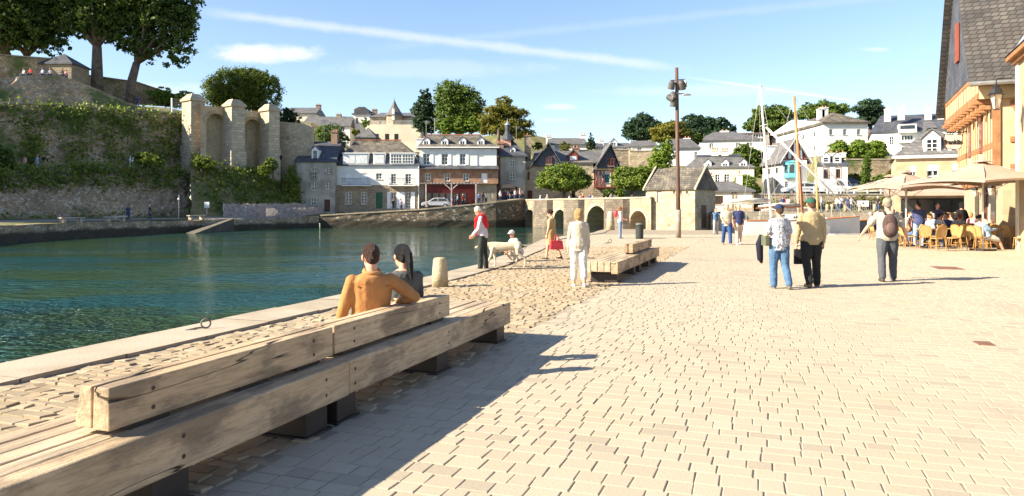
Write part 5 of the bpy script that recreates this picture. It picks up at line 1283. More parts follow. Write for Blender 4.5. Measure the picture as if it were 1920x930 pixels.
# ------------------------------------------------------------ bastion with arched niches
BZ = lambda py, D: Z(py, D)
bast = thing('bastion', 'sunlit stone bastion with three capped buttresses and two tall blind arches', 'fortification', (0, 0, 0))
B0, B1, B2_, B3 = (X(340, 99), 99), (X(376, 97.5), 97.5), (X(490, 104), 104), (X(545, 112), 112)
# curtain between buttresses, built of slices with two recessed arches
L = [B1, B2_]; dx, dy = B2_[0] - B1[0], B2_[1] - B1[1]; LW = math.hypot(dx, dy); ang = math.atan2(dy, dx)
bz0 = Z(330, 99); cur = bpy.data.objects.new('curtain_wall', None)
def on_wall(px):
    k = (px - HX) / F; return (k * B1[1] - B1[0]) / (dx / LW - k * dy / LW)
ar = [(on_wall(387), on_wall(422), 213, 300), (on_wall(458), on_wall(489), 224, 300)]
m = MB(); N_ = 70; top0, top1 = Z(196, 98), Z(211, 104)
def arch_top(s_):
    for a, b, yt, yb in ar:
        if a < s_ < b:
            D_ = B1[1] + dy / LW * s_; zc = Z(yt, D_); hw = (b - a) / 2; q = (s_ - (a + b) / 2) / hw; return zc - hw * .9 * (1 - math.sqrt(max(0, 1 - q * q)))
    return None
ss = sorted(set([LW * i / N_ for i in range(N_ + 1)] + [v for a in ar for v in a[:2]]))
def P_(s_, y, z): 
    nx, ny = dy / LW, -dx / LW
    return (B1[0] + dx / LW * s_ + nx * y, B1[1] + dy / LW * s_ + ny * y, z)
for a, b in zip(ss[:-1], ss[1:]):
    mid_ = (a + b) / 2; t_ = arch_top(mid_); zt = top0 + (top1 - top0) * mid_ / LW + rnd.uniform(-.15, .15)
    if t_ is None: m.raw([P_(a, 0, bz0), P_(b, 0, bz0), P_(b, 0, zt), P_(a, 0, zt)], [(0, 1, 2, 3)])
    else:
        e0, e1 = arch_top(a + 1e-4) or t_, arch_top(b - 1e-4) or t_
        m.raw([P_(a, 0, e0), P_(b, 0, e1), P_(b, 0, zt), P_(a, 0, zt), P_(a, -1.3, e0), P_(b, -1.3, e1), P_(b, -1.3, bz0), P_(a, -1.3, bz0)], [(0, 1, 2, 3), (0, 4, 5, 1), (7, 6, 5, 4)])
    m.raw([P_(a, 0, zt), P_(b, 0, zt), P_(b, -3, zt), P_(a, -3, zt)], [(0, 1, 2, 3)])
for a, b, _, _ in ar:
    for s_, q in ((a, 1e-4), (b, -1e-4)): z_ = arch_top(s_ + q); m.raw([P_(s_, 0, bz0), P_(s_, -1.3, bz0), P_(s_, -1.3, z_), P_(s_, 0, z_)], [(0, 1, 2, 3)])
stone_b = mat('bastion_stone', (.62, .50, .32), (.48, .37, .23), scale=.3, bump=.7, build=b_rubble(.4, (.48, .38, .26), .35, (.5, .66, (.2, .17, .1))))
m.build('curtain_wall', stone_b, bast)
for a, b, yt, yb in ar:
    m = MB(); D_ = B1[1] + dy / LW * (a + b) / 2; zc = Z(yt, D_); hw = (b - a) / 2; c = (a + b) / 2
    for k in range(13):
        p = []
        for an, r_ in ((k, 0), (k + .9, 0), (k + .9, .4), (k, .4)):
            t2 = math.pi * an / 13; p.append((c + math.cos(t2) * (hw + r_), zc - hw * .9 + math.sin(t2) * (hw * .9 + r_)))
        m.raw([P_(x_, .01, z_) for x_, z_ in p] + [P_(x_, .09, z_) for x_, z_ in p], [(4, 5, 6, 7), (0, 1, 5, 4), (1, 2, 6, 5), (2, 3, 7, 6), (3, 0, 4, 7)])
    m.build('arch_stones', ashlar_w, bast)
def buttress(px, w_, D, ytop, ybot, dep=3.2, rz=R(35)):
    z0, z1 = Z(ybot, D) - 3, Z(ytop, D); x_ = X(px, D)
    m = MB(); m.box(-w_ / 2, w_ / 2, -dep / 2, dep / 2, z0, z1 - 1.0); m.box(-w_ / 2 - .15, w_ / 2 + .15, -dep / 2 - .15, dep / 2 + .15, z0, z0 + (z1 - z0) * .42)
    o = m.build('buttress', mat('buttress_ashlar', (.60, .50, .35), (.44, .37, .27), scale=.4, bump=.7, build=b_brick(.7, .36, (.28, .23, .17), .5, .02)), bast, loc=(x_, D, 0)); o.rotation_euler.z = rz
    c = MB(); e = .18; a, b = w_ / 2 + e, dep / 2 + e
    c.box(-a, a, -b, b, z1 - 1.0, z1 - .75); c.raw([(-a, -b, z1 - .748), (a, -b, z1 - .748), (a, b, z1 - .748), (-a, b, z1 - .748), (-a * .45, -b * .45, z1), (a * .45, -b * .45, z1), (a * .45, b * .45, z1), (-a * .45, b * .45, z1)], [(0, 1, 5, 4), (1, 2, 6, 5), (2, 3, 7, 6), (3, 0, 4, 7), (4, 5, 6, 7)])
    c.build('capstone', stone_l, o)
buttress(363, 2.3, 99, 177, 300, 2.0, R(-38)); buttress(439, 2.1, 100, 187, 312, 1.9, R(-40)); buttress(506, 2.1, 103.5, 196, 300, 1.7, R(-38))
m = MB(); m.prism([(0, bz0), (5, bz0), (5, Z(240, 108)), (4.2, Z(236, 108)), (0, Z(232, 108))], -1, 0); o = m.build('return_wall', stone_l, bast, loc=(X(523, 106), 106, 0))

# ------------------------------------------------------------ trees and other greenery
def leaf_cloud(blobs, n, size, seed, clump=.16, inner=.35, tall=1., droop=0.):
    """leaf quads gathered in clumps on and inside ellipsoid blobs (cx,cy,cz,rx,ry,rz)"""
    r_ = np.random.RandomState(seed); B = np.array(blobs, float)
    vol = (B[:, 3] * B[:, 4] * B[:, 5]) ** (2 / 3); pr = vol / vol.sum()
    nc = max(12, n // 26); bi = r_.choice(len(B), nc, p=pr)
    d = r_.normal(size=(nc, 3)); d /= np.linalg.norm(d, axis=1)[:, None]
    rad = np.where(r_.rand(nc) < inner, r_.uniform(.35, .85, nc), r_.uniform(.80, 1.02, nc) + (r_.rand(nc) < .22) * r_.uniform(.05, .24, nc))
    C = B[bi, :3] + d * B[bi, 3:] * rad[:, None]
    ci = r_.randint(0, nc, n); sc = B[bi[ci], 3:].mean(1) * clump * r_.uniform(.6, 1.4, nc)[ci]
    Pn = C[ci] + r_.normal(size=(n, 3)) * sc[:, None] * .55 * np.array([1, 1, .62 * tall])
    nrm = d[ci] * .8 + r_.normal(size=(n, 3)) * .75 + np.array([0, 0, .35]); nrm /= np.linalg.norm(nrm, axis=1)[:, None]
    t1 = np.cross(nrm, r_.normal(size=(n, 3))); t1 /= np.linalg.norm(t1, axis=1)[:, None] + 1e-9; t2 = np.cross(nrm, t1)
    s_ = size * r_.uniform(.6, 1.4, n)[:, None]
    V = np.stack([Pn - t1 * s_ * .5, Pn + t2 * s_ * .34, Pn + t1 * s_ * .5, Pn - t2 * s_ * .34], 1).reshape(-1, 3)
    V = V - np.array([0, 0, droop]) * 0
    Q = np.arange(n * 4).reshape(-1, 4); return V, Q, C
def tree(name, label, px, ybase, D, blobs, lm, n, size, seed, trunk=.35, group=None, tz=None, lean=0, clump=.16, inner=.35, tall=1., limbs=7, cat='tree', base_z=None, fork=None):
    """blobs as pixels: (px, py, rx_px, ry_px[, depth factor])"""
    x0 = X(px, D); z0 = Z(ybase, D) if base_z is None else base_z; k = D / F
    root = thing(name, label, cat, (x0, D, z0), 0, group)
    B = []
    for b in blobs:
        B.append(((b[0] - px) * k, (b[5] if len(b) > 5 else 0) * k, Z(b[1], D) - z0, b[2] * k, b[2] * k * (b[4] if len(b) > 4 else .85), b[3] * k))
    V, Q, C = leaf_cloud(B, int(n * 1.7), size * .74, seed, clump, inner, tall)
    o = bpy.data.objects.new('crown', np_mesh('crown', V, Q, lm)); COL.objects.link(o); o.parent = root
    m = MB(); r_ = random.Random(seed); low = min(b[2] - b[5] * .5 for b in B); cxm = sum(b[0] for b in B) / len(B)
    fz = fork if fork is not None else max(.3, low * .7); top = (lean, 0, fz)
    m.path([(0, 0, -3.2 if name == 'plane_tree' else -1.2), (lean * .2, 0, fz * .4), top], [trunk * 1.25, trunk, trunk * .8], 9)
    for i in range(limbs):
        c = C[r_.randrange(len(C))]; mid_ = (top[0] * .5 + c[0] * .5 + r_.uniform(-.4, .4), c[1] * .4, fz * .55 + c[2] * .45 + r_.uniform(-.3, .3))
        m.path([top, mid_, tuple(c)], [trunk * .62, trunk * .35, trunk * .1], 6)
    m.build('trunk', bark, root, smooth=True)
    return root
def stuff_leaves(name, label, P, N, size, lm, seed, cat='ivy', spread=.25, up=.2):
    r_ = np.random.RandomState(seed); P = np.asarray(P, float); i = r_.randint(0, len(P), N)
    p_ = P[i] + r_.normal(size=(N, 3)) * spread
    nrm = r_.normal(size=(N, 3)) + np.array([.3, -.5, up]); nrm /= np.linalg.norm(nrm, axis=1)[:, None]
    t1 = np.cross(nrm, r_.normal(size=(N, 3))); t1 /= np.linalg.norm(t1, axis=1)[:, None] + 1e-9; t2 = np.cross(nrm, t1)
    s_ = size * r_.uniform(.6, 1.4, N)[:, None]
    V = np.stack([p_ - t1 * s_ * .5, p_ + t2 * s_ * .35, p_ + t1 * s_ * .5, p_ - t2 * s_ * .35], 1).reshape(-1, 3)
    o = bpy.data.objects.new(name, np_mesh(name, V, np.arange(N * 4).reshape(-1, 4), lm)); COL.objects.link(o); return tag(o, label, cat, kind='stuff')

# great trees on the rampart, top left
T = tree
T('plane_tree', 'dark leafy tree at the left edge above the stone wall', 8, 140, 104, [(-60, 20, 85, 75), (20, -40, 80, 70), (45, 40, 50, 42), (-5, 85, 32, 20), (20, 70, 30, 22)], leaf_dark, 19000, .55, 11, .8, inner=.5)
T('plane_tree', 'tree with a pale leafy trunk behind the seated people on the rampart', 50, 138, 106, [(100, 35, 40, 38), (60, 20, 62, 50), (95, -30, 60, 55), (38, 62, 30, 26), (85, 78, 36, 24), (120, 84, 14, 12)], leaf_dark, 14000, .5, 12, .55, inner=.5)
T('plane_tree', 'tall forked tree in the middle of the hilltop group', 182, 166, 105, [(180, 15, 60, 50), (165, -20, 62, 60), (205, -10, 50, 60), (150, 40, 42, 34), (215, 45, 30, 40), (128, 20, 30, 30), (190, 62, 24, 18)], leaf_dark, 20000, .5, 13, .75, inner=.45, limbs=12, fork=6.)
T('plane_tree', 'rightmost great tree on the hilltop with foliage hanging down to the right', 243, 184, 106, [(285, 0, 60, 60), (270, -20, 75, 60), (310, 30, 55, 60), (250, 50, 42, 42), (335, 70, 30, 50), (325, 105, 20, 32), (270, 88, 34, 30), (350, 20, 26, 55), (232, 85, 14, 14)], leaf_dark, 22000, .5, 14, .62, inner=.5, limbs=12, fork=5., lean=1.)
o = wall_on('hilltop_wall', [(X(-60, 95), 95), (X(100, 101), 101)], Z(152, 97), [Z(100, 95), Z(112, 101)], .8, stone_r, side=1, disp=.08, seed=31, cap=.08, capm=stone_h); tag(o, 'long stone wall behind the people sitting on the rampart', 'wall')
o = wall_on('hilltop_wall', [(X(132, 108), 108), (X(190, 111), 111), (X(255, 113), 113), (X(330, 116), 116)], [Z(190, 108), Z(190, 111), Z(195, 113), Z(200, 116)], [Z(139, 108), Z(146, 111), Z(155, 113), Z(180, 116)], .8, stone_r, side=1, disp=.08, seed=32, cap=.08, capm=stone_h); tag(o, 'stone wall falling to the right behind the great trees', 'wall')
h = House('pavilion', 'little stone pavilion with a pointed slate roof beside the hilltop wall', 72, 134, 100, 4.2, 150, rz=0., cat='building')
h.storey(118, 150, stone_h, [], bottom=-2); hip_roof(0, h.w, 0, 4.2, h.lz(118), h.lz(95), h.w / 2 - .02, h.w / 2 + .02, ov=.2).build('roof', slate, h.root)
# the sunlit round bush behind the bastion
T('round_bush', 'big rounded evergreen bush behind the bastion', 455, 215, 118, [(440, 168, 54, 38, .7), (490, 172, 38, 36, .7), (420, 182, 34, 24, .7), (468, 150, 34, 20)], leafmat('bush_leaves', (.06, .09, .012), (.13, .17, .022)), 30000, .32, 15, .5, clump=.1, tall=2., inner=.2)
T('laurel', 'dark bush right of the bastion above the grey stone house', 537, 258, 122, [(538, 226, 22, 22), (555, 246, 16, 14), (520, 250, 14, 12)], leaf_pine, 7000, .35, 16, .2)
T('garden_shrub', 'yellow-green shrub on the hilltop left of the bastion', 320, 205, 112, [(300, 178, 24, 15), (345, 184, 20, 14), (322, 190, 22, 12)], leaf_light, 5000, .3, 17, .1, cat='shrub')
T('garden_shrub', 'dark shrub behind the chimney of the grey stone house', 622, 262, 140, [(618, 250, 26, 16), (640, 262, 14, 12)], leaf_mid, 4500, .35, 18, .15, cat='shrub')
T('garden_shrub', 'small bright shrub on the mansion terrace', 684, 240, 158, [(684, 229, 8, 9)], leaf_light, 700, .4, 19, .1, cat='shrub'); T('garden_shrub', 'small yellowish shrub below the round-roofed house', 667, 258, 150, [(667, 248, 7, 7)], leaf_gold, 600, .4, 20, .1, cat='shrub')
# centre
T('conifer', 'dark conifer left of the big oak on the skyline', 797, 250, 150, [(797, 185, 12, 18), (795, 205, 20, 18), (800, 228, 24, 20)], leaf_pine, 9000, .45, 21, .35)
T('oak_tree', 'tallest broad green tree on the skyline behind the long white house', 860, 250, 146, [(845, 180, 30, 28), (872, 195, 34, 32), (848, 215, 32, 26), (885, 222, 26, 24), (835, 235, 20, 18)], leaf_mid, 22000, .45, 22, .7)
T('cypress_tree', 'wide tiered cypress right of the big oak on the skyline', 950, 262, 142, [(945, 192, 14, 12), (940, 206, 30, 9), (965, 212, 26, 8), (925, 222, 30, 9), (968, 232, 30, 8), (945, 240, 36, 10), (975, 250, 28, 7), (915, 238, 22, 14)], leaf_gold, 17000, .42, 23, .5, clump=.22)
for px, yb, c, s_ in ((838, 252, 12, 24), (862, 252, 13, 25), (884, 252, 15, 26)): T('young_tree', {838: 'first', 862: 'second', 884: 'third'}[px] + ' bright young tree from the left behind the dormered roof', px, yb, 128, [(px, 236, c, 13), (px + 3, 226, c * .6, 9)], leaf_light, 2600, .36, s_, .15)
def palm(px, ytop, ybase, D, label, rr=10):
    root = thing('palm_tree', label, 'palm', (X(px, D), D, Z(ybase, D))); H = Z(ytop, D) - Z(ybase, D); k = D / F; r_ = random.Random(px)
    MB().path([(0, 0, -.5), (.1, 0, H * .5), (0, 0, H * .8)], [.3, .24, .2], 8).build('trunk', bark, root)
    m = MB()
    for i in range(34):
        a = r_.uniform(0, 6.28); el = r_.uniform(-.3, 1.3); L = rr * k * r_.uniform(.8, 1.1); d = Vector((math.cos(a), math.sin(a), 0)); w_ = .16
        P = [Vector((0, 0, H * .8)) + d * (L * t_ * math.cos(el)) + Vector((0, 0, L * (math.sin(el) * t_ - .55 * t_ * t_))) for t_ in (0, .35, .7, 1)]
        s2 = Vector((-d.y, d.x, 0)) * w_
        V = []
        for j, p_ in enumerate(P): q = s2 * (1.6 if j in (1, 2) else .4); V += [p_ - q, p_ + q + Vector((0, 0, .05))]
        m.raw(V, [(2 * j, 2 * j + 1, 2 * j + 3, 2 * j + 2) for j in range(3)])
    m.build('fronds', leaf_gold, root)
palm(934, 232, 262, 118, 'small palm left of the lantern tower')
palm(1690, 302, 345, 110, 'small palm beside the cream house eaves'); palm(1672, 316, 350, 106, 'spiky low palm below the retaining wall', 12)
T('conifer', 'small lone dark fir between the skyline cottages', 1108, 285, 150, [(1108, 252, 3, 5), (1108, 261, 6, 6), (1108, 272, 9, 8)], leaf_pine, 1800, .35, 27, .2); T('garden_shrub', 'yellow-green shrub in front of the white cottage', 1060, 288, 140, [(1060, 276, 10, 9)], leaf_gold, 1000, .35, 28, .1, cat='shrub')
T('garden_shrub', 'low green bush on the skyline left of the cottages', 1008, 286, 150, [(1008, 274, 10, 6)], leaf_mid, 700, .4, 29, .1, cat='shrub')
T('pine_tree', 'broad dark pine on the skyline above the cottages', 1205, 275, 175, [(1205, 228, 20, 14), (1186, 242, 20, 16), (1222, 240, 22, 16), (1205, 252, 32, 12)], leaf_pine, 14000, .5, 30, .5)
T('cypress_tree', 'golden flat-tiered cypress behind the lamp mast', 1256, 290, 136, [(1262, 236, 22, 8), (1245, 246, 26, 8), (1275, 250, 22, 8), (1250, 260, 26, 9)], leaf_gold, 9000, .4, 31, .4, clump=.2)
T('pine_tree', 'wide dark pine grove right of the lamp mast', 1310, 275, 180, [(1300, 232, 26, 16), (1325, 236, 26, 16), (1285, 245, 22, 14), (1315, 252, 40, 14)], leaf_pine, 14000, .55, 32, .5); T('pine_tree', 'separate dark pine right of the grove', 1356, 275, 178, [(1352, 232, 14, 12), (1364, 242, 16, 12), (1350, 250, 22, 12)], leaf_pine, 7000, .5, 33, .4)
T('young_tree', 'light green leafy tree left of the lamp mast, above the garden wall', 1243, 325, 124, [(1243, 288, 18, 18), (1238, 305, 22, 16), (1252, 272, 10, 10)], leaf_light, 6500, .36, 34, .25)
T('young_tree', 'small pale green tree in front of the low white house', 1308, 290, 138, [(1308, 260, 8, 10)], leaf_lime, 1200, .35, 35, .15)
T('oak_tree', 'green tree on the skyline behind the white mast', 1440, 262, 160, [(1430, 215, 20, 16), (1460, 218, 26, 20), (1415, 235, 20, 12), (1450, 238, 34, 14)], leaf_mid, 13000, .5, 36, .5)
T('oak_tree', 'row of dark round trees behind the large white building', 1535, 235, 175, [(1515, 205, 18, 10), (1545, 202, 24, 12), (1570, 205, 22, 12), (1530, 214, 40, 9)], leaf_mid, 9000, .5, 37, .5)
T('cypress_tree', 'flat-topped cedar between the white building and the slate apartment block', 1632, 255, 160, [(1632, 193, 22, 6), (1625, 204, 28, 7), (1640, 214, 26, 7), (1630, 226, 26, 8)], leaf_pine, 9000, .45, 38, .5, clump=.2); T('oak_tree', 'piece of dark tree behind the half-timbered gable', 1784, 225, 150, [(1784, 208, 12, 14)], leaf_dark, 2500, .45, 39, .3)
T('young_tree', 'bushy green tree above the lodge roof', 1400, 335, 112, [(1395, 290, 22, 18), (1415, 300, 20, 18), (1385, 305, 16, 14), (1408, 318, 24, 14)], leaf_mid, 10000, .36, 40, .3)
for px, r_, s_, w_ in ((1572, 16, 41, 'leftmost'), (1607, 22, 42, 'middle'), (1640, 22, 43, 'rightmost')): T('round_bush', w_ + ' of the three bright round trees on the terrace of the big white building', px, 305, 120, [(px, 284, r_, 17), (px + 4, 275, r_ * .7, 12)], leaf_light, 6000, .34, s_, .2)
T('cypress_column', 'narrow upright cypress against the grey retaining wall', 1624, 350, 112, [(1626, 300, 5, 14), (1624, 318, 7, 18), (1622, 335, 9, 14)], leaf_mid, 5000, .26, 44, .15, clump=.3)
for px, py, rr, s_, lb, m_ in ((1600, 336, 12, 45, 'low leafy shrub by the white lean-to', leaf_gold), (1652, 340, 14, 46, 'dense dark shrub below the retaining wall', leaf_mid), (1690, 335, 14, 47, 'yellow-green shrub beside the cream house', leaf_gold), (1498, 300, 10, 48, 'palm-like bush between the villa and the shuttered house', leaf_gold),
                              (1396, 347, 22, 49, 'clipped green hedge behind the lodge', leaf_light), (1412, 358, 14, 50, 'bright low shrub left of the villa', leaf_light)):
    T('garden_shrub', lb, px, py + rr, 104 if px != 1396 else 98, [(px, py, rr, rr * .8)], m_, 2600, .3, s_, .08, cat='shrub')
# clipped lime trees before the bridge
T('lime_tree', 'wide flat-crowned lime tree standing before the timber-framed house', 1058, 386, 103, [(1058, 326, 36, 17), (1028, 338, 20, 13), (1086, 338, 22, 14), (1058, 344, 44, 11)], leaf_lime, 17000, .34, 51, .28, clump=.2)
T('lime_tree', 'spreading lime tree over the terrace left of the toll house', 1186, 380, 100, [(1172, 328, 24, 15), (1205, 330, 26, 16), (1188, 342, 36, 12), (1226, 338, 14, 12)], leaf_lime, 14000, .34, 52, .28, clump=.2)
for px, s_, m_ in ((1142, 53, leaf_mid), (1163, 54, leaf_lime)): T('garden_shrub', 'low ' + ('dark' if px == 1142 else 'yellowish') + ' clipped shrub behind the bridge parapet', px, 372, 98, [(px, 362, 10, 7)], m_, 1300, .28, s_, .06, cat='shrub')
# ivy, weeds and hedges as stuff
rr_ = random.Random(5); P = []
for r in rings[2:]: pass
def rpt(px, key, f, key2=None):
    for a, b in zip(rings[:-1], rings[1:]):
        if a['px'] <= px <= b['px']:
            t_ = (px - a['px']) / (b['px'] - a['px']); g = lambda k: a[k] + (b[k] - a[k]) * t_
            return g
    return lambda k: rings[-1][k]
P = []
for i in range(260):      # hanging growth on the tall wall
    px = rr_.uniform(-20, 355); g = rpt(px, 0, 0); f = 1 - abs(rr_.gauss(0, .14)) if i < 170 else rr_.uniform(.15, .9)
    D = g('B2') - .25 + 1.5 * f; P.append((X(px, D), D - .15, g('zB') + (g('zC') - g('zB')) * f))
for c in (60, 150, 215, 290, 325):
    for i in range(46): 
        px = c + rr_.gauss(0, 16); g = rpt(px, 0, 0); f = rr_.uniform(.1, .85); D = g('B2') - .25 + 1.5 * f; P.append((X(px, D), D - .15, g('zB') + (g('zC') - g('zB')) * f))
stuff_leaves('ivy', 'ivy and weeds growing down the tall rampart wall', P, 5200, .34, leaf_ivy, 61, spread=.45)
P = []
for i in range(420):
    px = rr_.uniform(-20, 357); g = rpt(px, 0, 0); f = rr_.choice([1, 1, 0, .8, .7]) + rr_.uniform(-.12, .06)
    if f < .5 and rr_.random() < .35: continue
    D = g('A') + 4 * f * .6; P.append((X(px, D), D - .2, .3 + (g('zB') - .3) * min(f, 1)))
stuff_leaves('weeds', 'rough grass and brambles on the lower stone slope', P, 6500, .3, leaf_ivy, 62, 'weeds', .36)
P = []
for i in range(500):
    t_ = rr_.random(); px = 362 + 190 * t_; j = min(int(t_ * 5.0), 5); b0, b1 = BK[j], BK[j + 1]; u_ = min(max((px - b0[0]) / (b1[0] - b0[0]), 0), 1)
    a, b, z = [b0[k] + (b1[k] - b0[k]) * u_ for k in (1, 2, 3)]; f = rr_.uniform(.42, 1.)
    P.append((X(px, a + (b - a) * f), a + (b - a) * f, .5 + z * (f - .45) / .6))
stuff_leaves('brambles', 'dark brambles covering the slope between the bastion and the palisade', P, 13000, .34, leaf_ivy, 63, 'brambles', .38)
P = [(X(rr_.uniform(536, 558), 103.6), 103.6 + rr_.uniform(-.5, .3), rr_.uniform(.6, 7.) * rr_.random() + .6) for i in range(160)]
stuff_leaves('ivy', 'dark ivy climbing the left end of the grey stone house', P, 9000, .3, leaf_ivy, 64, spread=.3)
T('hazel_bush', 'dark round bush at the left edge by the upper path', 4, 345, 82, [(0, 300, 22, 28), (-10, 325, 30, 26), (8, 340, 18, 22)], leaf_dark, 9000, .3, 65, .2, cat='bush')
T('hazel_bush', 'dark green bush growing at the foot of the tall wall', 275, 312, 90, [(272, 298, 20, 12), (292, 304, 16, 9)], leaf_ivy, 3800, .28, 66, .1, cat='bush'); T('hazel_bush', 'dark bush at the foot of the first buttress', 378, 318, 94, [(378, 304, 14, 9), (392, 310, 12, 8)], leaf_ivy, 3000, .28, 67, .1, cat='bush')
T('hazel_bush', 'dark bush below the gap between the buttresses and the stone house', 512, 320, 99, [(508, 308, 12, 12), (498, 318, 14, 10)], leaf_ivy, 3000, .28, 68, .1, cat='bush')
P = []
for i in range(500):
    px = rr_.uniform(1412, 1735); P.append((X(px, 88.6), 88.4 + rr_.uniform(-.3, .4), rr_.uniform(1.0, 2.5 if px > 1580 else 1.9)))
stuff_leaves('hedge', 'brown-green hedge along the harbour road above the quay', P, 9000, .28, leafmat('hedge_leaves', (.07, .075, .02), (.18, .16, .045)), 69, 'hedge', .3)
o = wall_on('retaining_wall', [(X(1412, 89), 89), (X(1740, 89), 89)], -.2, 3.0, .5, stone_l, side=1, disp=.04, seed=71, cap=.05); tag(o, 'pale retaining wall of the harbour road below the white houses', 'wall')
struct(MB().raw([(X(1412, 89), 89.5, 3.02), (X(1760, 89), 89.5, 3.02), (X(1760, 99), 99.5, 3.25), (X(1412, 99), 99.5, 3.25)], [(0, 1, 2, 3)]).build('road', MATS['asphalt']))
struct(MB().raw([(21.3, 78.4, 1.07), (120, 79.2, 1.2), (120, 88.6, 1.2), (21.3, 88.6, 1.07)], [(0, 1, 2, 3)]).build('quay_pavement', pathm))

# ------------------------------------------------------------ people
def evaluated(ob):
    """mesh of an object with its modifiers applied, in a scratch scene"""
    tmp = bpy.data.scenes.new('t'); tmp.collection.objects.link(ob); tmp.view_layers[0].update()
    dg = tmp.view_layers[0].depsgraph or bpy.context.evaluated_depsgraph_get()
    me = bpy.data.meshes.new_from_object(ob.evaluated_get(dg)); bpy.data.objects.remove(ob); bpy.data.scenes.remove(tmp); return me
FOLD = bpy.data.textures.new('folds', 'CLOUDS'); FOLD.noise_scale = .085; FOLD.noise_depth = 2
def fuse(mb, voxel, smooth=3, mats=None, name='body', extra=None, fold=0.):
    """melt overlapping primitives into one continuous skin"""
    me = mb.mesh('tmp', []); ob = bpy.data.objects.new('tmp', me)
    r_ = ob.modifiers.new('r', 'REMESH'); r_.mode = 'VOXEL'; r_.voxel_size = voxel
    if smooth: s_ = ob.modifiers.new('s', 'SMOOTH'); s_.factor = .5; s_.iterations = smooth
    if fold: d_m = ob.modifiers.new('d', 'DISPLACE'); d_m.texture = FOLD; d_m.strength = fold; d_m.mid_level = .5; d_m.texture_coords = 'LOCAL'
    m2 = evaluated(ob); bpy.data.meshes.remove(me)
    n = len(m2.vertices); V = np.empty(n * 3, np.float32); m2.vertices.foreach_get('co', V)
    Fs = [tuple(p_.vertices) for p_ in m2.polygons]; bpy.data.meshes.remove(m2)
    out = MB(); out.raw(V.reshape(-1, 3).tolist(), Fs, 0)
    if extra: extra(out)
    return out.mesh(name, mats or [skin], True)
def loft_body(m, secs, fr=Matrix.Identity(3), org=Vector((0, 0, 0)), n=16):
    """stack of elliptical sections (z, rx, ry, y offset) in a turned frame"""
    V = []
    for z, rx, ry, oy in secs:
        for k in range(n):
            a = 2 * math.pi * k / n; V.append(org + fr @ Vector((rx * math.cos(a), ry * math.sin(a) + oy, z)))
    Fs = []; L = len(secs)
    for i in range(L - 1):
        for k in range(n): Fs.append((i * n + k, i * n + (k + 1) % n, (i + 1) * n + (k + 1) % n, (i + 1) * n + k))
    Fs += [tuple(range(n))[::-1], tuple((L - 1) * n + k for k in range(n))]
    m.raw(V, Fs)
def limb(m, pts, rads, n=10):
    m.path(pts, rads, n)
    for p_, r_ in zip(pts, rads): m.ell(p_, r_ * 1.0, 8, 6)
def dirv3(p, a, side):
    """direction for a limb: p degrees forward from hanging, a degrees outwards"""
    p, a = R(p), R(a); return Vector((side * math.sin(a), math.cos(a) * math.sin(p), -math.cos(a) * math.cos(p)))
BASE = dict(h=1.0, build=1.0, lean=0, twist=0, pel=.93, arm=[(8, 8, 18, 3), (8, 8, 18, 3)], leg=[(0, 3, 0), (0, 3, 0)], head=(0, 0), female=False,
            sleeve='short', top='shirt', bottom='trousers', hair='short', cap=None, hemz=.0, belly=0., hand=(25, 25), shoes='shoe', pelx=0)
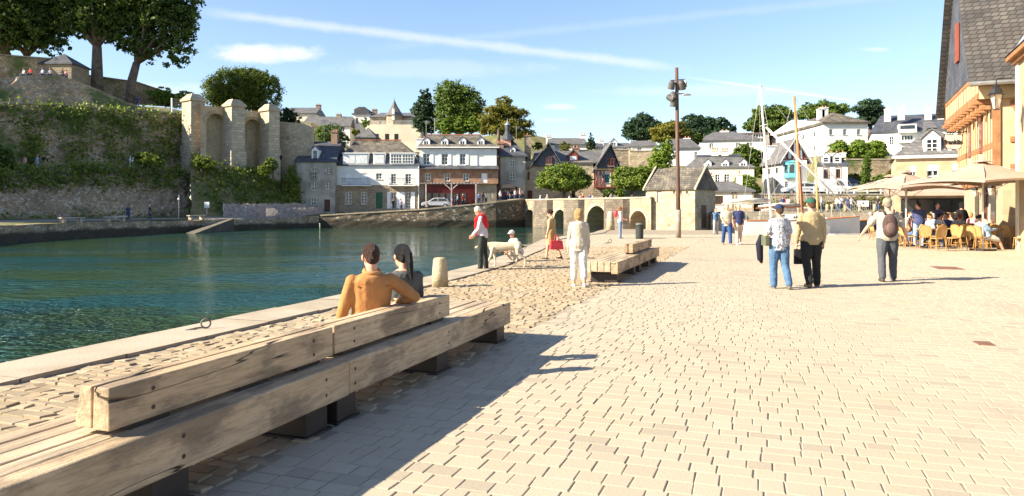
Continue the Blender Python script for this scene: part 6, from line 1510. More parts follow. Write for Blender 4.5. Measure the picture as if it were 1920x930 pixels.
def person(label, pos, rz, voxel=.016, group=None, col=None, cat='person', **kw):
    """col: dict skin?, shirt, bottom, hair, shoes, cap"""
    g = dict(BASE); g.update(kw); col = col or {}
    root = thing('person', label, cat, pos, rz, group); S = g['h']; bld = g['build']
    fem = g['female']; FT = Matrix.Rotation(R(g['twist']), 3, 'Z') @ Matrix.Rotation(R(-g['lean']), 3, 'X')
    pel = Vector((0, 0, g['pel']))
    T = lambda x, y, z: pel + FT @ Vector((x, y, z))           # torso frame with its origin at the pelvis
    sw = (.175 if fem else .20) * (.9 + .1 * bld); hw = .085
    arms = []
    for i, side in enumerate((-1, 1)):
        p1, a1, p2, a2 = g['arm'][i]; sh = T(side * (sw - .018), -.005, .438)
        el = sh + FT @ (dirv3(p1, a1, side) * .285); wr = el + FT @ (dirv3(p2, a2, side) * .25); arms.append((side, sh, el, wr, FT @ dirv3(p2, a2, side)))
    legs = []
    for i, side in enumerate((-1, 1)):
        p1, a1, p2 = g['leg'][i]; hp = pel + Vector((side * hw, 0, -.03)); kn = hp + dirv3(p1, a1, side) * .43; an = kn + dirv3(p2, a1 * .3, side) * .42; legs.append((side, hp, kn, an, p2))
    b = bld; be = g['belly']
    tors = [(-.10, .135 * b, .10 * b, 0), (-.02, .165 * b, .115 * b, -.01), (.07, (.16 if fem else .155) * b, .11 * b + be * .4, be * .4), (.16, (.128 if fem else .148) * b, .098 * b + be * .7, be * .7), (.28, (.140 if fem else .160) * b, .105 * b + be * .25, be * .2),
            (.38, .165 * b, .105 * b, 0), (.44, (.150 if fem else .168) * b, .094, -.008), (.485, .125, .078, -.012), (.52, .075, .062, -.01)]
    hy, hp_ = g['head']; FH = FT @ Matrix.Rotation(R(hy), 3, 'Z') @ Matrix.Rotation(R(-hp_), 3, 'X')
    nk = T(0, -.01, .52); hc = nk + FH @ Vector((0, .02, .145))
    HV = lambda x, y, z: hc + FH @ Vector((x, y, z)) * 1.07
    body = MB(); loft_body(body, tors, FT, pel)
    limb(body, [T(0, -.01, .50), T(0, -.005, .58), hc - FH @ Vector((0, .01, .06))], [.058 if not fem else .048, .052 if not fem else .043, .052])
    body.ell(HV(0, -.012, .022), (.079, .100, .105), 14, 10, rot=FH); body.ell(HV(0, .022, -.05), (.058, .066, .070), 12, 8, rot=FH); body.ell(HV(0, .090, -.018), (.013, .020, .024), 8, 6, rot=FH)
    body.ell(HV(0, .066, -.085), (.025, .022, .018), 8, 6, rot=FH)
    for side, sh, el, wr, d in arms: limb(body, [sh - FT @ Vector((side * .03, 0, 0)), sh, (sh + el) / 2, el, (el * .6 + wr * .4), wr], [.045, .050 * b, .046 * b, .038, .038, .026])
    for side, hp, kn, an, p2 in legs:
        limb(body, [hp, (hp * .5 + kn * .5), kn, kn * .65 + an * .35, an], [.09 * b, .078 * b, .056, .055, .038])
        fd = Vector((0, 1, 0)) if p2 > -50 else Vector((0, .55, -.83)); body.path([an + Vector((0, -.03, -.03)), an + fd * .07 + Vector((0, 0, -.05)), an + fd * .15 + Vector((0, 0, -.062))], [.038, .036, .022], 8)
    def extra(out):
        for i, (side, sh, el, wr, d) in enumerate(arms):     # palms, four bent fingers and a thumb
            d = d.normalized(); fw = FT @ Vector((0, 1, 0)); up = (fw - d * fw.dot(d)).normalized() if abs(fw.dot(d)) < .95 else (FT @ Vector((0, 0, 1)))
            inn = d.cross(up).normalized() * (-side); inn = inn if inn.dot(FT @ Vector((-side, 0, 0))) > 0 else -inn     # palm faces inwards
            c = wr + d * .045
            Mr = Matrix((up, inn, d)).transposed(); out.ell(c, (.040, .016, .052), 10, 8, 0, rot=Mr)
            cu = R(g['hand'][i]) 
            for k in range(4):
                b0 = c + d * .040 + up * (.028 - .0185 * k); L = (.038, .043, .040, .031)[k]
                d1 = d * math.cos(cu) + inn * math.sin(cu); d2 = d * math.cos(cu * 2.1) + inn * math.sin(cu * 2.1)
                out.path([b0, b0 + d1 * L, b0 + d1 * L + d2 * L * .8], [.0095, .0088, .0065], 6)
            b0 = c - d * .015 + up * .032; out.path([b0, b0 + (up * .6 + d * .7 + inn * .3).normalized() * .038, b0 + (up * .6 + d * .7 + inn * .3).normalized() * .038 + (d + inn * .5).normalized() * .026], [.013, .010, .008], 6)
        for s_ in (-1, 1):
            out.ell(HV(s_ * .076, -.012, -.008), (.012, .020, .032), 8, 6, rot=FH)
            out.ell(HV(s_ * .029, .0745, .008), (.0125, .008, .008), 8, 6, 3, rot=FH); out.ell(HV(s_ * .029, .079, .008), (.0062, .005, .0062), 6, 5, 1, rot=FH)
            out.path([HV(s_ * .012, .083, .027), HV(s_ * .03, .083, .031), HV(s_ * .048, .07, .026)], [.004, .005, .003], 5, 1)
        out.path([HV(-.022, .078, -.055), HV(0, .086, -.053), HV(.022, .078, -.055)], [.003, .006, .003], 6, 2)
    eyew = mat('eye_white', (.7, .68, .64), rough=.3)
    me = fuse(body, voxel, 2, [skin, eyem, lipm, eyew], 'body', extra)
    o = bpy.data.objects.new('body', me); COL.objects.link(o); o.parent = root
    if 'skin' in col: o.color = (*col['skin'], 1)
    def part(name, mb_, c, vx=voxel, sm=2, material=None):
        m2 = fuse(mb_, vx, sm, [material or cloth], name, fold=g.get('fold', .02) if name in ('top', 'dress', 'trousers') and voxel < .018 else 0.); q = bpy.data.objects.new(name, m2); COL.objects.link(q); q.parent = root; q.color = (*c, 1); return q
    e = .018
    # top
    if g['top']:
        m = MB(); dress = g['top'] == 'dress'; lo_ = -.10 - g['hemz'] if not dress else -.02
        sec = [(z, rx + e + (.012 if z < .1 else .006), ry + e + .008, oy) for z, rx, ry, oy in tors if z >= lo_ - .001 and z < .51]
        if not dress and lo_ < -.10: sec = [(lo_, sec[0][1] + .01, sec[0][2] + .012, sec[0][3])] + sec
        sec += [(.515, .075, .066, -.01)]
        loft_body(m, sec, FT, pel)
        for side, sh, el, wr, d in arms:
            P_ = [sh - FT @ Vector((side * .05, 0, 0)), sh]; r_ = [.056, .060 * b]
            if g['sleeve'] == 'short': P_ += [sh.lerp(el, .5), sh.lerp(el, .78)]; r_ += [.061 * b, .066 * b]
            elif g['sleeve'] == 'long': P_ += [sh.lerp(el, .5), el, el.lerp(wr, .5), el.lerp(wr, .95)]; r_ += [.062 * b, .054, .052, .042]
            elif g['sleeve'] == 'rolled': P_ += [sh.lerp(el, .5), el, el.lerp(wr, .25)]; r_ += [.062 * b, .056, .052]
            elif g['sleeve'] == 'none': P_ = P_[:1]; r_ = [.06]
            limb(m, P_, r_)
        if dress:
            m2 = MB(); hz = g['hemz'] or .48
            loft_body(m2, [(-hz, .20, .155, .0), (-hz * .6, .205, .16, 0), (-.12, .195 * b, .145 * b, 0), (-.02, .185 * b, .135 * b, -.01), (.07, .17 * b, .122 * b, 0), (.16, .145, .115, 0), (.22, .13, .1, 0)], FT if g['lean'] < 20 else Matrix.Identity(3), pel)
            m.raw(m2.V, m2.Fc)
        if g.get('collar'): m.path([T(.055 * math.cos(a), .05 * math.sin(a) - .008, .528 + .012 * math.sin(a)) for a in [k * math.pi / 6 for k in range(12)]], .014, 6, closed=True)
        part('dress' if dress else 'top', m, col.get('shirt', (.6, .6, .6)), material=g.get('topmat'))
    if g['bottom'] in ('trousers', 'shorts', 'cropped'):
        m = MB(); loft_body(m, [(z, rx + e * .8, ry + e * .8, oy) for z, rx, ry, oy in tors if z < .09], FT, pel)
        for side, hp, kn, an, p2 in legs:
            P_ = [hp, hp * .5 + kn * .5, kn]; r_ = [.11 * b, .100 * b, .082]
            if g['bottom'] == 'shorts': P_ = [hp, hp * .5 + kn * .5, hp * .12 + kn * .88]; r_ = [.105 * b, .096 * b, .088]
            else: P_ += [kn * .55 + an * .45, kn.lerp(an, .97 if g['bottom'] == 'trousers' else .72)]; r_ += [.078, .072]
            limb(m, P_, r_)
        part('trousers' if g['bottom'] != 'shorts' else 'shorts', m, col.get('bottom', (.1, .1, .12)))
    if g['shoes']:
        for side, hp, kn, an, p2 in legs:
            m = MB(); fd = Vector((side * .12, 1, 0)).normalized(); a0 = an + Vector((0, 0, -.045))
            if g.get('feet'): fd = Vector((side * .1, math.cos(R(g['feet'][0 if side < 0 else 1])), math.sin(R(g['feet'][0 if side < 0 else 1])))).normalized()
            m.ell(a0 + fd * .0, (.046, .055, .045), 10, 8); m.path([a0 - fd * .045, a0 + fd * .08 + Vector((0, 0, -.012)), a0 + fd * .15 + Vector((0, 0, -.018)), a0 + fd * .185 + Vector((0, 0, -.022))], [.038, .043, .036, .018], 10)
            m.path([a0 - fd * .06 - Vector((0, 0, .03)), a0 + fd * .18 - Vector((0, 0, .03))], [.028, .03], 8)
            part('shoe', m, col.get('shoes', (.05, .04, .035)), vx=max(voxel * .7, .009), material=shoem)
    hcol = col.get('hair', (.08, .05, .03)); m = MB(); hs = g['hair']
    if hs != 'none':
        if hs == 'short': m.ell(HV(0, -.022, .036), (.087, .100, .099), 14, 10, rot=FH); m.ell(HV(0, -.06, -.01), (.072, .054, .075), 12, 8, rot=FH)
        elif hs == 'crop': m.ell(HV(0, -.020, .032), (.083, .098, .098), 14, 10, rot=FH); m.ell(HV(0, -.055, -.012), (.070, .053, .068), 12, 8, rot=FH)
        elif hs == 'bob': m.ell(HV(0, -.024, .030), (.105, .111, .112), 14, 10, rot=FH); m.ell(HV(0, -.055, -.045), (.088, .065, .085), 12, 8, rot=FH); m.ell(HV(-.07, -.01, -.03), (.03, .05, .075), 8, 6, rot=FH); m.ell(HV(.07, -.01, -.03), (.03, .05, .075), 8, 6, rot=FH)
        elif hs == 'curly':
            for k in range(26):
                a = rnd.uniform(0, 6.28); ph = rnd.uniform(-.2, 1.5); m.ell(HV(.08 * math.cos(a) * math.cos(ph), -.03 + .085 * math.sin(a) * math.cos(ph), .03 + .09 * math.sin(ph)), rnd.uniform(.026, .04), 8, 6)
            m.ell(HV(0, -.03, .03), (.085, .09, .092), 12, 8, rot=FH)
        elif hs == 'ponytail':
            m.ell(HV(0, -.024, .030), (.090, .105, .103), 14, 10, rot=FH); m.ell(HV(0, -.05, -.02), (.074, .055, .065), 12, 8, rot=FH); m.ell(HV(0, -.125, .045), (.03, .03, .03), 8, 6)
            m.path([HV(0, -.12, .05), HV(0, -.155, .0), HV(0, -.150, -.09), HV(.01, -.135, -.18), HV(.015, -.13, -.26)], [.03, .042, .045, .036, .014], 10)
        q = part('hair', m, hcol, vx=max(.008, voxel * .7), sm=1, material=hairm)
    if g['cap']:
        m = MB(); m.ell(HV(0, -.012, .045), (.094, .112, .088), 14, 10, rot=FH)
        if g['cap'] == 'peak': m.path([HV(-.05, .075, .045), HV(0, .10, .048), HV(.05, .075, .045)], .02, 6); m.raw([HV(-.065, .06, .042), HV(.065, .06, .042), HV(.05, .16, .025), HV(-.05, .16, .025), HV(-.065, .06, .052), HV(.065, .06, .052), HV(.05, .16, .033), HV(-.05, .16, .033)], [(0, 3, 2, 1), (4, 5, 6, 7), (0, 1, 5, 4), (1, 2, 6, 5), (2, 3, 7, 6), (3, 0, 4, 7)])
        else: m.lathe([(.17, .02), (.17, .028), (.09, .04)], HV(0, 0, 0), 14)
        part('cap', m, col.get('cap', (.8, .8, .8)), vx=.009, sm=1)
    root.scale = (S, S, S)
    g.update(root=root, arms=arms, legs=legs, HV=HV, T=T, pel=pel); root_info[root.name] = g
    return root
root_info = {}
def ground(px, py): D = 2240 / (py - HY); return (X(px, D), D, .012)
AWAY = 0.; FACE = math.pi
BR_ = ((22, 6, 40, 4),)
# walkers on the plaza
stride = [(16, 3, 6), (-14, 3, -22)]; stride2 = [(-12, 3, -24), (15, 3, 8)]
x, y, z = ground(1461, 541)
wf = mat('floral_cloth', (.8, .8, .78), rough=.9, build=lambda t, co, col, p: (t.mix(t.ramp(t.noise(co, 42, 3, .6, 1.2), .50, .55), (.52, .52, .54), (.05, .05, .08)), None))
a = person('woman in a blue cap, black-and-white patterned shirt and jeans walking away', (x, y, z), .05, .013, female=True, h=.955, build=1.12, leg=[(4, 3, -4), (-6, 3, -26)], arm=[(4, 18, 60, 6), (2, 12, 22, 2)], hair='short', cap='peak', hemz=.06, topmat=wf,
           col=dict(bottom=(.07, .14, .24), cap=(.02, .03, .08), hair=(.12, .07, .04), shoes=(.16, .14, .10)))
g = root_info[a.name]
m = MB(); wx = g['arms'][0][3]; m.path([wx + Vector((.02, 0, .05)), wx + Vector((-.04, .0, -.12)), wx + Vector((-.03, -.02, -.42)), wx + Vector((.01, 0, -.5))], [.06, .075, .06, .02], 10); o = m.build('jacket', cloth, smooth=True, loc=a.location); o.color = (.012, .012, .025, 1); tag(o, 'black jacket hanging over the left arm of the woman in the patterned shirt', 'jacket')
m = MB(); m.box(-.30, -.22, -.10, .16, .83, 1.02); m.path([(-.25, .02, 1.02), (-.12, .09, 1.38), (.12, .02, 1.42)], .012, 6); o = m.build('shoulder_bag', cloth, loc=a.location, bevel=.02); o.color = (.10, .11, .07, 1); tag(o, 'small patterned bag at the side of the woman in the patterned shirt', 'bag')
x, y, z = ground(1521, 538)
b = person('man in a green cap, loose tan jacket and black trousers walking away', (x, y, z), -.02, .013, h=1.03, build=1.14, leg=[(-8, 4, -26), (6, 4, -2)], arm=[(4, 12, 10, 4), (4, 12, 12, 4)], hair='short', cap='peak', sleeve='long', hemz=.02,
           col=dict(shirt=(.36, .27, .15), bottom=(.02, .02, .02), cap=(.015, .09, .06), hair=(.16, .08, .045), shoes=(.12, .08, .05)))
wr = root_info[b.name]['arms'][0][3]; m = MB(); m.box(-.10, .10, -.03, .03, -.30, 0).path([(-.06, 0, 0), (-.03, 0, .07), (.03, 0, .07), (.06, 0, 0)], .009, 6)
o = m.build('hand_bag', cloth, loc=Vector((x, y, z)) + wr * 1.03 + Vector((.05, 0, -.13)), bevel=.02); o.color = (.02, .02, .022, 1); tag(o, 'black bag in the left hand of the man in the tan jacket', 'bag')
x, y, z = ground(1664, 527)
pm = mat('checked_cloth', (.5, .46, .4), rough=.9, build=lambda t, co, col, p: (t.mix(t.ramp(t.noise(co, 30, 3, .6, .6), .48, .55), (.44, .39, .31), (.30, .25, .19)), None))
c = person('man with a brown backpack, camouflage cap and grey jeans walking away', (x, y, z), -.25, .013, h=1.035, build=1.16, belly=.05, leg=[(-10, 6, -22), (10, 5, 4)], arm=[(18, 34, 22, 30), (2, 24, 10, 20)], hair='short', cap='peak', topmat=pm,
           col=dict(bottom=(.075, .08, .09), cap=(.30, .25, .16), hair=(.4, .36, .3), shoes=(.06, .045, .03)))
gc = root_info[c.name]
bp = thing('backpack', 'brown backpack on the back of the man in the camouflage cap', 'backpack', c.location, c.rotation_euler.z)
bpm = mat('pack_cloth', (.085, .05, .042), (.055, .034, .03), rough=.8, scale=9, bump=.4)
m = MB(); m.ell((0, -.23, 1.20), (.155, .10, .25), 14, 10); m.ell((0, -.25, 1.10), (.15, .11, .17), 14, 10); me = fuse(m, .014, 1, [bpm], 'pack'); o = bpy.data.objects.new('pack', me); COL.objects.link(o); o.parent = bp
m = MB(); m.ell((0, -.335, 1.13), (.105, .05, .13), 12, 8); m.build('front_pocket', mat('pocket_cloth', (.13, .08, .07), rough=.7), bp, smooth=True)
for s_ in (-1, 1): MB().path([(s_ * .08, -.17, 1.42), (s_ * .11, -.09, 1.52), (s_ * .14, .05, 1.50), (s_ * .15, .15, 1.38), (s_ * .17, .10, 1.1)], .022, 6).build('strap', bpm, bp, smooth=True)
# woman in cream
x, y, z = ground(1085, 537)
person('blonde woman in a cream cardigan and white cropped trousers walking away', (x, y, z), .0, .013, female=True, h=.90, build=1.05, leg=[(5, 2, 0), (-8, 2, -24)], arm=[(4, 9, 14, 5), (4, 9, 14, 5)], hair='bob', sleeve='long', bottom='cropped', hemz=.05,
       col=dict(shirt=(.50, .42, .32), bottom=(.62, .58, .52), hair=(.62, .40, .16), shoes=(.75, .68, .58)))
# man with the red jumper over his shoulders
x, y, z = ground(905, 506)
a = person('white-haired man with a red jumper over his shoulders looking down at the dog', (x, y, z), R(82), .013, h=.955, leg=[(6, 2, 0), (-4, 2, -6)], arm=[(14, 4, 46, -10), (14, 4, 46, -10)], head=(0, 38), hair='short', sleeve='long', lean=3,
           col=dict(shirt=(.58, .52, .54), bottom=(.035, .04, .035), hair=(.72, .68, .6), shoes=(.02, .02, .02)))
g = root_info[a.name]; T_ = g['T']; m = MB()
loft_body(m, [(.16, .12, .03, -.135), (.26, .19, .055, -.11), (.36, .215, .09, -.06), (.45, .225, .115, -.02), (.50, .17, .10, -.012), (.54, .085, .075, -.01)], Matrix.Rotation(R(-3), 3, 'X'), g['pel'])
for s_ in (-1, 1): limb(m, [T_(s_ * .15, .02, .50), T_(s_ * .13, .12, .42), T_(s_ * .09, .15, .26), T_(s_ * .07, .16, .10), T_(s_ * .06, .16, 0.)], [.06, .055, .05, .045, .04])
me = fuse(m, .014, 2, [cloth], 'jumper'); o = bpy.data.objects.new('jumper', me); COL.objects.link(o); o.parent = a; o.color = (.62, .012, .02, 1)
# woman in the beige dress with the red bag
x, y, z = ground(1034, 486)
a = person('dark-haired woman in a sleeveless ochre dress walking left with a red handbag', (x, y, z), R(62), .014, female=True, h=.875, build=1.12, leg=[(12, 2, 8), (-14, 2, -30)], arm=[(4, 8, 14, 4), (-2, 9, 6, 4)], hair='curly', top='dress', bottom=None, sleeve='none', hemz=.44, head=(5, 20),
           col=dict(shirt=(.38, .26, .11), hair=(.06, .025, .018), shoes=(.02, .012, .012)))
wr = a.matrix_basis @ root_info[a.name]['arms'][1][3]
hb = thing('handbag', 'red handbag carried by the woman in the ochre dress', 'handbag', (x + .14, y - .16, .31), R(18))
redl = mat('red_leather', (.72, .05, .06), (.6, .04, .05), rough=.4, scale=5)
MB().raw([(-.22, -.07, 0), (.22, -.07, 0), (.22, .07, 0), (-.22, .07, 0), (-.19, -.04, .27), (.19, -.04, .27), (.19, .04, .27), (-.19, .04, .27)], [(0, 3, 2, 1), (4, 5, 6, 7), (0, 1, 5, 4), (1, 2, 6, 5), (2, 3, 7, 6), (3, 0, 4, 7)]).build('bag_body', redl, hb, bevel=.015)
for s_ in (-.035, .035): MB().path([(-.08, s_, .27), (-.07, s_, .38), (0, s_, .44), (.07, s_, .38), (.08, s_, .27)], .009, 6).build('handle', redl, hb)
# crouching boy in white
x, y, z = ground(966, 494)
a = person('person in a white cap and white shirt crouching behind the dog with a leash', (x + .12, y + .9, z), R(120), .014, h=.88, pel=.30, lean=28, leg=[(88, 10, -42), (100, 10, -34)], arm=[(55, 8, 88, 0), (60, 8, 92, -6)], head=(20, -20), cap='peak', hair='short',
           col=dict(shirt=(.62, .60, .56), bottom=(.4, .34, .28), cap=(.66, .62, .56), hair=(.15, .09, .05), shoes=(.1, .08, .06)), feet=(0, 0))
# far walkers
for px, py, rz, kw, lb in (
    (1163, 447, R(-100), dict(female=True, arm=[(10, 4, 70, -8), (10, 4, 70, -8)], hair='bob', col=dict(shirt=(.75, .7, .68), bottom=(.15, .22, .36), hair=(.35, .14, .06))), 'red-haired woman in white top and blue trousers standing by the litter bin'),
    (1363, 459, R(175), dict(build=1.12, arm=[(8, 8, 22, 2), (8, 8, 60, -10)], hair='short', leg=stride, topmat=pm, hemz=.05, col=dict(bottom=(.03, .07, .2), hair=(.6, .5, .42), shoes=(.3, .2, .12))), 'man in a pale patterned shirt and navy trousers walking towards the camera'),
    (1385, 459, R(180), dict(female=True, build=1.08, leg=stride2, arm=[(4, 6, 12, 4), (6, 6, 12, 4)], hair='short', col=dict(shirt=(.03, .04, .11), bottom=(.55, .44, .36), hair=(.75, .68, .6), shoes=(.6, .55, .5))), 'white-haired woman in a navy top and beige trousers walking towards the camera'),
    (1342, 434, R(200), dict(arm=[(60, 8, 150, -14), (60, 8, 150, -14)], sleeve='long', col=dict(shirt=(.08, .14, .24), bottom=(.4, .38, .36), hair=(.2, .12, .08))), 'person in a blue jacket photographing in front of the lodge')):
    p_ = ground(px, py); zz = plaza_z(p_[0], p_[1]) + .012 if p_[1] > 40 else .012
    person(lb, (p_[0], p_[1], zz), rz, .02, **dict(kw, h=.94 if px == 1163 else 1.))
p_ = ground(1160, 447); o = MB().ell((p_[0] - .16, p_[1] - .05, 1.25), (.10, .14, .2), 12, 8).build('backpack', redl, smooth=True); tag(o, 'small red backpack on the red-haired woman by the litter bin', 'backpack')
# the seated couple
def uvp(u, v, z): a_ = uv(u, v); return (a_[0], a_[1], z)
BRZ = R(90 - 18.9) + R(18.9 * 2 - 0) * 0
ox, oy = uv(6.2, -3.50)
sit = [(78, 8, 4), (80, 8, 2)]
ox, oy = uv(6.05, -3.44)
a = person('man in a brown shirt sitting on the near bench with his arm along its back', (ox, oy, -.01), R(30), .010, h=.96, build=1.06, pel=.545, lean=-5, twist=-10, leg=sit, fold=.012, arm=[(2, 16, 24, 8), (-18, 52, 66, -30)], hair='crop', sleeve='long', hemz=.0, collar=True, head=(6, 12),
           col=dict(shirt=(.40, .18, .06), bottom=(.06, .06, .08), hair=(.075, .03, .018)))
T_ = root_info[a.name]['T']
m = MB(); m.path([T_(.072 * math.cos(q), .062 * math.sin(q) - .012, .525 + .012 * math.sin(q)) for q in [k * math.pi / 8 for k in range(16)]], .022, 8, closed=True)
c_ = m.build('collar', cloth, a, smooth=True, color=(.44, .21, .08))
m = MB(); m.path([T_(-.15, -.098, .40), T_(-.05, -.118, .385), T_(.05, -.118, .385), T_(.15, -.098, .40)], .006, 5).tube(T_(0, -.122, .38), T_(0, -.125, .05), .005, n=5); m.build('seam', cloth, a, color=(.24, .11, .035))
ox, oy = uv(6.72, -3.46)
b = person('woman with a long black ponytail and dark grey top sitting on the near bench', (ox, oy, -.01), R(22), .010, female=True, h=.93, pel=.545, lean=-3, leg=sit, arm=[(20, 6, 60, -6), (18, 6, 60, -6)], hair='ponytail', sleeve='short', head=(14, 14),
           col=dict(shirt=(.07, .075, .075), bottom=(.05, .05, .07), hair=(.012, .010, .012)))

# ------------------------------------------------------------ the white dog
D = 2240 / (501 - HY); dx, dy = X(950, D), D
dog = thing('dog', 'cream-white pointer walking left along the quay on a leash', 'dog', (dx, dy, .015), 0)
m = MB(); coat = mat('dog_coat', (.58, .50, .37), (.48, .39, .27), scale=5, rough=.8, bump=.3)
loftx = [(-.43, .47, .035), (-.38, .48, .095), (-.26, .47, .105), (-.12, .465, .098), (.04, .475, .088), (.16, .50, .083), (.27, .515, .088), (.34, .50, .07)]
V = []; n_ = 12
for x_, z_, r_ in loftx:
    for k in range(n_): an = 2 * math.pi * k / n_; V.append((x_, r_ * .72 * math.cos(an), z_ + r_ * 1.15 * math.sin(an)))
m.raw(V, [(i * n_ + k, (i + 1) * n_ + k, (i + 1) * n_ + (k + 1) % n_, i * n_ + (k + 1) % n_) for i in range(len(loftx) - 1) for k in range(n_)] + [tuple(range(n_)), tuple((len(loftx) - 1) * n_ + k for k in range(n_))][::1])
limb(m, [(-.36, 0, .50), (-.46, 0, .53), (-.55, 0, .52)], [.07, .055, .048]); m.ell((-.60, 0, .52), (.075, .052, .055)); limb(m, [(-.62, 0, .50), (-.70, 0, .465), (-.74, 0, .45)], [.038, .03, .024])
for s_, a_, b_ in ((-.06, -.10, 0), (.06, .06, 0)):      # front legs
    limb(m, [(-.33, s_, .42), (-.32 + a_ * .5, s_, .26), (-.33 + a_, s_, .13), (-.34 + a_ * 1.15, s_, .03)], [.055, .032, .024, .022]); m.ell((-.36 + a_ * 1.15, s_, .018), (.036, .024, .018))
for s_, a_ in ((-.065, .14), (.065, -.10)):              # hind legs with stifle and hock
    limb(m, [(.27, s_, .46), (.22 + a_ * .3, s_, .32), (.33 + a_ * .8, s_, .19), (.30 + a_, s_, .03)], [.078, .048, .026, .021]); m.ell((.275 + a_, s_, .018), (.038, .024, .018))
limb(m, [(.33, 0, .53), (.45, 0, .50), (.58, 0, .52)], [.022, .015, .007])
me = fuse(m, .011, 2, [coat], 'body', lambda out: (out.ell((-.755, 0, .452), (.014, .014, .012), 8, 6, 1), out.ell((-.655, -.036, .535), (.008, .006, .008), 6, 5, 1), out.ell((-.655, .036, .535), (.008, .006, .008), 6, 5, 1)))
me.materials.append(eyem); o = bpy.data.objects.new('body', me); COL.objects.link(o); o.parent = dog
for s_ in (-1, 1): MB().ell((-.575, s_ * .052, .50), (.035, .012, .062), 10, 8).build('ear', mat('dog_ear', (.50, .36, .22), rough=.8), dog, smooth=True)
MB().path([(-.50 + .0, .052 * math.cos(a), .525 + .056 * math.sin(a)) for a in [k * math.pi / 7 for k in range(14)]], .009, 6, closed=True).build('collar', red_p, dog)
dog.scale = (1.12,) * 3
o = MB().path([(dx - .5, dy, .60), (dx - .1, dy - .1, .35), (dx + .25, dy - .05, .30), (dx + .55, dy + .1, .55)], .006, 5).build('leash', dark_p); tag(o, 'thin dark leash between the white dog and the crouching person', 'leash')

# ------------------------------------------------------------ café terrace
def make_chair(label):
    r_ = thing('cafe_chair', label, 'chair', (0, 0, 0), 0, 'rattan chairs of the café terrace')
    MB().lathe([(.19, .43), (.215, .445), (.215, .465), (.18, .475), (0, .47)], n=16).build('seat', rattan, r_, smooth=False)
    # rounded back panel, slightly leaning back (sitter faces +y)
    m = MB(); P_ = [(-.17, .47), (-.195, .62), (-.20, .76), (-.15, .87), (0, .90), (.15, .87), (.20, .76), (.195, .62), (.17, .47)]
    V = [(x_ * .92, -.19 - (z_ - .47) * .22 + s_, .47 + (z_ - .47) * .97 + .015) for s_ in (-.008, .008) for x_, z_ in P_]; n_ = len(P_)
    m.raw(V, [tuple(range(n_)), tuple(range(2 * n_ - 1, n_ - 1, -1))] + [(i, i + n_, (i + 1) % n_ + n_, (i + 1) % n_) for i in range(n_)]); m.build('backrest', rattan, r_)
    MB().path([(x_, -.19 - (z_ - .47) * .22, z_) for x_, z_ in P_], .017, 6).build('back_frame', rattan_d, r_)
    for sx in (-1, 1):
        MB().tube((sx * .17, -.19, .47), (sx * .19, -.25, 0), .016, .014, 6).build('leg', rattan_d, r_); MB().tube((sx * .16, .15, .45), (sx * .185, .20, 0), .016, .014, 6).build('leg', rattan_d, r_)
    MB().path([(.18 * math.cos(a), -.02 + .2 * math.sin(a), .20) for a in [k * math.pi / 5 for k in range(10)]], .010, 5, closed=True).build('stretcher', rattan_d, r_)
    return r_
def make_table(label):
    r_ = thing('cafe_table', label, 'table', (0, 0, 0), 0, 'small café tables'); MB().lathe([(.34, .715), (.35, .72), (.35, .745), (0, .745)], n=20).build('table_top', mat('table_wood', (.50, .31, .13), rough=.4, scale=6), r_)
    MB().lathe([(.03, .03), (.03, .715), (0, .715)], n=8).build('pedestal', dark_p, r_)
    for k in range(4): a = k * R(90) + .6; MB().tube((0, 0, .05), (.28 * math.cos(a), .28 * math.sin(a), .015), .018, .012, 5).build('foot', dark_p, r_)
    return r_
def put(o, x, y, rz, label=None):
    o.location = (x, y, .012 if y < 46 else 0); o.rotation_euler = (0, 0, rz)
    if label: o['label'] = label
    return o
chair0 = make_chair('empty rattan chair'); table0 = make_table('round café table'); used = {'c': 0, 't': 0}
def chair(x, y, rz, label):
    o = chair0 if not used['c'] else dup(chair0); used['c'] = 1; return put(o, x, y, rz, label)
def table(x, y, label):
    o = table0 if not used['t'] else dup(table0); used['t'] = 1; return put(o, x, y, 0, label)
SITC = [(82, 10, -4), (84, 10, 4)]
protos = [person('guest', (0, 0, 0), 0, .022, pel=.55, lean=6, leg=SITC, arm=[(28, 10, 80, -12), (28, 10, 82, -12)], sleeve='short', hair='short', build=1.08),
          person('guest', (0, 0, 0), 0, .022, female=True, pel=.55, lean=4, leg=SITC, arm=[(24, 8, 96, -10), (30, 8, 70, -14)], sleeve='short', hair='bob', h=.97),
          person('guest', (0, 0, 0), 0, .022, pel=.54, lean=-12, leg=[(84, 8, 30), (84, 10, 24)], arm=[(10, 10, 60, -12), (12, 10, 55, -14)], sleeve='long', hair='crop', build=1.12),
          person('guest', (0, 0, 0), 0, .022, female=True, pel=.55, lean=12, leg=SITC, arm=[(40, 8, 70, -12), (44, 8, 110, -14)], sleeve='short', hair='ponytail', h=.97)]
pused = [0] * 4
WORDS = {'white': (.6, .58, .55), 'black': (.03, .03, .035), 'pale blue': (.32, .46, .66), 'navy': (.04, .06, .15), 'red': (.5, .05, .05), 'grey': (.28, .28, .29), 'pink': (.68, .34, .34), 'beige': (.55, .45, .32), 'green': (.12, .28, .12), 'orange': (.65, .26, .08)}
HAIR = {'white-haired': (.7, .66, .6), 'dark-haired': (.03, .02, .015), 'brown-haired': (.14, .07, .035), 'blond': (.5, .33, .14), 'red-haired': (.3, .09, .03)}
ORD = ['first', 'second', 'third', 'fourth', 'fifth', 'sixth', 'seventh', 'eighth', 'ninth', 'tenth', 'eleventh', 'twelfth', 'thirteenth', 'fourteenth', 'fifteenth', 'sixteenth']
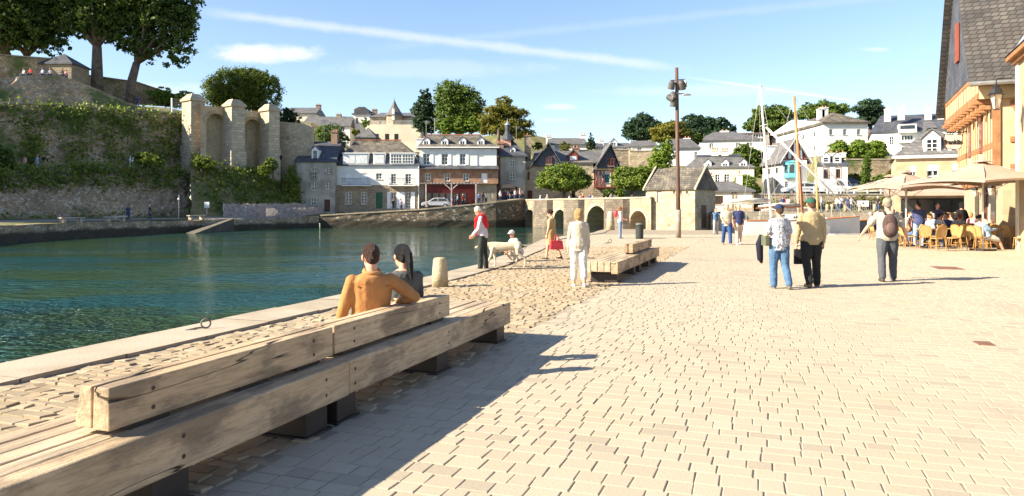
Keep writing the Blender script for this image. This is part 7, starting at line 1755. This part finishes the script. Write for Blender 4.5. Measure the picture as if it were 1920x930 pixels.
def guest(k, x, y, rz, colr, hair, label, sleevecol=None):
    cs = dict(top=WORDS[colr], trousers=rnd.choice([(.05, .06, .09), (.08, .14, .26), (.4, .34, .26), (.03, .03, .035)]), hair=HAIR[hair], shoe=rnd.choice([(.04, .03, .03), (.5, .48, .45), (.15, .08, .04)]))
    p_ = protos[k]
    if pused[k]: p_ = dup(p_, colors=cs)
    else:
        for c in p_.children:
            q = c.name.split('.')[0]
            if q in cs: c.color = (*cs[q], 1)
    pused[k] = 1; p_['group'] = 'guests sitting at the café'
    return put(p_, x, y, rz, label)
rows_ = [(29.3, 1712, 1930, 'front', 5, .3), (31.3, 1690, 1925, 'second', 6, .8), (33.4, 1668, 1925, 'third', 7, .95), (35.8, 1655, 1890, 'fourth', 8, 1.), (38.4, 1648, 1850, 'fifth', 8, 1.), (41.2, 1648, 1815, 'rearmost', 7, 1.)]
gi = 0
for y, a, b, rn, nt, occ in rows_:
    k_ = 0
    for i in range(nt):
        px = a + (b - a) * (i + .5) / nt + rnd.uniform(-5, 5); x = X(px, y); yy = y + rnd.uniform(-.25, .25)
        table(x, yy, f'{ORD[i]} round café table from the left in the {rn} row')
        for s_ in (0, 1, 2) if nt < 8 else (0, 1):
            an = (R(15) + rnd.uniform(-.3, .3), R(185) + rnd.uniform(-.3, .3), R(270) + rnd.uniform(-.3, .3))[s_]
            cx_, cy_ = x + .66 * math.cos(an), yy + .62 * math.sin(an); rz = an + R(90)
            sit_ = rnd.random() < occ * (.95 if s_ < 2 else .45); k_ += 1
            if s_ == 2 and not sit_ and rn != 'front': k_ -= 1; continue
            nth = ORD[k_ - 1] if k_ <= 16 else 'last'
            if sit_:
                c_ = rnd.choice(['white', 'white', 'black', 'pale blue', 'navy', 'red', 'grey', 'pink', 'beige', 'white', 'orange', 'green']); h_ = rnd.choice(list(HAIR))
                chair(cx_, cy_, rz, f'rattan chair under the {h_} guest in {c_}, {nth} seat of the {rn} row')
                guest(rnd.randrange(4), cx_ + .03 * math.cos(an), cy_, rz, c_, h_, f'seated {h_} guest in a {c_} top, {nth} seat of the {rn} café row'); gi += 1
            else: chair(cx_, cy_, rz, f'empty rattan chair, {nth} seat from the left in the {rn} row')
print('guests', gi)
# the chairs standing out at the edge of the terrace
for i, (px, py, rz, lb) in enumerate(((1735, 467, -.5, 'empty rattan chair at the terrace edge behind the man in the navy polo shirt'), (1757, 471, .1, 'empty rattan chair with its round back to the camera, centre of the terrace edge'), (1787, 470, 1.25, 'empty rattan chair seen side-on by the feet of the waitress'),
                                     (1832, 470, -1.4, 'rattan chair beside the front parasol pole, under the man in pale blue'), (1708, 466, -2.2, 'empty rattan chair nearest the boats, partly behind the parasol pole'), (1913, 470, 1.2, 'rattan chair cut by the right edge of the picture'))):
    D = 2240 / (py - HY); chair(X(px, D), D, rz, lb)
# people of the terrace edge
x, y, z = ground(1723, 462)
person('waiter in a navy polo shirt and light jeans standing at the terrace edge', (x, y, z), R(-20), .017, h=1.03, build=1.05, leg=[(3, 5, 0), (-4, 4, -6)], arm=[(6, 8, 20, 4), (-4, 10, 40, 4)], head=(60, 5), hair='crop', col=dict(shirt=(.055, .065, .15), bottom=(.24, .36, .5), hair=(.03, .025, .02), shoes=(.5, .5, .52)))
x, y, z = ground(1803, 457)
person('waitress in black with her dark hair tied up walking into the terrace', (x, y, z), R(5), .017, female=True, h=1.03, leg=[(8, 3, 4), (-10, 3, -34)], arm=[(8, 14, 70, -20), (-6, 22, 70, -16)], sleeve='long', hair='bob', head=(0, 4), col=dict(shirt=(.014, .014, .016), bottom=(.05, .055, .07), hair=(.02, .012, .012)))
x, y, z = ground(1758, 452)
person('man in a navy T-shirt facing the camera among the café tables', (x, y, z), R(176), .018, h=1.02, build=1.1, arm=[(10, 8, 40, -4), (10, 8, 40, -4)], hair='crop', col=dict(shirt=(.05, .055, .12), bottom=(.06, .08, .14), hair=(.05, .03, .02)))
D = 28.0; person('man in a black cap and pale blue shirt stretched out in a rattan chair', (X(1848, D), D, 0), R(-82), .017, pel=.52, lean=-26, build=1.15, h=1.04, leg=[(74, 8, 40), (70, 8, 26)], arm=[(20, 6, 70, -8), (20, 6, 70, -8)], sleeve='long', cap='peak', head=(0, 12), bottom='shorts', col=dict(shirt=(.30, .44, .64), bottom=(.74, .70, .62), cap=(.02, .02, .02), hair=(.3, .2, .15), shoes=(.05, .04, .04)))
chair(X(1843, 28.), 28.0, R(-82), 'rattan chair leaning under the man in pale blue')
# parasols
def parasol(label, px, D, ytop, yedge, half, base_y=None, rz=0.):
    x = X(px, D); zt, ze = Z(ytop, D), Z(yedge, D)
    r_ = thing('parasol', label, 'parasol', (x, D, .012), rz, 'beige parasols of the café')
    m = MB(); h_ = half; V = [(-h_, -h_, ze), (h_, -h_, ze), (h_, h_, ze), (-h_, h_, ze), (0, 0, zt)]
    N_ = 6; 
    for i in range(4):
        p0, p1 = Vector(V[i]), Vector(V[(i + 1) % 4]); ap = Vector(V[4]); G = []
        for a_ in range(N_ + 1):
            t_ = a_ / N_; q0 = p0.lerp(ap, t_); q1 = p1.lerp(ap, t_); row = []
            for b_ in range(N_ + 1):
                u_ = b_ / N_; sag = .16 * math.sin(math.pi * t_) * .6 + .10 * (1 - t_) * math.sin(math.pi * u_) * -1.0
                row.append(q0.lerp(q1, u_) - Vector((0, 0, sag if b_ not in (0, N_) else .16 * math.sin(math.pi * t_) * .6)))
            G.append(row)
        m.raw([v for r in G for v in r], [(a_ * (N_ + 1) + b_, a_ * (N_ + 1) + b_ + 1, (a_ + 1) * (N_ + 1) + b_ + 1, (a_ + 1) * (N_ + 1) + b_) for a_ in range(N_) for b_ in range(N_)])
        e0, e1 = G[0], [v - Vector((0, 0, .07)) for v in G[0]]
        m.raw(e0 + e1, [(N_ + 1 + k, N_ + 2 + k, k + 1, k) for k in range(N_)])
    m.build('canopy', canvas, r_, smooth=False)
    c = MB(); c.raw([(-h_ * .16, -h_ * .16, zt - .03), (h_ * .16, -h_ * .16, zt - .03), (h_ * .16, h_ * .16, zt - .03), (-h_ * .16, h_ * .16, zt - .03), (0, 0, zt + .10)], [(0, 1, 4), (1, 2, 4), (2, 3, 4), (3, 0, 4)]); c.build('cap', canvas, r_)
    MB().tube((0, 0, .05), (0, 0, zt), .034, .03, 10).build('pole', mat('pole_paint', (.70, .66, .6), rough=.4), r_, smooth=True)
    for sx, sy in ((1, 1), (-1, 1), (1, -1), (-1, -1)):
        MB().tube((0, 0, zt - .06), (sx * h_ * .98, sy * h_ * .98, ze - .02), .014, n=5).build('rib', paling, r_); MB().tube((0, 0, ze - .45), (sx * h_ * .5, sy * h_ * .5, (zt + ze) / 2 - .1), .012, n=5).build('strut', paling, r_)
    MB().box(-.3, .3, -.3, .3, 0, .06).build('base', metal_d, r_, bevel=.01)
    return r_
parasol('left beige parasol at the edge of the café terrace', 1699, 30.3, 323, 355, 1.42, rz=R(12))
parasol('beige parasol just behind the left one', 1668, 35.5, 331, 353, 1.5, rz=R(-8))
parasol('large beige parasol in front at the right', 1843, 27.2, 303, 343, 1.9, rz=R(14))
parasol('beige parasol behind the large one, by the half-timbered house', 1856, 32.5, 322, 346, 1.4, rz=R(-5))
for px, D in ((1858, 30.2), (1900, 27.9)):
    pass
for i_, q in enumerate((1.0, 5.0)):
    lp = NC + d_.normalized() * q; nrm = Vector((-d_.y, d_.x, 0)).normalized()
    l2 = thing('wall_lantern', ('nearer' if i_ == 0 else 'farther') + ' small lantern on the stone ground floor wall below the parasol', 'lantern', lp + nrm * .25 + Vector((0, 0, 2.1)), math.atan2(d_.y, d_.x))
    MB().lathe([(.06, 0), (.11, .28), (0, .28)], n=4).build('lamp_glass', MATS['lamp_glass'], l2); MB().lathe([(.15, .28), (.08, .38), (0, .42)], n=4).build('lamp_hood', dark_p, l2); MB().tube((0, 0, .42), (0, -.25, .45), .015, n=5).build('bracket', dark_p, l2)

# ------------------------------------------------------------ boats in the basin
def boat(label, x, y, L, Wd, zd, hullm, rz=0., mast=None, cabin=True, bands=None, trim=None):
    """hull along x with the bow at +x, deck height zd above the water origin"""
    r_ = thing('sailing_boat', label, 'boat', (x, y, WATER), rz)
    secs = []; N_ = 10
    for i in range(N_ + 1):
        t_ = i / N_; w_ = Wd / 2 * (math.sin(math.pi * min(1, .32 + .68 * (1 - t_) ** .75 * 1.0)) if t_ > .35 else .82 + .18 * t_ / .35) if t_ < .999 else .02
        w_ = Wd / 2 * (.84 + .16 * min(t_ / .35, 1)) * (1 - max(0, (t_ - .45) / .55) ** 2.0); w_ = max(w_, .02)
        zs = zd + .28 * t_ ** 2; secs.append((-L / 2 + L * t_ + (.0), w_, zs, -.25 + .35 * max(0, (t_ - .8) / .2)))
    V = []
    for x_, w_, zt, zb in secs: V += [(x_, -w_, zt), (x_, -w_ * .92, (zt + zb) / 2), (x_, 0, zb), (x_, w_ * .92, (zt + zb) / 2), (x_, w_, zt)]
    Fs = [(i * 5 + k, i * 5 + k + 1, (i + 1) * 5 + k + 1, (i + 1) * 5 + k) for i in range(N_) for k in range(4)] + [(0, 1, 2, 3, 4)]
    MB().raw(V, [f[::-1] for f in Fs]).build('hull', hullm, r_, smooth=False)
    MB().raw([(x_, s_ * (w_ - .02), zt - .03) for x_, w_, zt, zb in secs for s_ in (-1, 1)], [(2 * i, 2 * i + 2, 2 * i + 3, 2 * i + 1) for i in range(N_)]).build('deck', trim or gel, r_)
    m = MB()
    for s_ in (-1, 1): m.path([(x_, s_ * w_, zt) for x_, w_, zt, zb in secs], .03, 5)
    m.build('gunwale', varn, r_)
    if cabin:
        MB().raw([(-L * .12, -Wd * .28, zd), (L * .22, -Wd * .2, zd + .1), (L * .22, Wd * .2, zd + .1), (-L * .12, Wd * .28, zd), (-L * .12, -Wd * .25, zd + .42), (L * .16, -Wd * .16, zd + .38), (L * .16, Wd * .16, zd + .38), (-L * .12, Wd * .25, zd + .42)], [(0, 1, 5, 4), (1, 2, 6, 5), (2, 3, 7, 6), (3, 0, 4, 7), (4, 5, 6, 7)]).build('cabin', gel, r_, bevel=.04)
        for k in range(3): MB().box(-L * .09 + k * .7, -L * .09 + k * .7 + .3, -Wd * .275 - .02, -Wd * .2, zd + .17, zd + .28).build('porthole', glass, r_)
    m = MB()      # guard rail
    for s_ in (-1, 1):
        for i in range(0, N_, 2): x_, w_, zt, zb = secs[i]; m.tube((x_, s_ * w_, zt), (x_, s_ * w_, zt + .55), .012, n=4)
        m.path([(secs[i][0], s_ * secs[i][1], secs[i][2] + .55) for i in range(0, N_ + 1, 2)], .008, 4)
    m.build('guard_rail', galv, r_)
    if mast:
        mx, mh, mr, mm, lean, spread = mast
        top = (mx + lean, 0, zd + mh)
        mo = MB().path([(mx, 0, zd - .1), (mx + lean * .5, 0, zd + mh * .5), top], [mr, mr * .95, mr * .7], 10).build('mast', mm, r_, smooth=True)
        for f in ((.45, .7) if mh > 8 else (.6,)): MB().tube((mx + lean * f, -spread, zd + mh * f), (mx + lean * f, spread, zd + mh * f), .02, n=5).build('spreader', alu, mo)
        sh = MB(); sh.tube(top, (L / 2 + .1, 0, zd + .35), .012, n=4); sh.tube(top, (-L / 2, 0, zd), .010, n=4)
        for s_ in (-1, 1):
            sh.path([top, (mx + lean * .7, s_ * spread, zd + mh * .7), (mx, s_ * Wd * .45, zd)], .010, 4); sh.tube((mx + lean * .45, 0, zd + mh * .45), (mx - .5, s_ * Wd * .45, zd), .009, n=4)
        sh.build('rigging', wire, mo)
        MB().tube((mx - .1, 0, zd + 1.2), (mx - L * .42, 0, zd + 1.1), .05, n=8).build('boom', mm, mo)
        MB().path([(mx - .2, 0, zd + 1.33), (mx - L * .2, 0, zd + 1.38), (mx - L * .4, 0, zd + 1.24)], [.11, .14, .07], 8).build('furled_sail', mat('sail_cover', (.55, .52, .48), rough=.9), mo, smooth=True)
    return r_
D1 = 49.2; k1 = D1 / F; L1_ = 222 * k1; xm = X(1501, D1)
b1 = boat('white sailing boat nearest the plaza with a tall aluminium mast', xm, D1, L1_, 2.4, 1.9, gel, mast=(X(1447, D1) - xm, Z(158, D1) - WATER - 1.9, .085, alu, X(1425, D1) - X(1447, D1), .75))
MB().tube((X(1436, D1) - xm, 0, Z(238, D1) - WATER), (X(1605, D1) - xm, 0, Z(405, D1) - WATER), .075, .05, 8).build('furled_jib', mat('jib_cloth', (.76, .73, .67), rough=.8), b1, smooth=True)
D2 = 54.5; xm = X(1528, D2); b2 = boat('old wooden boat with a varnished orange-brown mast', xm, D2, 8.2, 2.3, 1.6, hull_b, mast=(X(1506, D2) - xm, Z(180, D2) - WATER - 1.6, .12, varn, X(1489, D2) - X(1506, D2), .5), trim=varn)
MB().tube((X(1496, D2) - xm, 0, Z(250, D2) - WATER), (X(1630, D2) - xm, 0, Z(412, D2) - WATER), .04, .04, 8).build('forestay', wire, b2)
D3 = 59.5; xm = X(1500, D3); boat('third boat behind the others with a pale wooden mast', xm, D3, 7.5, 2.2, 1.3, gel, mast=(X(1498, D3) - xm, Z(290, D3) - WATER - 1.3, .11, mat('pale_mast', (.66, .52, .32), rough=.5), X(1494, D3) - X(1498, D3), .4))
D4 = 63.; xm = X(1560, D4); boat('farthest sailing boat with a thin yellow and white mast', xm, D4, 7, 2.1, 1.3, gel, mast=(X(1534, D4) - xm, Z(290, D4) - WATER - 1.3, .10, mat('yellow_mast', (.62, .42, .14), rough=.5), X(1529, D4) - X(1534, D4), .4))
# pontoon with orange rubbing strake at the near edge of the basin
m = MB().box(X(1560, 47), X(1640, 47.), 46.6, 47.6, -.35, -.1); tag(m.build('pontoon', paling), 'low wooden pontoon between the plaza edge and the boats', 'pontoon')

# ------------------------------------------------------------ distant people from three standing figures
far = [person('p', (0, 0, 0), 0, .03, leg=[(8, 3, 4), (-8, 3, -14)]), person('p', (0, 0, 0), 0, .03, female=True, hair='bob', h=.96, leg=[(2, 3, 0), (-3, 3, -4)], arm=[(8, 6, 50, -8), (8, 6, 20, 3)]),
       person('p', (0, 0, 0), 0, .03, pel=.5, lean=8, leg=SITC, arm=[(24, 8, 60, -6), (24, 8, 60, -6)])]
fu = [0] * 3
def fp_(k, x, y, z, rz, top, hair, label, group=None, bottom=(.06, .08, .14)):
    cs = dict(top=WORDS[top], trousers=bottom, hair=HAIR[hair], shoe=(.05, .04, .04)); p_ = far[k]
    if fu[k]: p_ = dup(p_, colors=cs)
    else:
        for c in p_.children:
            q = c.name.split('.')[0]
            if q in cs: c.color = (*cs[q], 1)
    fu[k] = 1; p_.location = (x, y, z); p_.rotation_euler = (0, 0, rz); p_['label'] = label
    if group: p_['group'] = group
for px, D, zz, rz, tp, hr, lb in ((240, 80.5, None, 1.2, 'navy', 'brown-haired', 'walker in navy on the low riverside path, left of the pair of benches'), (281, 83, None, -1.4, 'black', 'white-haired', 'white-haired walker in black striding along the riverside path')):
    fp_(0, X(px, D), D, .15, rz, tp, hr, lb)
for px, k, tp, hr, lb, bt in ((47, 1, 'pink', 'dark-haired', 'woman in a pink top and teal skirt on the upper path under the tall wall', (.04, .22, .26)), (70, 1, 'pale blue', 'blond', 'person in pale blue standing on the upper path', (.3, .42, .6)), (82, 0, 'black', 'dark-haired', 'man in black and shorts at the right of the upper path group', (.4, .3, .2))):
    D = 82.8 + (px - 47) * .06; g = rpt(px, 0, 0); D = (g('B') + g('B2')) / 2; fp_(k, X(px, D), D, g('zB') + .05, 3., tp, hr, lb, None, bt)
for px, k, tp, hr, lb in ((46, 2, 'white', 'dark-haired', 'leftmost person sitting on the hump of the rampart, in white'), (58, 2, 'red', 'brown-haired', 'person in red sitting second from the left on the rampart'), (81, 2, 'pale blue', 'brown-haired', 'person in pale blue sitting in the middle of the rampart'), (95, 2, 'grey', 'blond', 'person in grey sitting right of the one in pale blue on the rampart'), (118, 2, 'black', 'dark-haired', 'person in black sitting at the right of the rampart group'), (125, 2, 'pink', 'dark-haired', 'rightmost person sitting on the rampart, in pink')):
    g = rpt(px, 0, 0); D = g('U') + .3; fp_(k, X(px, D), D, g('zU') - .30, 3.1 + rnd.uniform(-.5, .5), tp, hr, lb, 'people sitting on the rampart')
g = rpt(258, 0, 0); D = g('U') + 3; fp_(0, X(258, D), D, g('zU'), .5, 'navy', 'dark-haired', 'lone person in navy below the rightmost great tree')
def road_z(px): return tab(px, (600, .38), (800, 1.23), (930, 2.13), (985, 2.63))
lst = [(737, 'black', 0), (752, 'white', 1), (833, 'pink', 1), (846, 'navy', 0), (853, 'black', 0), (858, 'pale blue', 0), (868, 'red', 1), (898, 'pale blue', 0), (905, 'black', 1), (911, 'white', 1), (938, 'white', 1), (943, 'navy', 0), (948, 'red', 1), (953, 'white', 0), (957, 'black', 1), (961, 'navy', 0), (966, 'white', 1), (971, 'grey', 0), (975, 'pink', 1), (980, 'white', 0)]
for i, (px, tp, k) in enumerate(lst):
    D = 103.6 if px < 800 else 104.6 + rnd.uniform(0, .7) if px < 925 else 106.3 + rnd.uniform(-.4, .8)
    hr = rnd.choice(list(HAIR)); fp_(k, X(px, D), D, road_z(px) + .06, rnd.uniform(0, 6), tp, hr, f'{hr} passer-by in {tp}, {ORD[i] if i < 16 else ORD[i - 16] + " after the sixteenth"} from the left on the quay road', 'people on the quay road')
for i, (px, tp, k) in enumerate(((1013, 'pale blue', 1), (1026, 'white', 0), (1068, 'white', 1), (1088, 'white', 1), (1093, 'red', 0), (1106, 'navy', 0), (1112, 'white', 1), (1146, 'grey', 0))):
    tt = bridge_t(px); p_ = BR + bdir * (tt * 1.0); nr_ = Vector((-bdir.y, bdir.x)); nr_ = nr_ if nr_.y > 0 else -nr_; q_ = p_ + nr_ * 1.2; hr = rnd.choice(list(HAIR))
    kk = (px - HX) / F; x_ = kk * q_.y; fp_(k, x_, q_.y, TOP - .95, rnd.uniform(0, 6), tp, hr, f'{hr} person in {tp} crossing the bridge, {ORD[i]} from the left', 'people crossing the bridge')
for i, (px, D, tp, k) in enumerate(((1468, 84, 'navy', 0), (1474, 84.5, 'red', 1), (1478, 83.5, 'white', 1), (1541, 84, 'pale blue', 0), (1569, 82, 'white', 1), (1576, 82.5, 'pale blue', 0), (1590, 83, 'navy', 0), (1596, 82, 'white', 1), (1646, 80, 'black', 1))):
    hr = rnd.choice(list(HAIR)); fp_(k, X(px, D), D, 1.1, rnd.uniform(0, 6), tp, hr, f'{hr} person in {tp}, {ORD[i]} from the left on the far harbour quay', 'people on the far harbour quay')
# ------------------------------------------------------------ cars
def car(label, x, y, z, rz, paint, van=False):
    r_ = thing('parked_car' if not van else 'parked_van', label, 'car' if not van else 'van', (x, y, z), rz)
    P_ = [(-2.0, .35), (-2.02, .75), (-1.85, .95), (-1.55, 1.38), (-.3, 1.46), (.35, 1.40), (1.05, .98), (1.85, .82), (2.02, .62), (2.02, .35)] if not van else [(-2.1, .35), (-2.1, 1.7), (-1.9, 1.85), (.5, 1.85), (.85, 1.6), (1.2, 1.1), (1.95, .95), (2.1, .7), (2.1, .35)]
    MB().prism(P_, -.82, .82).build('body', paint, r_, bevel=.09)
    for s_ in (-1, 1):
        y_ = s_ * .83
        G_ = [(-1.5, .97), (-1.35, 1.32), (-.35, 1.38), (.30, 1.32), (.85, .97)] if not van else [(.0, 1.15), (.0, 1.7), (.45, 1.7), (.95, 1.15)]
        m = MB(); m.prism(G_, y_ - .012, y_ + .012); m.build('side_window', glass, r_)
        if not van: MB().box(-.30, -.22, y_ - .018, y_ + .018, .97, 1.36).build('pillar', paint, r_)
        for wx in (-1.25, 1.3):
            o = MB().lathe([(.32, -.1), (.34, -.06), (.34, .06), (.32, .1), (0, .1)], n=20).build('wheel', dark_p, r_, loc=(wx, s_ * .76, .33)); o.rotation_euler = (R(90), 0, 0)
            MB().lathe([(.2, -.115), (.2, .115), (0, .115)], n=14).build('rim', galv, o)
        MB().box(1.93, 2.03, s_ * .62 - .16, s_ * .62 + .16, .62, .78).build('headlight', mat('lens', (.35, .36, .36)), r_, bevel=.02); MB().box(-2.05, -1.95, s_ * .66 - .1, s_ * .66 + .1, .72, .95).build('tail_light', red_p, r_)
    return r_
silver = mat('silver_paint', (.55, .58, .62), rough=.3, spec=.6, metal=.3); cwhite = mat('car_white', (.78, .78, .77), rough=.3, spec=.6)
D = 103.4; car('silver hatchback parked on the quay before the red shopfront', X(818, D), D, 1.42, R(184), silver)
D = 91.5; car('white van parked before the house with blue shutters', X(1563, D), D, 3.1, R(3), cwhite, True); car('grey-blue car parked before the villa with the turquoise bay', X(1499, D), D, 3.1, R(180), silver); car('white car parked left of the van, mostly behind the masts', X(1522, D), D + .5, 3.1, 0, cwhite)
# ------------------------------------------------------------ palisade, lamp post, sign, benches, bollards, railings
pal = thing('palisade', 'long weathered paling fence at the foot of the brambles, left of the stone house', 'fence', (0, 0, 0))
def pale_run(a, b, yt0, yt1, yb0, yb1, name):
    m = MB(); (x0, d0), (x1, d1) = (X(a[0], a[1]), a[1]), (X(b[0], b[1]), b[1]); L = math.hypot(x1 - x0, d1 - d0); n_ = int(L / .16); r_ = random.Random(int(a[0])); ang_ = math.atan2(d1 - d0, x1 - x0)
    for k in range(n_):
        t_ = k / n_; x, y = x0 + (x1 - x0) * t_, d0 + (d1 - d0) * t_; px_ = a[0] + (b[0] - a[0]) * t_
        z0 = Z(yb0, d0) + (Z(yb1, d1) - Z(yb0, d0)) * t_ - .3; z1 = Z(yt0, d0) + (Z(yt1, d1) - Z(yt0, d0)) * t_ + r_.uniform(-.1, .1)
        m.box(x - .06, x + .06, y - .02, y + .02, z0, z1, rz=ang_)
    return m.build(name, paling, pal)
pale_run((419, 91.5), (577, 101.5), 382, 381, 411, 404, 'paling_panel'); pale_run((500, 94.5), (606, 102.8), 391, 389, 410, 405, 'front_panel')
MB().tube((X(420, 91.4), 91.3, 0), (X(420, 91.4), 91.3, Z(380, 91.4)), .07).build('end_post', paling, pal)
def lamp_post(label, px, D, yt, yb):
    z0 = Z(yb, D); H = Z(yt, D) - z0; r_ = thing('street_lamp', label, 'street lamp', (X(px, D), D, z0)); MB().path([(0, 0, 0), (0, 0, 1), (0, 0, H)], [.10, .07, .045], 8).build('post', dark_p, r_)
    MB().lathe([(.06, H), (.16, H + .1), (.22, H + .45), (.26, H + .47), (.05, H + .7), (0, H + .75)], n=8).build('lantern', dark_p, r_)
lamp_post('slender black street lamp before the gabled outhouse', 527, 102, 300, 400)
lamp_post('pale slender lamp post at the long white mansard house', 617, 128, 215, 262) if False else None
for px, D, yt, yb, lb, m_ in ((334, 86, 366, 413, 'thin leaning pole with a round mirror on the riverside path', galv), (243, 92, 292, 320, 'thin white pole below the tall wall, left one', white), (248, 92, 295, 322, 'thin white pole below the tall wall, middle one', white), (266, 93, 290, 318, 'thin grey pole below the tall wall, right one', galv), (217, 116, 150, 178, 'pale post between the two rightmost great trees', white)):
    z0 = Z(yb, D); tag(MB().tube((X(px, D), D, z0 - 1), (X(px, D) + .1, D, Z(yt, D)), .05, n=6).ell((X(px, D) + .1, D - .05, Z(yt + 8, D)), (.16, .08, .18), 8, 6).build('pole', m_), lb, 'pole')
D = 86; r_ = thing('notice_board', 'white notice on two posts beside the palisade', 'sign', (X(388, 90), 90, 0)); MB().box(-.05, .05, -.04, .04, 0, 2.2).build('post', galv, r_); MB().box(-.3, .3, -.06, -.04, 1.5, 2.2).build('board', white, r_)
for px, D, lb in ((134, 67.5, 'left stone-footed bench on the riverside path'), (216, 73, 'middle stone-footed bench on the riverside path'), (228, 80, 'bench against the lower wall behind the walkers'), (283 + 85, 84.5, 'short stone bench near the palisade')):
    r_ = thing('stone_bench', lb, 'bench', (X(px, D), D, .15), R(70), 'benches on the riverside path'); MB().box(-1.2, 1.2, -.25, .25, .42, .52).build('seat', paling, r_); MB().box(-1.0, -.7, -.2, .2, 0, .42).build('foot', ashlar, r_); MB().box(.7, 1.0, -.2, .2, 0, .42).build('foot', ashlar, r_)
o = MB().raw([(X(338, 79), 79, -1.35), (X(432, 88.5), 88.5, .25), (X(450, 89.5), 87.6, .25), (X(362, 78), 77.2, -1.35), (X(338, 79), 79, -3), (X(432, 88.5), 88.5, -3), (X(450, 89.5), 87.6, -3), (X(362, 78), 77.2, -3)], [(0, 3, 2, 1), (3, 7, 6, 2), (0, 4, 7, 3)]).build('slipway', mat('slip_stone', (.13, .115, .09), (.085, .075, .06), scale=.6)); struct(o)
for i, px in enumerate((1484, 1551, 1560, 1585, 1612, 1640, 1668)):
    D = 79.2; o = MB().lathe([(.17, 0), (.16, .75), (.10, .82), (0, .83)], n=10).build('quay_post', stone_l, smooth=True, loc=(X(px, D), D, 1.08)); tag(o, f'{ORD[i]} stone post from the left on the far harbour wall', 'bollard', 'stone posts on the far harbour wall')
r_ = thing('quay_railing', 'grey crowd barrier with a white sign on the far harbour quay', 'railing', (X(1590, 80), 80, 1.08)); m = MB(); 
for k in range(30): m.box(k * .22, k * .22 + .03, -.01, .01, .1, 1.1)
m.box(0, 6.6, -.02, .02, 1.08, 1.13); m.build('bars', galv, r_); MB().box(1.0, 2.2, -.06, -.03, .55, 1.2).build('sign_plate', white, r_); MB().box(1.5, 1.72, -.065, -.061, .85, 1.0).build('red_mark', red_p, r_)
railing_r = thing('road_railing', 'white railing along the harbour road above the hedge', 'railing', (X(1500, 89.2), 89.2, 3.05)); m = MB(); L = X(1735, 89.2) - X(1500, 89.2)
for k in range(int(L / 1.6) + 1): m.box(k * 1.6, k * 1.6 + .12, -.06, .06, 0, 1.0)
m.box(0, L, -.04, .04, .85, .97); m.box(0, L, -.03, .03, .4, .5); m.build('rails', white, railing_r)
# television aerials on roofs, boundary fence on the hilltop
for px, D, yt, yb, lb in ((799, 112, 226, 250, 'left television aerial behind the dormered roof'), (815, 112, 221, 250, 'right television aerial behind the dormered roof'), (968, 112, 236, 262, 'television aerial right of the lantern tower'), (608, 112, 224, 250, 'aerial on the brick chimney of the grey stone house'), (622, 114, 228, 262, 'tall aerial between the stone house and mansard house')):
    z0 = Z(yb, D); H = Z(yt, D) - z0; m = MB(); m.tube((0, 0, -1.5), (0, 0, H), .03, n=5)
    for k in range(4): m.tube((-.5 + .1 * k, 0, H - .1 - k * .12), (.7 - .1 * k, 0, H - .1 - k * .12), .018, n=4)
    tag(m.build('tv_aerial', galv, loc=(X(px, D), D, z0)), lb, 'aerial')
r_ = thing('hilltop_gate', 'wire gate between two pale posts left of the first buttress', 'gate', (X(322, 104), 104, Z(212, 104))); w_ = X(345, 104) - X(322, 104); H = Z(184, 104) - Z(212, 104)
m = MB()
for k in range(9): m.tube((0, 0, H * k / 9 + .1), (w_, 0, H * k / 9 + .1), .018, n=4)
m.build('wires', galv, r_)
for a in (0, w_): MB().box(a - .09, a + .09, -.08, .08, -.5, H).build('post', white, r_)
